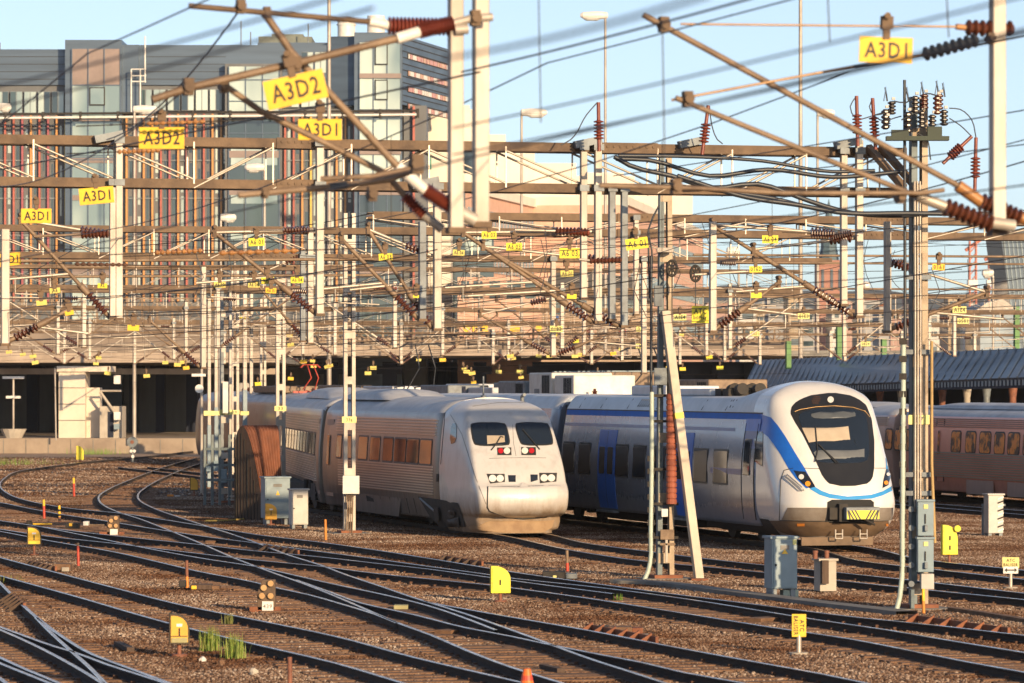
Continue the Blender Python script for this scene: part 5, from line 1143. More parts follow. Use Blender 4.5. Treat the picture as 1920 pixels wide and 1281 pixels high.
# ---------------------------------------------------------------- overhead line: gantries, drop posts, cantilevers, wires, signs
def insul(mb, a, b, r=.085, n=6, core=.03, seg=10):
    a, b = Vector(a), Vector(b); L = (b-a).length; t = (b-a)/L; pr = [(0,core)]
    for k in range(n):
        c = L*(k+.5)/n; h = L/n
        pr += [(c-h*.48,core*1.1),(c-h*.15,r),(c+h*.12,r*.96),(c+h*.3,core*1.3)]
    pr.append((L,core)); mb.tube2([a+t*q for q, _ in pr], [x for _, x in pr], t, seg); return mb
def gantry(label, Y0, xa, xb, z1, z2, name='gantry', depth=.7, h=.17, lat=True, posts=(), lr=.022, lm='paletube'):
    A, B = PL(xa,HY,Y0), PL(xb,HY,Y0); A.z = B.z = 0; t = (B-A); L = t.length; t /= L; n = DT
    T = thing(name, label, 'gantry', (A+B)/2)
    for nm, z in (('top_chord',z1),('bottom_chord',z2)):
        m = MB()
        for d in (0, depth):
            a = A+n*d+UP*z; m.obox(a+t*L/2, t*L/2, n*.012, UP*h/2)                       # channel: web and two flanges
            for s_ in (-1,1): m.obox(a+t*L/2+n*(.045 if d == 0 else -.045)+UP*s_*(h/2-.008), t*L/2, n*.045, UP*.008)
        m.build(nm, M['rustbeam'], T)
    m = MB(); q = 0; k = 0
    while q < L:
        p = A+t*q
        for d in (0,depth): m.bar(p+n*d+UP*z2, p+n*d+UP*z1, .028, .028)
        m.bar(p+UP*z1, p+n*depth+UP*z1, .035); m.bar(p+UP*z2, p+n*depth+UP*z2, .035)
        if lat and q+1.5 < L:
            a, b = (z1, z2) if (k//3) % 2 == 0 else (z2, z1)
            m.tube([p+n*.0+UP*(a-.08), p+t*1.5+UP*(b+(.08 if b < a else -.08))], lr, 5); m.tube([p+n*depth+UP*(a-.08), p+t*1.5+n*depth+UP*(b+(.08 if b < a else -.08))], lr, 5)
        q += 1.5; k += 1
    m.build('lattice', M[lm], T)
    for i, px in enumerate((xa+(xb-xa)*.37, xa+(xb-xa)*.71)):     # splice plates with bolt rows
        for z in (z1,z2):
            p = PL(px,HY,Y0); p.z = z; m = MB(); m.obox(p-n*.02, t*.55, n*.012, UP*(h/2+.015))
            for b in range(8): m.obox(p-n*.04+t*(-.45+b*.13)+UP*.02, t*.02, n*.012, UP*.02)
            m.build('splice_plate', M['rustbeam'], T)
    for p in posts:
        px, yt, yb, w = p[:4]; mm = p[4] if len(p) > 4 else M['galv']; off = p[5] if len(p) > 5 else -.12
        s_ = S(PL(px,HY,Y0).y); a = PL(px,yt,Y0)+n*off; b = PL(px,yb,Y0)+n*off; ww = w/s_
        m = MB(); m.bar(a, b, ww, ww, side=DP); po = m.build('drop_post', mm, T, bevel=ww*.08)
        m = MB(); m.bar(b-UP*.03, b+UP*.02, ww*1.25, ww*1.25, side=DP); m.build('end_plate', M['rustbeam'], po)
        for z in (z1,z2):
            if a.z > z-.1: m = MB(); m.obox(Vector((a.x,a.y,z))-n*(ww/2+.01), DP*(ww*.75), n*.015, UP*.06); m.obox(Vector((a.x,a.y,z))+n*.1, DP*(ww*.7), n*.18, UP*.03); m.build('clamp', M['galvdark'], po)
    return T
def arm(label, Y0, bot, tip, top=None, group=None, mi=None, mt=None, r=.03, ins=.48, ext=.06, reg=.45, nsh=6, rr=.085):
    """cantilever: foot insulator and raking tube to the tip, top insulator and level stay, registration tube with steady arm"""
    mi = mi or M['brownins']; mt = mt or M['tan']
    A, B = PL(*bot,Y0), PL(*tip,Y0); d = (B-A).normalized(); L = (B-A).length
    T = thing('cantilever_arm', label, 'cantilever', A, 0, group)
    m = MB(); m.tube([A, A+d*.14], .045, 8); m.build('foot_bracket', M['tan'], T)
    m = MB(); insul(m, A+d*.12, A+d*(.12+ins), rr, nsh); m.build('insulator', mi, T)
    m = MB(); m.tube([A+d*(.12+ins), A+d*(.36+ins)], r*1.7, 10); m.tube([A+d*(.34+ins), B+d*ext], r, 8); m.build('raking_tube', mt, T)
    if top:
        C = PL(*top,Y0); e = (B-C).normalized(); Lc = (B-C).length
        m = MB(); insul(m, C+e*.1, C+e*(.1+ins*.95), rr, nsh); m.build('insulator', mi, T)
        m = MB(); m.tube([C, C+e*.1], .04, 8); m.tube([C+e*(.1+ins*.95), B], r*.75, 8); m.build('stay_tube', M['paletube'], T)
    m = MB(); m.bar(B-UP*.09, B+UP*.12, .07, .09); m.tube([B+UP*.1-DT*.1, B+UP*.1+DT*.1], .04, 6); m.build('wire_clamp', M['rustbeam'], T)
    if reg:
        P = A+(B-A)*reg; sgn = 1 if B.x > A.x else -1; Q = Vector((B.x, B.y, P.z-.12))+DP*sgn*.35
        m = MB(); m.tube([P, Q], r*.7, 6); m.tube([P+(Q-P)*.8, P+(Q-P)*.8-UP*.28, P+(Q-P)*.45-UP*.34], .016, 5); m.build('registration_arm', M['paletube'], T)
    return T
def sign(px, py, w, txt, label, Y=None, tilt=0, m=None, ar=.48, group=None, letter=True, real=.52, hang=.18):
    if m is M['yellow2'] and w < 25: m = (M['yellow2'], M['yellow'], M['yellowpale'], M['yellowfaded'])[int(px*7+py) % 4]; tilt += ((px*13+py) % 7)-3
    Y = Y or real*F/w; c = W(px,py,Y); ww = w/S(Y); hh = ww*ar; a = R(tilt); ux = Vector((math.cos(a),0,math.sin(a))); uy = Vector((-math.sin(a),0,math.cos(a))); un = Vector((0,1,0))
    T = thing('section_sign', label, 'sign', c, 0, group)
    b = MB(); b.obox(c, ux*ww/2, un*.006, uy*hh/2); po = b.build('plate', m or M['yellow'], T, bevel=.003)
    if hang: b = MB(); top = c+uy*hh/2; b.bar(top-uy*.02, top+uy*hang*.5, .06, .03); b.bar(top+uy*hang*.4, top+uy*hang, .10, .06); b.tube([top+uy*hang-un*.08, top+uy*hang+un*.08], .03, 6); b.build('hanger', M['rustbeam'], T)
    if letter and txt:
        lines = txt.split('\n'); n = len(lines)
        for i, tx in enumerate(lines):
            b = MB(); lettering(b, tx, c-un*.009+uy*hh*(.5-(i+.5)/n)*.8, ux, uy, ww*.80*min(1,len(tx)/3.2), hh*.62/n); b.build('lettering', M['black'], po)
    return T
# ---- nearest structure, close to us and out of focus
Y1 = 36.0
g1 = gantry('nearest wire gantry whose two pale posts hang down from above the picture', Y1, -260, 2200, 8.9, 8.15, depth=.7,
            posts=((848,-60,432,26),(904,-60,420,28,M['galv'],.05),(1861,-60,436,26)))
for px in (-230, 2170):
    p = PL(px,HY,Y1); p.z = 0; m = MB(); m.bar(p, p+UP*9, .3, .3, side=DP); m.build('leg', M['galv'], g1)
def rig(label, Y0, tubes=(), inss=(), balls=(), cat='cantilever', name='cantilever_arm', off=0.0):
    """free cantilever: tubes [(points, radius px, material)], insulators [(a,b,radius px,sheds,material)], clamps [(x,y,size px)]"""
    P0 = PL(*tubes[0][0][0],Y0) if tubes else PL(*inss[0][0],Y0); T = thing(name, label, cat, P0)
    px = lambda p: PL(p[0],p[1],Y0)+DT*(off+(p[2] if len(p) > 2 else 0))
    k = Y0/F
    for pts, r, mm in tubes: m = MB(); m.tube([px(p) for p in pts], r*k, 10); m.build('tube', mm, T)
    for a, b, r, n, mm in inss:
        m = MB(); insul(m, px(a), px(b), r*k, n, r*k*.5, 14); m.build('insulator', mm, T)
    for x, y, s_ in balls: m = MB(); c = px((x,y)); m.bar(c-UP*s_*k*.6, c+UP*s_*k*.6, s_*k*.7, s_*k*.9); m.tube([c-DT*.08,c+DT*.08], s_*k*.4, 8); m.build('wire_clamp', M['rustbeam'], T)
    return T
rig('thick rusty rod from upper left to a dark red insulator by the near post', Y1, [([(350,13),(700,44)],5.5,M['rustbeam']),([(688,42),(724,50)],9,M['white'])], [((722,50),(838,52),17,16,M['redins'])], [(447,14,22)], off=-.1)
rig('pale raking tube rising right to a red insulator, big tilted sign hangs on it', Y1, [([(278,190),(345,168),(545,122),(738,75)],7.5,M['tan']),([(734,76),(778,63)],11,M['white']),([(838,48),(876,38),(912,36)],8,M['galv']),([(842,60),(866,58)],10,M['galv'])], [((775,63),(840,46),15,13,M['redins'])], [(345,166,26),(545,124,24),(880,38,24)], off=-.2)
rig('long tan tube falling right past two signs to the red insulator at the post foot', Y1, [([(490,22),(505,42),(545,100),(745,315)],7,M['tan']),([(742,312),(795,358)],11,M['white']),([(852,395),(888,414)],13,M['galv'])], [((793,357),(855,396),16,15,M['redins'])], [(498,25,18)], off=-.05)
rig('second tan tube falling right behind the first one to a smaller red insulator', Y1, [([(430,155),(500,205),(735,322),(772,366)],6,M['tan']),([(806,400),(842,428)],9,M['galv'])], [((770,364),(808,402),13,9,M['redins'])], [(430,158,20)], off=.25)
rig('blurred level registration tube low on the near left cantilever with a dark sleeve', Y1, [([(421,372),(600,356),(700,343),(745,326)],6,M['tan']),([(590,357),(622,353)],7.5,M['cable'])], [], [(470,368,16),(668,370,22)], off=-.6)
rig('blurred thin tube crossing the main gantry left of the near posts', Y1, [([(560,345),(655,340),(745,322)],5,M['tan'])], [], [(735,318,30)], off=-.9)
rig('tan stay wire running level to the insulator atop the near right post', Y1, [([(1270,47),(1560,50),(1790,52)],2.2,M['wirelight']),([(1785,52),(1806,54)],6,M['orangeins'])], [((1803,54),(1892,56),16,7,M['brownins'])], [(1655,48,18)], off=-.1)
rig('black insulator with a thin pole running down left from the near right post', Y1, [([(1250,190),(1600,125),(1722,104)],2.6,M['wirelight']),([(1590,127),(1650,117)],3,M['cable'])], [((1720,105),(1822,77),14,8,M['cable'])], [(1845,75,18)], off=-.15)
rig('long upper tan tube falling right to the ochre and brown insulator at the right edge', Y1, [([(1200,30),(1790,350)],6,M['tan']),([(1788,349),(1832,380)],12,M['orangeins']),([(1902,408),(1925,416)],11,M['orangeins'])], [((1830,378),(1906,411),18,8,M['brownins'])], [(1238,48,24)], off=-.1)
rig('long lower pale tube falling right to the fat brown insulator at the near right post', Y1, [([(1248,188),(1700,372)],5.5,M['tan']),([(1696,370),(1752,391)],11,M['paletube']),([(1834,420),(1878,426)],12,M['galv'])], [((1748,390),(1838,424),18,8,M['brownins'])], [(1270,190,24),(1665,374,18)], off=-.3)
rig('level pale tube running right across the picture just under the main gantry', Y1, [([(1100,352),(1280,357),(1440,366),(1700,366),(1740,360)],4.5,M['tan'])], [], [(1242,354,24)], off=-.4)
# ---- main gantry across the whole picture
Y2 = 80.0
g2 = gantry('main brown gantry spanning the whole picture with two bolted chords', Y2, -90, 1700, 8.83, 8.05,
            posts=((209,352,596,11),(221,254,598,13),(597,278,590,14),(817,345,618,14),(789,416,600,13,M['galvdark']),(1091,285,560,12),(1118,262,604,13),(1144,352,600,12,M['galvdark']),(1167,360,612,12,M['galvdark']),(1578,292,572,12),(1607,264,594,13),(1333,416,622,12),(1660,416,622,12),(8,430,646,15)))
for px in (-84,):
    p = PL(px,HY,Y2); p.z = 0; m = MB(); m.bar(p, p+UP*9, .3, .3, side=DP); m.build('leg', M['galv'], g2)
for px, y in ((208,258),(1105,268),(1592,270),(1300,268),(800,344)):     # dark feed-through boxes on the chords
    p = PL(px,y,Y2)-DT*.1; m = MB(); m.bar(p-DP*.32-UP*.05, p+DP*.2+UP*.06, .18, .14, side=DT); m.build('dark_fitting', M['galvdark'], g2)
ARM2 = [
 ('main gantry arm reaching left from the paired posts under the A3D1 sign', (206,596),(38,412),(205,440)),
 ('main gantry arm reaching left from the post below the two big tilted signs', (592,588),(402,436),(590,431)),
 ('main gantry arm reaching left to the lattice mast from the dark post', (783,598),(640,448),None),
 ('main gantry arm with paired brown insulators beside the grey train roof aerial', (810,616),(690,430),(810,480)),
 ('long main gantry arm falling right to two fat insulators above the grey train cab', (1110,604),(868,436),(1112,434)),
 ('lower long main gantry arm above the grey train ending at the dark double posts', (1160,612),(905,462),(1140,488)),
 ('main gantry arm falling right to the insulator left of the big right mast', (1600,592),(1412,468),(1605,446)),
 ('upper main gantry arm from the post with cables to the paired insulators at right', (1572,572),(1335,422),(1570,438)),
 ('main gantry arm rising right from the post beside the ATC sign', (1340,618),(1460,530),None),
 ('main gantry arm rising right from the post left of the big right mast', (1668,618),(1850,548),(1662,490)),
 ('main gantry arm rising right from the cut off post at the left edge', (16,640),(130,580),None)]
for l, a, b, c in ARM2: arm(l, Y2, a, b, c, mt=M['tan'], r=.038)
rig('red rod with a level brown insulator pair at the pale post above the grey train', Y2, [([(960,432),(1038,434)],2.5,M['paletube'])], [((1036,434),(1095,436),8,9,M['brownins']),((1062,436),(1100,437),7,6,M['redins'])], [], off=-.2)
rig('level brown insulator on the dark post pair left of the blue grey mast', Y2, [([(1100,489),(1080,487)],2.5,M['galv'])], [((1100,490),(1160,488),6,9,M['brownins'])], [], off=-.2)
rig('two brown insulators strung between the pale post and the lattice work at upper left', Y2, [([(60,444),(150,441)],2.5,M['tan'])], [((148,441),(200,439),8,8,M['brownins'])], [], off=-.25)
# ---- second and third gantry
Y3 = 116.0
g3 = gantry('second wire gantry standing on the slender lattice masts, behind the main one', Y3, -130, 1560, 8.5, 7.78,
            posts=((580,435,644,11),(566,470,640,9,M['galvdark']),(380,500,690,9),(1035,470,668,9),(1205,480,700,9)))
g3b = gantry('single brown beam at right carrying cables behind the main gantry', 98, 700, 2050, 8.22, 7.86, posts=((1190,412,590,9),))
ARM3 = [('second gantry arm reaching left from the post left of the lattice mast', (574,640),(470,520),(570,478)),
 ('second gantry arm reaching left out of the mast cluster', (376,690),(280,600),None),
 ('second gantry arm reaching right from the mid post over the grey train', (1040,666),(1180,610),None),
 ('second gantry arm reaching left from the mid post over the grey train', (1030,664),(900,590),(1030,560))]
for l, a, b, c in ARM3: arm(l, Y3, a, b, c, r=.034)
far = []
NTH = {3:'third', 4:'fourth', 5:'fifth', 6:'sixth'}
for gi, Y0, z1, z2, xa, xb in ((3,150,8.4,7.7,-150,1500),(4,184,8.3,7.6,-150,2100),(5,222,8.2,7.5,-150,2100),(6,262,8.2,7.5,-150,2000)):
    posts = []; rnd = random.Random(gi); s_ = S(Y0); x = xa+60+rnd.uniform(0,40); arms = []
    while x < xb-20:
        s1 = S(PL(x,HY,Y0).y); yt = HY-(z2-H+.25)*s1; yb = HY-(5.6-H)*s1
        posts.append((x, yt, yb, max(5.2, .135*s1))); sg = rnd.choice((-1,1)); L = rnd.uniform(2.2,2.9)
        arms.append(((x+sg*.12*s1, yb-.05*s1),(x+sg*L*s1, yb-1.75*s1),(x+sg*.1*s1, yb-1.7*s1) if rnd.random() < .7 else None))
        if rnd.random() < .35: arms.append(((x-sg*.12*s1, yb-.05*s1),(x-sg*L*s1, yb-1.75*s1),None))
        x += rnd.uniform(4.2,6.5)*s1
    gantry(f'{NTH[gi]} wire gantry in the dense web of wires, thinner with distance', Y0, xa, xb, z1, z2, posts=posts, h=.15, lr=.011, lm='galv')
    for a, b, c in arms: arm(f'small far cantilever arm hanging on the {NTH[gi]} gantry', Y0, a, b, c, group=f'far arms on the {NTH[gi]} gantry', r=.03, mt=M['paletube'] if rnd.random() < .6 else M['tan'])
# ---- wires
nw = [0]
def wire(label, pts, r=.008, m=None, group=None, cat='wire', name='overhead_wire', n=4, seg=24, sag=0.0):
    P = []
    for a, b in zip(pts, pts[1:]):
        for k in range(seg): q = k/seg; P.append(a+(b-a)*q-UP*sag*4*q*(1-q))
    P.append(pts[-1]); c = P[0]
    b = MB(); b.tube(P, r, n, True, True); o = b.build(name, m or M['wire']); tag(o, label, cat, group); return o
def along(c, t, z): v = DP*c+DT*t; v.z = z; return v
SUP = [4, 36*CT+4, 80, 116, 150, 184, 222, 262]
rnd = random.Random(21)
for c in (5.6, 9.7, 12.6, 16.4, 20.4, 24.6, 29.5, 35.0, 40.0, 46.0, 55.0):
    t = [max(3, 6+c*.15)]+[36, 80, 116, 150, 184, 222, 262, 300]
    b = MB(); base = along(c, 100, 7.0)
    T = thing('contact_line', 'thin dark contact line running away along the tracks among many alike', 'wire', base, 0, 'contact lines above the tracks')
    msg = []
    for a, d in zip(t, t[1:]):
        sg_ = .62 if a >= 30 else .06
        for k in range(10): q = k/10; msg.append(along(c, a+(d-a)*q, 7.15-sg_*4*q*(1-q)))
    msg.append(along(c, t[-1], 7.15)); m = MB(); m.tube(msg, .007, 4); m.build('messenger_wire', M['wire'], T)
    con = [along(c+(.22 if i % 2 else -.22), a, 5.55) for i, a in enumerate(t)]; m = MB(); m.tube(con, .007, 4); m.build('contact_wire', M['wire'], T)
    for a, d in list(zip(t, t[1:]))[1:5]:
        for q in (.14,.32,.5,.68,.86): m = MB(); m.tube([along(c, a+(d-a)*q, 7.15-.62*4*q*(1-q)), along(c, a+(d-a)*q, 5.55)], .004, 3); m.build('dropper', M['wire'], T)
# individual cross and feeder wires seen in the photo (end pixels with distances)
XW = [('thick blurred feeder wire crossing the top left sky to the upper edge', (-20,165,22),(640,-8,14),.007),
 ('second blurred feeder wire crossing the slate building roof at top left', (-20,205,24),(700,15,15),.007),
 ('dark wire rising from the far left over the A3D2 signs to the near posts', (-10,320,52),(900,135,34),.010),
 ('sharp dark wire crossing the sky right of the near posts to the top edge', (866,135,34),(1420,-6,26),.009),
 ('heavy blurred wire high in the sky between the near posts and the lamp', (830,110,13),(1330,-10,10),.007),
 ('blurred wire in the sky rising right beneath the tall street lamp', (850,240,24),(1930,-10,15),.006),
 ('blurred lower wire in the sky passing behind the long tan tubes', (850,290,24),(1930,60,16),.006),
 ('dark wire from the top rod down left past the slate tower', (447,22,36),(200,262,60),.009),
 ('dark wire falling left from the tilted sign to the paired posts', (345,170,36),(0,350,62),.008),
 ('thin wire over the cables at right rising to the right edge', (1150,330,60),(1930,205,44),.008),
 ('thin dark wire rising to the right edge beneath the long tubes', (1240,345,60),(1930,270,44),.008),
 ('dark wire low at right rising behind the big right mast', (1050,470,70),(1930,300,46),.009),
 ('dark wire falling from the lattice mast to the left edge', (700,400,80),(-10,470,92),.009),
 ('black wire sweeping from left edge under the A6 signs', (-10,560,74),(820,468,58),.009),
 ('black wire sweeping low from the left edge to the dark posts', (-10,585,78),(800,545,62),.009),
 ('black wire from left edge above the bridge to the blue grey mast', (-10,640,90),(1230,520,66),.010),
 ('dark wire crossing from the grey train roof to the right edge', (640,660,120),(1930,478,70),.010),
 ('dark wire crossing low behind the big right mast', (900,640,120),(1930,520,78),.010)]
for l, a, b, r in XW: wire(l, [W(*a), W(*b)], r, sag=.2 if b[2] > 44 else .015)
# hand-over of wires sideways between gantries: crossing wires in the far web
for k in range(62):
    y0 = rnd.uniform(430,690); y1 = y0+rnd.uniform(-75,30); Ya = rnd.uniform(95,230); xa = rnd.uniform(-60,700); xb = xa+rnd.uniform(500,1300)
    wire('thin dark crossing wire in the dense far web of overhead wires', [W(xa,y0,Ya), W(xb,y1,Ya*rnd.uniform(.8,.95))], .009, group='crossing wires in the far web', sag=.2, seg=10, m=M['wire'] if rnd.random() < .7 else M['wirelight'])
for k in range(22):
    px = rnd.uniform(20,1880); Y = rnd.uniform(70,130); y0 = rnd.uniform(400,520); p = [W(px,y0,Y), W(px+rnd.uniform(-20,20),y0+45,Y), W(px+rnd.uniform(-14,26),y0+rnd.uniform(80,130),Y)]
    b = MB(); q = cat_rom(p, .3); b.tube(q, .011, 4); o = b.build('jumper_cable', M['cable']); tag(o, 'short black jumper cable hanging in a loop between wires', 'cable', 'jumper cables in the overhead web')
# heavy black cables along the main gantry at right
for i, (l, pts) in enumerate((('thick black cable looping from above the blue grey mast along the gantry', [(1155,298),(1215,300),(1330,330),(1440,318),(1560,332),(1690,322)]),
  ('second thick black cable drooping from the gantry end and running right', [(1152,294),(1180,310),(1260,330),(1330,352),(1420,345),(1520,378),(1580,396),(1700,404),(1800,392)]),
  ('upper black cable strapped level beneath the top chord at right', [(1160,292),(1300,294),(1430,302),(1560,322),(1640,320)]),
  ('black cable sagging below the lower chord to the big right mast', [(1240,345),(1330,356),(1450,372),(1545,395),(1690,405)]),
  ('lower thick dark blue cable sweeping right under the brown beam', [(1270,330),(1400,370),(1500,385),(1570,398),(1700,400),(1930,402)]))):
    b = MB(); b.tube(cat_rom([PL(x,y,Y2-1.0-i*.35) for x, y in pts], .25), (.042,.045,.034,.036,.045)[i], 8); tag(b.build('feeder_cable', M['cable']), l, 'cable')
# upright red brown insulators with loops of cable
for x0,y0,x1,y1,l,lp in ((1122,192,1123,272,'upright red insulator on the main gantry left of the lamp pole',[(1120,192),(1100,215),(1070,262),(1052,272)]),(1328,198,1318,278,'upright red insulator on the main gantry above the black cables',[(1330,198),(1336,240),(1345,262),(1355,270)]),(1606,180,1608,262,'left of two upright red insulators beside the switch mast',[(1606,180),(1594,200),(1604,222),(1640,216),(1660,210)]),(1636,184,1641,268,'right of two upright red insulators beside the switch mast',[(1636,184),(1630,200),(1650,225),(1690,218)]),(1830,258,1828,345,'upright red insulator hanging off the switch mast at far right',[(1830,258),(1822,225),(1800,205),(1780,203)]),(1822,256,1775,300,'slanting red insulator right of the switch mast',[(1822,256),(1800,235),(1780,222)])):
    Yq = 79; T = thing('insulator', l, 'insulator', PL(x1,y1,Yq)); A, B = PL(x0,y0,Yq), PL(x1,y1,Yq); d = B-A
    m = MB(); m.tube([A,A+d*.45], .035, 8); m.tube([A+d*.85,B+d*.15], .035, 8); m.build('rod', M['redins'], T); m = MB(); insul(m, A+d*.42, A+d*.88, .10, 6, .035); m.build('sheds', M['redins'], T)
    m = MB(); m.tube(cat_rom([PL(x,y,Yq) for x, y in lp], .1), .012, 5); m.build('cable_loop', M['cable'], T)
for x, y0, y1 in ((1242,45,290),(1010,-5,230),(1552,-5,78),(1775,-5,70)): wire('thin upright blurred dropper wire in the sky', [W(x,y0,30), W(x+4,y1,30)], .006, group='blurred droppers in the sky', seg=2)
# brown insulators strung in the wires, ochre chains
for x0,y0,x1,y1,l,r,mm,Y in ((410,475,560,470,'ochre bead insulator chain across the fin screens at left',5,M['orangeins'],50),(290,474,380,470,'short ochre bead chain left of the paired posts',5,M['orangeins'],55),(220,285,300,282,'ochre bead chain below the upright A3D2 sign',5,M['orangeins'],50),(275,232,385,228,'red and ochre chain just above the upright A3D2 sign',4,M['orangeins'],48),(140,495,240,497,'rust coloured chain left at the paired posts',4,M['rustclip'],62),(530,432,580,431,'brown insulator near the post right of the A6 01 sign',7,M['brownins'],78),(1350,493,1380,494,'brown insulator on the wire right of the ATC sign',6,M['brownins'],88),(1520,438,1565,440,'level brown insulator at the pale posts right of centre',9,M['brownins'],79),(1560,448,1598,438,'slanted brown insulator crossing the right pale post',9,M['brownins'],79),(1668,491,1696,490,'brown insulator touching the big right mast',6,M['brownins'],84),(930,440,980,442,'grey chain insulator right of the leftmost A6 D3 sign',4,M['concretedark'],100),(540,545,575,547,'red insulator at the far post below A6 04',6,M['brownins'],112),(700,540,745,541,'small red insulator right of the lattice mast',4,M['redins'],120)):
    m = MB(); insul(m, W(x0,y0,Y), W(x1,y1,Y), r*Y/F, 9, r*Y/F*.4); T = thing('insulator', l, 'insulator', W(x0,y0,Y)); m.build('sheds', mm, T); d = (W(x1,y1,Y)-W(x0,y0,Y)); m = MB(); m.tube([W(x0,y0,Y)-d*1.2, W(x0,y0,Y)], .009, 4); m.build('wire_tail', M['wire'], T); m = MB(); m.tube([W(x1,y1,Y), W(x1,y1,Y)+d*1.0], .009, 4); m.build('wire_tail', M['wire'], T)
# ---- signs
sign(554,168,115,'A3D2','largest yellow A3D2 sign, tilted, hung on the raking tube at the top',tilt=13,Y=35.2)
sign(303,259,85,'A3D2','level yellow A3D2 sign in front of the main gantry at left')
sign(600,243,82,'A3D1','yellow A3D1 sign half crossed by tan tubes beneath the largest sign',Y=46)
sign(181,367,65,'A3D1','yellow A3D1 sign beside the paired pale posts',tilt=5)
sign(68,405,57,'A3D1','yellow A3D1 sign near the left edge crossed by a tan tube')
sign(14,487,50,'A3D1','yellow A3D1 sign cut off by the left edge',tilt=6)
sign(1661,94,100,'A3D1','yellow A3D1 sign alone in the sky at upper right',tilt=-2,Y=36)
A6 = [(917,441,28,'A6 03','yellow A6 03 sign just below the feet of the two near posts',0),(964,463,30,'A6 03','small yellow A6 03 sign over the pink building left of centre',0),(1068,475,38,'A6 03','bright yellow A6 03 sign in the middle of the pink building',0),(1194,457,42,'A6 01','tilted yellow A6 01 sign left of the blue grey mast',8),(481,454,30,'A6 01','yellow A6 01 sign over the green glass bay at left',2),(1444,449,30,'A6 04','yellow A6 04 sign in the sky left of the church tower',0),
 (412,534,22,'A6 03','yellow A6 03 sign leftmost above the mast cluster',0),(476,534,22,'A6 04','yellow A6 04 sign second above the mast cluster',0),(502,526,24,'A6 02','yellow A6 02 sign highest above the mast cluster',3),(508,545,20,'A6 01','yellow A6 01 sign lowest above the mast cluster',-2),(557,525,24,'A6 04','yellow A6 04 sign touching the brown insulator by the far post',0),(192,536,18,'A6','narrow yellow A6 sign beside the paired pale posts',0),(723,482,26,'A6 03','yellow A6 03 sign right of the lattice mast top',3),(860,474,22,'A6 04','yellow A6 04 sign crossed by a pale tube under the near posts',-6),(1063,513,24,'A6 01','shaded brownish A6 01 sign in the middle of the pink building',3),
 (1417,505,24,'0162','yellow sign on wires left of the church tower, lower one',0),(1760,501,24,'0161','yellow sign right of the big mast by the red cranes',0),(1072,556,18,'','small blank yellow sign below the pink building',0),(1418,554,20,'','small yellow sign crossed by tubes below the church',0),(78,568,20,'','stout yellow sign in the wires at far left',10),(103,545,20,'A6','yellow sign pair at far left, upper',8),(130,587,17,'','yellow sign at far left below the pair',12),(250,615,22,'','bright yellow sign over a dark round lens at left',0),(780,556,11,'','tiny yellow sign beside the dark post',0)]
for k_, (x, y, w, tx, l, ti) in enumerate(A6): sign(x, y, w, tx, l, tilt=ti, m=M['yellow2'], ar=.5, Y=76-k_*.15, letter=bool(tx) and w >= 18)
YT = mat('pale yellow sign enamel', (.72,.66,.22), .5, 0, (.6,.55,.2), 4)
for x, y, w, tx, l in ((1275,595,24,'A1E4','pale A1E4 plate left of the ATC sign behind the leaning post'),(1507,593,22,'01E3','pale 01E3 plate in the wires under the church'),(1799,581,26,'A1E4','pale A1E4 plate right of the big right mast'),(1806,602,22,'0501','pale yellow 0501 plate below the A1E4 plate at right'),(1415,626,18,'0A01','pale yellow plate above the canopy roof at left'),(1623,645,18,'0824','pale yellow plate above the canopy roof left of the big mast'),(1043,617,24,'01E2','pale 01E2 plate on the bridge beside a red insulator'),(1203,617,20,'01E','pale plate left of the blue grey mast over the bridge'),(1201,649,18,'0201','pale plate lower beside the blue grey mast')): sign(x,y,w,tx,l,m=YT,Y=.44*F/w*.8,ar=.5)
sign(1313,590,32,'ATC\nbörjar','square yellow ATC börjar sign on the pale post right of the leaning post',Y=84,ar=1.0,m=M['yellow2'],hang=0)
rnd = random.Random(33)
pts = [(17,660),(43,665),(62,668),(66,680),(185,671),(180,682),(202,700),(275,705),(310,680),(344,679),(333,684),(349,690),(484,720),(430,578),(543,630),(545,647),(569,678),(586,677),(588,687),(614,688),(619,686),(545,710),(572,770),(700,690),(785,675),(830,675),(875,697),(870,692),(957,668),(962,672),(1010,668),(1030,668),(1078,668),(1090,665),(1150,663),(1165,655),(1255,690),(885,700),(935,697),(888,717),(975,697),(977,708),(1120,700),(1280,692),(1278,628),(1040,628),(1080,640),(690,700),(455,595),(1330,670),(1350,690)]
for x, y in pts:
    w = rnd.uniform(9,13); sign(x,y,w,'','tiny yellow plate among the far wires in front of the bridge',Y=rnd.uniform(190,255),m=M['yellow2'],ar=.55,tilt=rnd.choice((0,0,4,-5,9)),letter=False,hang=.25,group='tiny yellow plates in the far wires')
# level gallery tubes behind the second gantry (red brown and pale cross members)
for y, Y, l in ((490,104,'brown cross span tube behind the main gantry at upper left'),(502,128,'pale cross span tube under the brown one at upper left'),(520,126,'thin brown cross span level with the A6 signs at left')):
    wire(l, [PL(-60,y,Y), PL(700,y-4,Y)], .04, M['tan'], cat='beam', name='cross_span', seg=2, n=6)
for y, Y, l in ((478,108,'pale cross span tube left of the big right mast'),(492,112,'second pale cross span tube over the canopy side'),(540,128,'third pale cross span crossing the skyline'),(556,130,'lowest tan cross span crossing the skyline')):
    wire(l, [PL(1300,y,Y), PL(1990,y+4,Y)], .032, M['tan'], cat='beam', name='cross_span', seg=2, n=6)
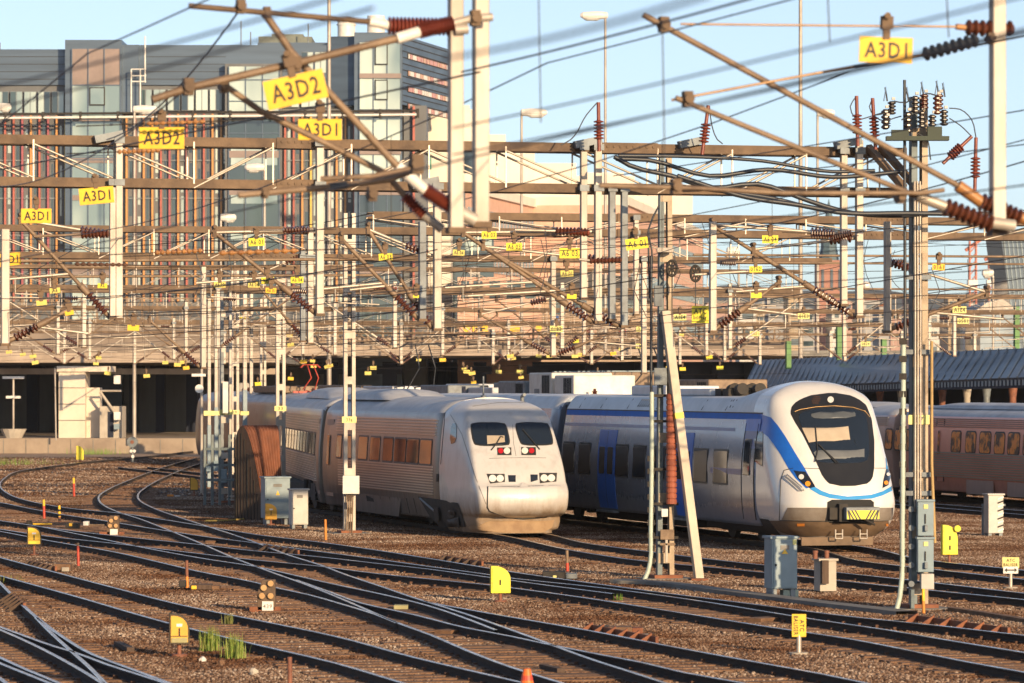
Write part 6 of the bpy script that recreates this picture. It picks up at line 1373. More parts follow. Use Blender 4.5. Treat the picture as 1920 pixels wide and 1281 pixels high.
# ---------------------------------------------------------------- masts and line-side things
MASTB = mat('blue green mast paint', (.13,.17,.18), .55, .1, (.08,.10,.11), 2, .5, .15, 30)
MASTT = mat('tan lit mast steel', (.40,.32,.23), .6, .15, (.24,.18,.12), 2, .5, .2, 30)
def lattice_mast(label, px, base, top, wpx, mA, mB=None, ch=7, taper=0.0, nb=6, tagtxt=None, tagy=None, Y=None, cat='mast', group=None, low=None):
    """two channels joined by batten plates; px positions at the base"""
    Y = Y or F*H/(base-HY); s_ = S(Y); c = W(px,HY,Y); c.z = 0; zt = W(px,top,Y).z
    T = thing('lattice_mast', label, cat, c, 0, group); w = wpx/s_; cw = ch/s_
    for sg, mm in ((-1,mA),(1,mB or mA)):
        a = c+DP*sg*w/2; b = c+DP*sg*w/2*(1-taper)+UP*zt; m = MB()
        m.bar(a, b, cw*.25, cw*1.1, side=DP); 
        for q in (-1,1): m.bar(a+DT*q*cw*.5-DP*sg*cw*.35, b+DT*q*cw*.5-DP*sg*cw*.35, cw*.7, cw*.12, side=DP)
        m.build('channel', mm, T)
    for k in range(nb):
        q = (k+.35)/nb; ww = w*(1-taper*q)
        m = MB()
        for d in (-1,1): m.obox(c+UP*zt*q+DT*d*cw*.56, DP*ww*.5, DT*.006, UP*.11)
        m.build('batten', mB or mA, T)
    m = MB(); m.obox(c+UP*.05, DP*(w*.5+.15), DT*.3, UP*.05); m.build('base_plate', M['rust'], T); m = MB(); m.obox(c-UP*.04, DP*(w*.5+.4), DT*.5, UP*.07); m.build('footing', M['concretedark'], T)
    if tagtxt:
        p = W(px,tagy,Y)-Vector((0,cw*.7,0)); m = MB(); m.obox(p, DP*(w*.5+.06), DT*.006, UP*.09); po = m.build('tag_plate', YT, T); m = MB(); lettering(m, tagtxt, p-DT*.008-Vector((0,.004,0)), DP, UP, w*.6, .11); m.build('lettering', M['black'], po)
    return T, c, s_, Y, zt
mA, c, s_, Y, zt = lattice_mast('pale lattice mast with a white box in front of the grey train', 655, 1001, 400, 20, M['galv'], M['galv'], 8, nb=7, tagtxt='33a', tagy=787)
def fbox(T, x0, y0, x1, y1, Y, d, m, name, bev=.01):
    a, b = W(x0,y1,Y), W(x1,y0,Y); q = MB(); q.box((a.x,Y-d,a.z),(b.x,Y,b.z)); return q.build(name, m, T, bevel=bev)
fbox(mA, 643,892,674,926, Y-.25, .2, M['white'], 'junction_box')
m = MB()
for k in range(4): m.tube([W(650+k*4,926,Y-.3), W(652+k*3,960,Y-.32), W(648+k*4,1000,Y-.3)], .018, 6)
m.build('cable', M['tan'], mA); fbox(mA, 650,940,662,952, Y-.2, .1, M['galv'], 'small_box')
lattice_mast('slender pale lattice mast standing behind the blue cabinet and rusty hut', 526, 950, 482, 16, M['galv'], M['galv'], 7, nb=7, tagtxt='33', tagy=766)
CL = [(424,944,545,20,7,'darkest lattice mast in the left cluster with a pale panel',M['galvdark'],M['galv'],'31'),(392,914,560,0,6,'single pale pole with blue shade tinted foot in the mast cluster',M['galv'],None,None),(405,884,520,0,6,'pale pole right behind the disc signal pole in the cluster',M['galv'],None,None),(440,905,505,14,6,'pale lattice mast right of the dark one in the left cluster',M['galv'],M['galv'],'29'),(459,880,430,0,7,'tallest pale pole of the mast cluster at left',M['galv'],None,None),(471,876,520,0,6,'pale pole just left of the silos in the cluster',M['galv'],None,None),(493,872,560,10,5,'thin lattice mast between silos and grey train',M['galv'],M['galv'],None),(412,878,600,0,5,'thin far pole inside the mast cluster',M['galv'],None,None),(90,824,662,9,3.2,'distant brown lattice mast left of the pale pier',M['tan'],M['tan'],None)]
for px, base, top, w, ch, lab, ma, mb_, tg in CL:
    if w:
        T, c, s_, Y, zt = lattice_mast(lab, px, base, top, w, ma, mb_, ch, nb=6, tagtxt=tg, tagy=773 if tg else None)
        if tg == '31': fbox(T, px-6,716,px+4,775, Y-.3, .15, M['white'], 'panel'); fbox(T, px-10,880,px+2,905, Y-.4,.3,M['bluegrey'],'junction_box')
    else:
        Y = F*H/(base-HY); c = W(px,HY,Y); c.z = 0; T = thing('pole', lab, 'pole', c); r = ch/2/S(Y); zt = W(px,top,Y).z
        m = MB(); m.bar(c+UP*zt*.33, c+UP*zt, r*2, r*2, side=DP); m.build('shaft', M['galv'], T, bevel=.01); m = MB(); m.bar(c, c+UP*zt*.33, r*2.2, r*2.2, side=DP); m.build('shade_tinted_foot', M['bluegrey'], T)  # lower third tinted blue grey, shade put into the colour
        p = W(px,775,Y); m = MB(); m.obox(p-Vector((0,r+.02,0)), DP*.22, DT*.01, UP*.1); m.build('tag_plate', YT, T)
        fbox(T, px-5,870-(px % 7),px+5,884, Y-.2, .2, M['bluegrey'], 'junction_box')
Y = F*H/(926-HY); c = W(378,HY,Y); c.z = 0; T = thing('signal_pole', 'tall pale pole with a round white disc left of the mast cluster', 'pole', c); m = MB(); m.tube([c, W(378,510,Y)], .06, 8); m.build('shaft', M['galv'], T)
p = W(374,729,Y); m = MB(); m.tube([p+Vector((0,-.1,0)), p+Vector((0,-.04,0))], 8/S(Y), 20); m.build('disc', M['white'], T); m = MB(); m.box((p.x-.3,Y-.1,W(0,706,Y).z),(p.x+.25,Y,W(0,701,Y).z)); m.build('crossbar', M['white'], T)
lat = thing('rack_frame', 'blue grey steel rack frames at the foot of the mast cluster', 'frame', (W(412,HY,150).x,150,0)); m = MB()
for x in (384,398,412,430,442): m.bar(W(x,HY+6*S(150)*.0+H*S(150),150), W(x,815,150), .09)
for y in (842,872,900): m.bar(W(384,y,150), W(442,y,150), .09)
m.build('frame', MASTB, lat)
for px, base, top, bx, lab in ((105,826,690,None,'slim leaning pole on the platform left of the pale pier'),):
    Y = 264; c = W(px,base,Y); T = thing('pole', lab, 'pole', c); m = MB(); m.tube([c, W(px-(2 if not bx else 0),top,Y)], .09 if bx else .05, 8); m.build('shaft', M['galv'], T)
    if bx: pass
# mast by the blue train with its leaning strut and the counterweights
Tm, c, s_, Y, zt = lattice_mast('tall blue grey two channel mast with stacked rusty counterweights in front of the blue train', 1247, 1086, 296, 30, MASTB, MASTT, 11, taper=.32, nb=7)
YM = Y
for y in (742,790,880,945,1008): m = MB(); m.bar(W(1224,y,YM-.2), W(1272,y,YM-.2), .06, .06); m.build('cross_bar', M['dark'], Tm)
fbox(Tm,1240,954,1252,969,YM-.3,.12,M['white'],'junction_box'); fbox(Tm,1238,993,1264,1012,YM-.25,.04,M['tan'],'plate'); fbox(Tm,1247,1012,1252,1055,YM-.25,.06,M['paletube'],'bar'); fbox(Tm,1237,1018,1266,1023,YM-.25,.06,M['tan'],'cross_bar'); fbox(Tm,1226,536,1242,575,YM-.3,.2,M['galvdark'],'black_box'); fbox(Tm,1231,465,1262,474,YM-.2,.3,M['galv'],'clamp_plate'); fbox(Tm,1226,690,1250,722,YM-.2,.2,M['galvdark'],'switch_box')
m = MB(); m.tube(cat_rom([W(1222,735,YM-.4),W(1222,850,YM-.4),W(1220,1000,YM-.4),W(1219,1055,YM-.4),W(1215,1072,YM-.45),W(1208,1088,YM-.5)],.2), .05, 8); cd_ = m.build('conduit', mat('pale green conduit', (.45,.52,.45), .5, 0, (.36,.42,.36)), Tm)
for y in range(860,1060,24): m = MB(); m.bar(W(1214,y,YM-.4),W(1228,y,YM-.4),.12,.03,side=UP); m.build('strap', M['dark'], cd_)
m = MB(); m.tube([W(1221,480,YM-.4),W(1221,735,YM-.4)], .03, 6); m.build('cable', M['cable'], Tm)
for k, x in enumerate((1226,1232)): m = MB(); m.tube(cat_rom([W(1218,560,YM-.3),W(x-10,470,YM-.3),W(1216,430,YM-.3),W(1236,385,YM-.3)],.2), .02, 6); m.build('cable', M['cable'], Tm)
cw = thing('counterweight', 'rusty red stack of counterweight discs hanging beside the leaning pale strut', 'weights', W(1259,945,YM-.35)); a, b = W(1259,945,YM-.35), W(1259,738,YM-.35); L = (b-a).z; pr = [(0,.02),(0,.12)]
for k in range(20): pr += [(L*(k+.05)/20,.118),(L*(k+.80)/20,.118),(L*(k+.84)/20,.095),(L*(k+.98)/20,.095)]
pr += [(L,.1),(L,.02)]; m = MB(); m.tube2([a+UP*q for q,_ in pr],[r for _,r in pr],UP,14); m.build('discs', mat('red brown cast iron', (.33,.095,.05), .7, .1, (.22,.06,.035), 6), cw); m = MB(); m.tube([b, b+UP*1.2], .015, 6); m.build('hanging_rod', M['galvdark'], cw)
st = thing('strut', 'pale concrete strut leaning against the blue grey mast', 'strut', W(1311,1088,YM+1)); a, b = W(1311,1088,YM-.6), W(1247,583,YM-.35); m = MB(); m.bar(a, b, .19, .19, side=DP); sb = m.build('shaft', mat('pale cream concrete', (.58,.50,.40), .8, 0, (.46,.39,.31), 1.5, .5, .1, 30), st, bevel=.015); q = a+(b-a)*.61; m = MB(); m.bar(q-(b-a)*.011, q+(b-a)*.011, .20, .20, side=DP); m.build('yellow_band', M['yellow'], sb)
fbox(st,1288,1090,1340,1098,YM-.2,1.0,M['concrete'],'footing'); fbox(st,1294,1083,1326,1090,YM-.4,.6,M['rust'],'base_plate')
# tensioning wheels
for px, py, Yw, lab in ((1260,503,YM-.4,'black spoked tension wheel high on the blue grey mast'),(1304,513,92,'black spoked tension wheel right of the blue grey mast')):
    T = thing('tension_wheel', lab, 'wheel', W(px,py,Yw)); p = W(px,py,Yw); m = MB(); r = 9/S(Yw)*1.6
    m.tube([p+Vector((r*.62*math.cos(k*math.pi/10),0,r*math.sin(k*math.pi/10))) for k in range(21)], .03, 6, caps=False); 
    for k in range(4): a = k*math.pi/4; m.tube([p-Vector((r*.6*math.cos(a),0,r*math.sin(a))), p+Vector((r*.6*math.cos(a),0,r*math.sin(a)))], .02, 5)
    m.build('wheel', M['dark'], T); m = MB(); m.tube([p-UP*r, p-UP*(r+1.2)], .012, 5); m.build('cable', M['cable'], T)
# the big right mast
Tr, c, s_, Y, zt = lattice_mast('big tan and dark switch mast with blue boxes at right', 1722, 1142, 182, 30, MASTB, MASTT, 14, taper=.05, nb=9, tagtxt='37', tagy=787)
YR = Y
m = MB()
for x, mm in ((1716,0),(1721,0),(1726,0)): m.tube([W(x,960,YR-.2), W(x,560,YR-.2), W(x-1,340,YR-.2)], .022, 6)
m.build('conduit', M['paletube'], Tr)
m = MB(); m.tube(cat_rom([W(1694,640,YR-.3),W(1693,850,YR-.35),W(1692,1000,YR-.35),W(1691,1085,YR-.35),W(1687,1120,YR-.4),W(1681,1144,YR-.45)],.2), .05, 8); cd_ = m.build('conduit', MATS['pale green conduit'], Tr)
for y in range(640,1130,33): m = MB(); m.bar(W(1686,y,YR-.36),W(1700,y,YR-.36),.12,.03,side=UP); m.build('strap', M['dark'], cd_)
m = MB(); m.tube([W(1696,150,YR-.1),W(1697,640,YR-.3)], .03, 6); m.build('cable', M['cable'], Tr)
m = MB(); m.tube([W(1747,640,YR-.3),W(1747,870,YR-.3),W(1752,990,YR-.3),W(1753,1018,YR-.3)], .03, 8); m.build('yellow_pipe', mat('ochre pipe', (.45,.30,.12), .6), Tr)
for (x0,y0,x1,y1) in ((1718,938,1748,1004),(1718,1008,1748,1072)):
    bx = fbox(Tr,x0,y0,x1,y1,YR-.3,.28,M['bluegrey'],'switch_box',.015); fbox(bx,x0-2,y0-2,x1+2,y0+2,YR-.28,.34,M['bluegrey'],'lid',.006); fbox(bx,x0+14,y0+8,x0+22,y0+16,YR-.585,.012,YT,'label_plate',0); fbox(bx,x0+16,y0+26,x0+18,y0+44,YR-.585,.02,M['dark'],'slot',0); fbox(bx,x0+15,y0+46,x0+21,y0+58,YR-.585,.08,M['galvdark'],'padlock',.01)
fbox(Tr,1725,1075,1749,1104,YR-.3,.25,M['cabgrey'],'lower_box'); fbox(Tr,1705,1104,1712,1140,YR-.3,.3,MASTB,'foot_plate')
for y in range(955,1130,35): m = MB(); m.tube([W(1709,y,YR-.2),W(1709,y,YR-.36)], .06, 8); m.build('bolt_boss', M['galvdark'], Tr)
for y in (520,660,890,925): m = MB(); m.bar(W(1698,y,YR-.15),W(1746,y,YR-.15),.09,.05,side=UP); m.build('cross_bar', M['galvdark'], Tr)
for (a,b) in (((1628,276),(1695,352)),((1652,276),(1722,356))): m = MB(); m.bar(PL(*a,Y2),W(*b,YR),.12,.12); m.build('brace', M['tan'], Tr)
sw = thing('line_switch', 'cluster of brown insulators and horn wires on top of the big right mast', 'switch gear', W(1722,190,YR)); GRN = mat('dark green casting', (.025,.04,.025), .6)
m = MB(); a, b = W(1655,262,YR-.3), W(1778,238,YR-.3); m.box((W(1668,0,YR).x,YR-.45,W(0,262,YR).z),(W(1700,0,YR).x,YR-.3,W(0,246,YR).z)); m.box((W(1735,0,YR).x,YR-.45,W(0,258,YR).z),(W(1762,0,YR).x,YR-.3,W(0,240,YR).z)); m.box((W(1658,0,YR).x,YR-.5,W(0,266,YR).z),(W(1775,0,YR).x,YR-.25,W(0,258,YR).z)); m.build('mounting_plate', GRN, sw)
for x, y0, y1 in ((1660,243,205),(1672,215,190),(1662,238,220),(1702,250,210),(1716,212,180),(1728,240,208),(1733,205,176),(1748,245,215),(1757,215,180),(1770,236,206),(1761,206,176)):
    m = MB(); insul(m, W(x,y0,YR-.35), W(x,y1,YR-.35), .085, 4, .04, 10); m.build('insulator', M['brownins'] if (x % 2) else mat('charcoal glaze', (.03,.025,.025), .25), sw)
    m = MB(); m.box((W(x-3,0,YR).x,YR-.4,W(0,y1,YR).z),(W(x+3,0,YR).x,YR-.3,W(0,y1-5,YR).z)); m.build('terminal_cap', M['cabgrey'], sw)
for x, y in ((1660,190),(1700,190),(1728,180),(1756,178),(1768,182)):
    m = MB(); m.tube([W(x-3,y,YR-.35),W(x+1,y-28,YR-.35),W(x+4,y,YR-.35)], .012, 4); m.tube([W(x+3,y,YR-.35),W(x-1,y-26,YR-.35)], .012, 4); m.build('horn_wire', M['cable'], sw)
for pts in ([(1640,216),(1660,212),(1676,200)],[(1676,190),(1700,192),(1716,180)],[(1690,225),(1710,215),(1733,205)],[(1720,250),(1735,258),(1745,300)],[(1757,180),(1745,176),(1735,176)]): m = MB(); m.tube(cat_rom([W(x,y,YR-.4) for x,y in pts],.1), .014, 5); m.build('cable', M['cable'], sw)
# green posts of the far platform roof
for px, y0, y1 in ((1573,613,655),(1657,635,655),(1906,575,640),(1478,640,672)): Y = 240; T = thing('bridge_post', 'green steel post rising behind the station canopy', 'post', W(px,y1,Y), 0, 'green posts behind the canopy'); m = MB(); m.bar(W(px,y1+20,Y),W(px,y0,Y),.28,.28); m.build('post', mat('green post paint', (.10,.24,.07), .6), T)
# ---- lamps
def lamp(label, px, ptop, pbot, hx, hy, w, Y, flip=1, h=13):
    T = thing('street_lamp', label, 'lamp', W(px,pbot,Y)); m = MB(); m.tube([W(px,pbot,Y),W(px,ptop,Y)], [.12 if w > 30 else .08,.08], 8); m.build('pole', M['galv'], T)
    a = W(px,ptop,Y); b = W(hx,hy,Y); k = 1/S(Y); d = Vector((1 if hx > px else -1,0,0)); m = MB()
    m.tube2([b-d*w*k*.5, b-d*w*k*.46, b-d*w*k*.1, b+d*w*k*.40, b+d*w*k*.5], [h*k*.3,h*k*.5,h*k*.62,h*k*.5,h*k*.25], d, 10); m.tube([a, b-d*w*k*.35], .07, 6); hd = m.build('head', M['white'], T)
    m = MB(); c = b-UP*h*k*.45+d*w*k*.05; m.tube2([c-d*w*k*.3, c-d*w*k*.15, c+d*w*k*.22, c+d*w*k*.34], [h*k*.1,h*k*.36,h*k*.36,h*k*.1], d, 10); m.build('lens', mat('lamp bowl', (.55,.55,.52), .15), hd)
LAMPS = [('tall street lamp against the sky right of the near posts',1135,33,480,1114,29,52,150),('street lamp with white head in front of the white blocks',978,213,420,1001,211,50,150),('street lamp in the sky left of the switch mast',1533,215,430,1548,212,34,170),('lamp with a white head beside the slate stair tower',252,210,480,272,205,46,150),('white tilted lamp head at the green glass bay',496,320,520,478,314,38,160),('small lamp head above the lattice work at left',414,412,520,428,408,30,170),('small white lamp over the mast cluster',440,487,560,452,480,28,180),('small white lamp at far right left of the tower',1862,520,600,1852,512,22,220),('small white lamp below the upper left corner pole',-6,205,300,8,201,26,150),('lamp head over the gantry left of the church',1385,470,560,1374,470,24,200),('white lamp head in the mid field under the A6 03 signs',898,512,560,888,508,24,200),('small lamp on the skyline right of the church',1614,540,600,1624,535,14,240)]
for l, px, pt, pb, hx, hy, w, Y in LAMPS:
    LY, LB = (264, 828) if px == 252 else (284, 662)
    lamp(l, px, pt, LB, hx, hy, w, LY)
for px, y0, Y, lab in ((617,-20,290,'very tall slim mast pole in front of the slate building'),(1501,-20,290,'very tall slim mast pole in the sky at right')):
    c = W(px,HY,Y); c.z = 0; T = thing('pole', lab, 'pole', c); m = MB(); m.tube([c, W(px,y0,Y)], [.17,.12], 8); m.build('shaft', M['galv'], T)
# ---- rusty shed
hut = thing('shed', 'rusty ribbed tunnel shaped shed with a dark boarded front', 'shed', G(475,975)); YH = F*H/(975-HY)*1.0
CORT = mat('corten ribbed sheet', (.235,.088,.047), .7, .1, (.14,.052,.03), 2.0, .5, .25, 30)
prof = [(-.62,0),(-.64,1.2),(-.63,2.1),(-.58,2.5),(-.48,2.8),(-.33,2.97),(-.14,2.98),(.05,2.8),(.24,2.45),(.42,2.0),(.60,1.45),(.76,.85),(.88,.35),(.94,0)]
hd = (Vector((.75,.66,0))).normalized(); hx = Vector((hd.y,-hd.x,0)); o = W(462,HY,134); o.z = 0
fr_ = [o+hx*x*.98+UP*z for x, z in prof]; 
def ring(q): return [o+hx*((x if x < -.2 else -.2+(x+.2)*(1-.78*q))*.98)+UP*z+hd*1.42*q for x, z in prof]
m = MB(); rows = [ring(k/6) for k in range(7)]; m.grid(rows, True); sh = m.build('shell', CORT, hut)
for k in range(10): m = MB(); q = ring(.06+k*.098); ce = o+hd*(.09+k*.137)+UP*1.2; m.tube([p+(p-ce).normalized()*.015 for p in q], .028, 5); m.build('rib', CORT, sh)
m = MB(); m.add([p-hd*.01+Vector((0,0,0)) for p in fr_], [tuple(range(len(fr_)))]); m.add(ring(.995), [tuple(range(len(fr_)))]); fb = m.build('front_boards', M['timberdark'], hut)
for k in range(9): x = -.56+k*.165; zt_ = 2.85 if x < -.1 else 2.75-(x+.1)*2.7; m = MB(); m.bar(o+hx*x-hd*.02+UP*.02, o+hx*x-hd*.02+UP*(zt_*.97), .012, .02, side=hx); m.build('board_joint', M['dark'], fb)
m = MB(); m.bar(o+hx*.1-hd*.03+UP*.1, o+hx*.1-hd*.03+UP*2.0, .03, .02, side=hx); m.bar(o+hx*-.5-hd*.03+UP*.1, o+hx*-.5-hd*.03+UP*2.0, .03, .02, side=hx); m.build('door_seam', M['dark'], fb)
# ---- cabinets
def cabinet(label, x0, y0, x1, y1, base, m, d=.45, feet=True, name='cabinet', door=True, ang=0.25):
    Y = F*H/(base-HY); s_ = S(Y); w = (x1-x0)/s_; h = (y1-y0)/s_; z0 = W(0,y1,Y).z; c = W((x0+x1)/2,HY,Y); c.z = 0
    T = thing(name, label, 'cabinet', c); ux = Vector((math.cos(ang),math.sin(ang),0)); uy = Vector((-math.sin(ang),math.cos(ang),0)); w *= .9; o = c+UP*z0
    b = MB(); b.obox(o+UP*h*.48+uy*d/2, ux*w/2, uy*d/2, UP*h*.48); bo = b.build('body', m, T, bevel=.012)
    b = MB(); b.obox(o+UP*h*.97+uy*d/2, ux*(w/2+.035), uy*(d/2+.035), UP*.025); b.build('lid', m, T, bevel=.008)
    if door:
        b = MB(); b.obox(o+UP*h*.47-uy*.008, ux*(w/2-.035), uy*.008, UP*h*.44); do = b.build('door', m, bo, bevel=.004)
        b = MB(); b.obox(o+UP*h*.78-uy*.02-ux*w*.0, ux*w*.17, uy*.004, UP*.045); b.build('name_plate', M['concretedark'], bo)
        b = MB(); b.tube([o+UP*h*.45-ux*(w/2-.08)-uy*.02, o+UP*h*.45-ux*(w/2-.08)-uy*.045], .02, 8); b.build('lock', M['dark'], bo)
    if feet:
        for sg in (-1,1): b = MB(); b.obox(c+ux*sg*w*.36+uy*d/2+UP*z0*.5, ux*.05, uy*d*.4, UP*(z0*.5+.02)); b.build('foot', M['galvdark'], T)
    return T, bo, o, ux, uy, w, h
T, bo, o, ux, uy, w, h = cabinet('blue grey cabinet with a small lid in front of the blue train nose', 1443,1005,1499,1104,1122,M['bluegrey'],.5)
b = MB(); b.add([o+UP*h*.66-uy*.024-ux*.07, o+UP*h*.66-uy*.024+ux*.07, o+UP*h*.75-uy*.024], [(0,1,2)]); b.build('warning_triangle', M['yellow'], bo); b = MB(); b.obox(o+UP*h*.88-uy*.024+ux*w*.38, ux*.04, uy*.003, UP*.05); b.build('number_plate', YT, bo); b = MB(); b.obox(o+UP*-.12+ux*w*.3+uy*.2, ux*.16, uy*.12, UP*.09); b.build('cable_box', mat('pale green box', (.30,.36,.30), .6), T)
T, bo, o, ux, uy, w, h = cabinet('blue grey double cabinet under the slender mast beside the rusty shed', 494,893,547,972,985,M['bluegrey'],.7)
b = MB(); b.add([o+UP*h*.55-uy*.024-ux*.06, o+UP*h*.55-uy*.024+ux*.06, o+UP*h*.66-uy*.024], [(0,1,2)]); b.build('warning_triangle', M['yellow'], bo)
cabinet('pale grey cabinet with a brown label in front of the grey train', 544,916,580,984,992,M['cabgrey'],.4)
# concrete relay pillar
T, bo, o, ux, uy, w, h = cabinet('peeling concrete relay pillar with two red caps right of the blue cabinet', 1535,1048,1571,1109,1112,M['concrete'],.4,feet=False,name='relay_pillar',door=False)
b = MB(); b.obox(o+UP*h*.6-ux*w*.28-uy*.06, ux*w*.2, uy*.06, UP*h*.36); b.build('door', M['timberdark'], T)
for k in (-.2,.05): b = MB(); b.tube([o+UP*h-ux*(.2+k)+uy*.1, o+UP*(h+.12)-ux*(.2+k)+uy*.1], .05, 8); b.tube([o+UP*(h+.12)-ux*(.2+k)+uy*.1, o+UP*(h+.17)-ux*(.2+k)+uy*.1], .06, 8); b.build('cap', M['rustred'], T)
T, bo, o, ux, uy, w, h = cabinet('leaning pale cabinet with hazard stripes at the right edge', 1851,925,1884,1000,1006,M['cabgrey'],.4,door=False)
for k in range(9): b = MB(); b.obox(o+UP*h*(.08+k*.1)-uy*.012+ux*w*.3, (ux*.09+UP*.03), uy*.004, UP*.022); b.build('hazard_stripe', M['dark'] if k % 2 else M['white'], bo)
fn = thing('railing', 'dark low rail in front of the striped cabinet at right', 'railing', G(1845,1003)); Yq = F*H/(1004-HY); m = MB(); m.bar(W(1843,1003,Yq),W(1843,948,Yq),.06); m.bar(W(1840,947,Yq),W(1885,947,Yq),.06); m.bar(W(1871,1003,Yq),W(1871,948,Yq),.06); m.build('rail', M['galvdark'], fn)
# ---- dwarf point indicators: quarter-round yellow lanterns
def indicator(label, cx, ytop, ybot, base, w, m, flip=1, win=True, group=None, post=True, ang=0.1):
    Y = F*H/(base-HY); k = 1/S(Y); c = W(cx,HY,Y); c.z = 0; T = thing('point_indicator', label, 'signal', c); hw = w*k/2; z0 = W(0,ybot,Y).z; z1 = W(0,ytop,Y).z; h = z1-z0
    ux = Vector((math.cos(ang),math.sin(ang),0)); uy = Vector((-math.sin(ang),math.cos(ang),0))
    pr = [(-hw,0),(hw,0),(hw,h*.52)]+[(hw-(2*hw*.82)*(1-math.cos(a)), h*.52+h*.48*math.sin(a)) for a in [math.pi/2*q/7 for q in range(1,8)]]+[(-hw,h)]
    pts = [c+ux*x*flip+UP*(z0+z) for x, z in pr]; d = .22
    b = MB(); b.prism([p+uy*d*.5-uy*d for p in pts], uy*d); bo = b.build('housing', m[0], T, bevel=.012)
    inn = [c+ux*flip*x*.84+UP*(z0+h*.5+(z-h*.5)*.86) for x, z in pr]; b = MB(); b.prism([p-uy*(d*.5+.012) for p in inn], uy*.012); fo = b.build('face', m[1], bo, bevel=.004)
    if win:
        q = c+UP*(z0+h*.58)-uy*(d*.5+.016); b = MB(); b.obox(q+UP*h*.05, ux*hw*.28, uy*.003, UP*h*.045); b.build('marker', M['white'], fo)
        b = MB(); b.obox(q-UP*h*.18, ux*hw*.07, uy*.003, UP*h*.13); b.obox(q-UP*h*.31, ux*hw*.8, uy*.002, UP*h*.012); b.build('slot', M['dark'], fo)
        b = MB(); b.obox(q-UP*h*.44, ux*hw*.78, uy*.003, UP*h*.075); b.build('lower_band', m[2], fo)
    b = MB(); b.tube([c, c+UP*(z0+.02)], .035, 8); b.tube([c, c+UP*.05], .13, 10); b.build('post', M['rustred'], T)
    return T
YO = mat('amber indicator paint', (.72,.38,.03), .5, 0, (.58,.28,.03), 5, .4); OL = mat('olive band', (.36,.33,.16), .7); RIM = mat('dark indicator rim', (.07,.05,.03), .7)
indicator('amber quarter round point indicator beside the grass tufts', 336,1150,1208,1232,38,(RIM,YO,OL))
indicator('yellow quarter round indicator at the left edge below the red stakes', 64,987,1022,1042,27,(RIM,M['yellow'],M['yellow']))
indicator('bright lemon quarter round indicator in the middle of the switches', 938,1061,1112,1130,37,(M['yellow2'],M['yellow2'],M['yellow2']),win=False)
indicator('lemon indicator on the far platform track at left', 150,836,862,872,14,(M['yellow2'],M['yellow2'],M['yellow2']),win=False)
indicator('amber indicator in the shade by the mast cluster', 364,894,920,930,16,(RIM,YO,YO),win=False)
indicator('amber quarter round indicator in front of the double cabinet', 508,944,974,985,22,(YO,YO,YO))
T = indicator('tall lemon indicator with a round lamp at right', 1780,984,1040,1058,29,(M['yellow2'],M['yellow2'],M['yellow2']),win=False); Yq = F*H/(1058-HY); m = MB(); p = W(1795,991,Yq-.1); m.tube([p+Vector((0,.1,0)),p-Vector((0,.1,0))], 6/S(Yq), 14); m.build('round_lamp', M['yellow2'], T); 
for y in (1005,1023): fbox(T,1780,y,1782.5,y+8,Yq-.12,.02,M['dark'],'slot',0)
# bright indicator's little black slot
Yq = F*H/(1130-HY); T = bpy.data.objects['point_indicator.002']; fbox(T,937,1087,939.5,1097,Yq-.12,.02,M['dark'],'slot',0)
# ---- four lamp dwarf signals
def dwarf(label, x0, y0, x1, y1, base, plate=None, lens=None):
    Y = F*H/(base-HY); T = thing('dwarf_signal', label, 'signal', G((x0+x1)/2, base)); k = 1/S(Y); w = (x1-x0)
    pts = [(x0,y1),(x0,y0+(y1-y0)*.45),(x0+w*.28,y0),(x1,y0),(x1,y1)]; m = MB(); m.prism([W(x,y,Y) for x, y in pts], (0,.22,0)); bo = m.build('housing', mat('brown signal housing', (.14,.085,.05), .7, 0, (.08,.05,.03), 6), T, bevel=.012)
    for x, y in ((.38,.26),(.76,.12),(.28,.52),(.76,.52)):
        c = W(x0+w*x, y0+(y1-y0)*y, Y); r = w*k*.165; q = MB(); q.tube([c+Vector((0,.01,0)),c-Vector((0,.05,0))], r*1.18, 16); ho = q.build('hood', mat('signal hood', (.09,.06,.04), .7), bo); q = MB(); q.tube([c-Vector((0,.04,0)),c-Vector((0,.06,0))], r, 16); q.build('lens', lens or mat('amber glass', (.55,.33,.15), .2), ho)
    if plate: q = MB(); q.box((W(x0+w*.28,0,Y).x,Y-.02,W(0,y1,Y).z),(W(x1-w*.1,0,Y).x,Y-.002,W(0,y0+(y1-y0)*.70,Y).z)); po = q.build('number_plate', M['white'], bo); 
    if plate and plate != ' ': q = MB(); lettering(q, plate, W(x0+w*.58,y0+(y1-y0)*.86,Y)-Vector((0,.024,0)), (1,0,0), UP, w*k*.5, w*k*.22); q.build('lettering', M['concretedark'], po)
    m = MB(); m.box((W(x0-14,0,Y).x,Y,0),(W(x1+10,0,Y).x,Y+.1,.10)); m.box((W(x0+4,0,Y).x,Y+.05,0),(W(x1-4,0,Y).x,Y+.2,W(0,y1,Y).z+.02)); m.build('base', M['rust'], T)
dwarf('brown four lamp dwarf signal with a white 439 plate in the foreground', 482,1087,516,1145,1148,'439')
dwarf('smaller brown four lamp dwarf signal with a blank plate at left', 200,967,223,1003,1004,' ')
T = thing('dwarf_signal', 'round dark disc signal on a short post at the far platform wall', 'signal', G(249,868)); Yq = F*H/(868-HY); m = MB(); c = W(248,829,Yq); m.tube([c,c-Vector((0,.12,0))], 10/S(Yq), 20); bo = m.build('disc', M['galvdark'], T); m = MB(); m.tube([c-Vector((0,.11,0)),c-Vector((0,.14,0))], 3.5/S(Yq), 12); m.build('lens', M['rustred'], bo); m = MB(); m.tube([G(249,868),c], .07, 8); m.build('post', M['galvdark'], T)
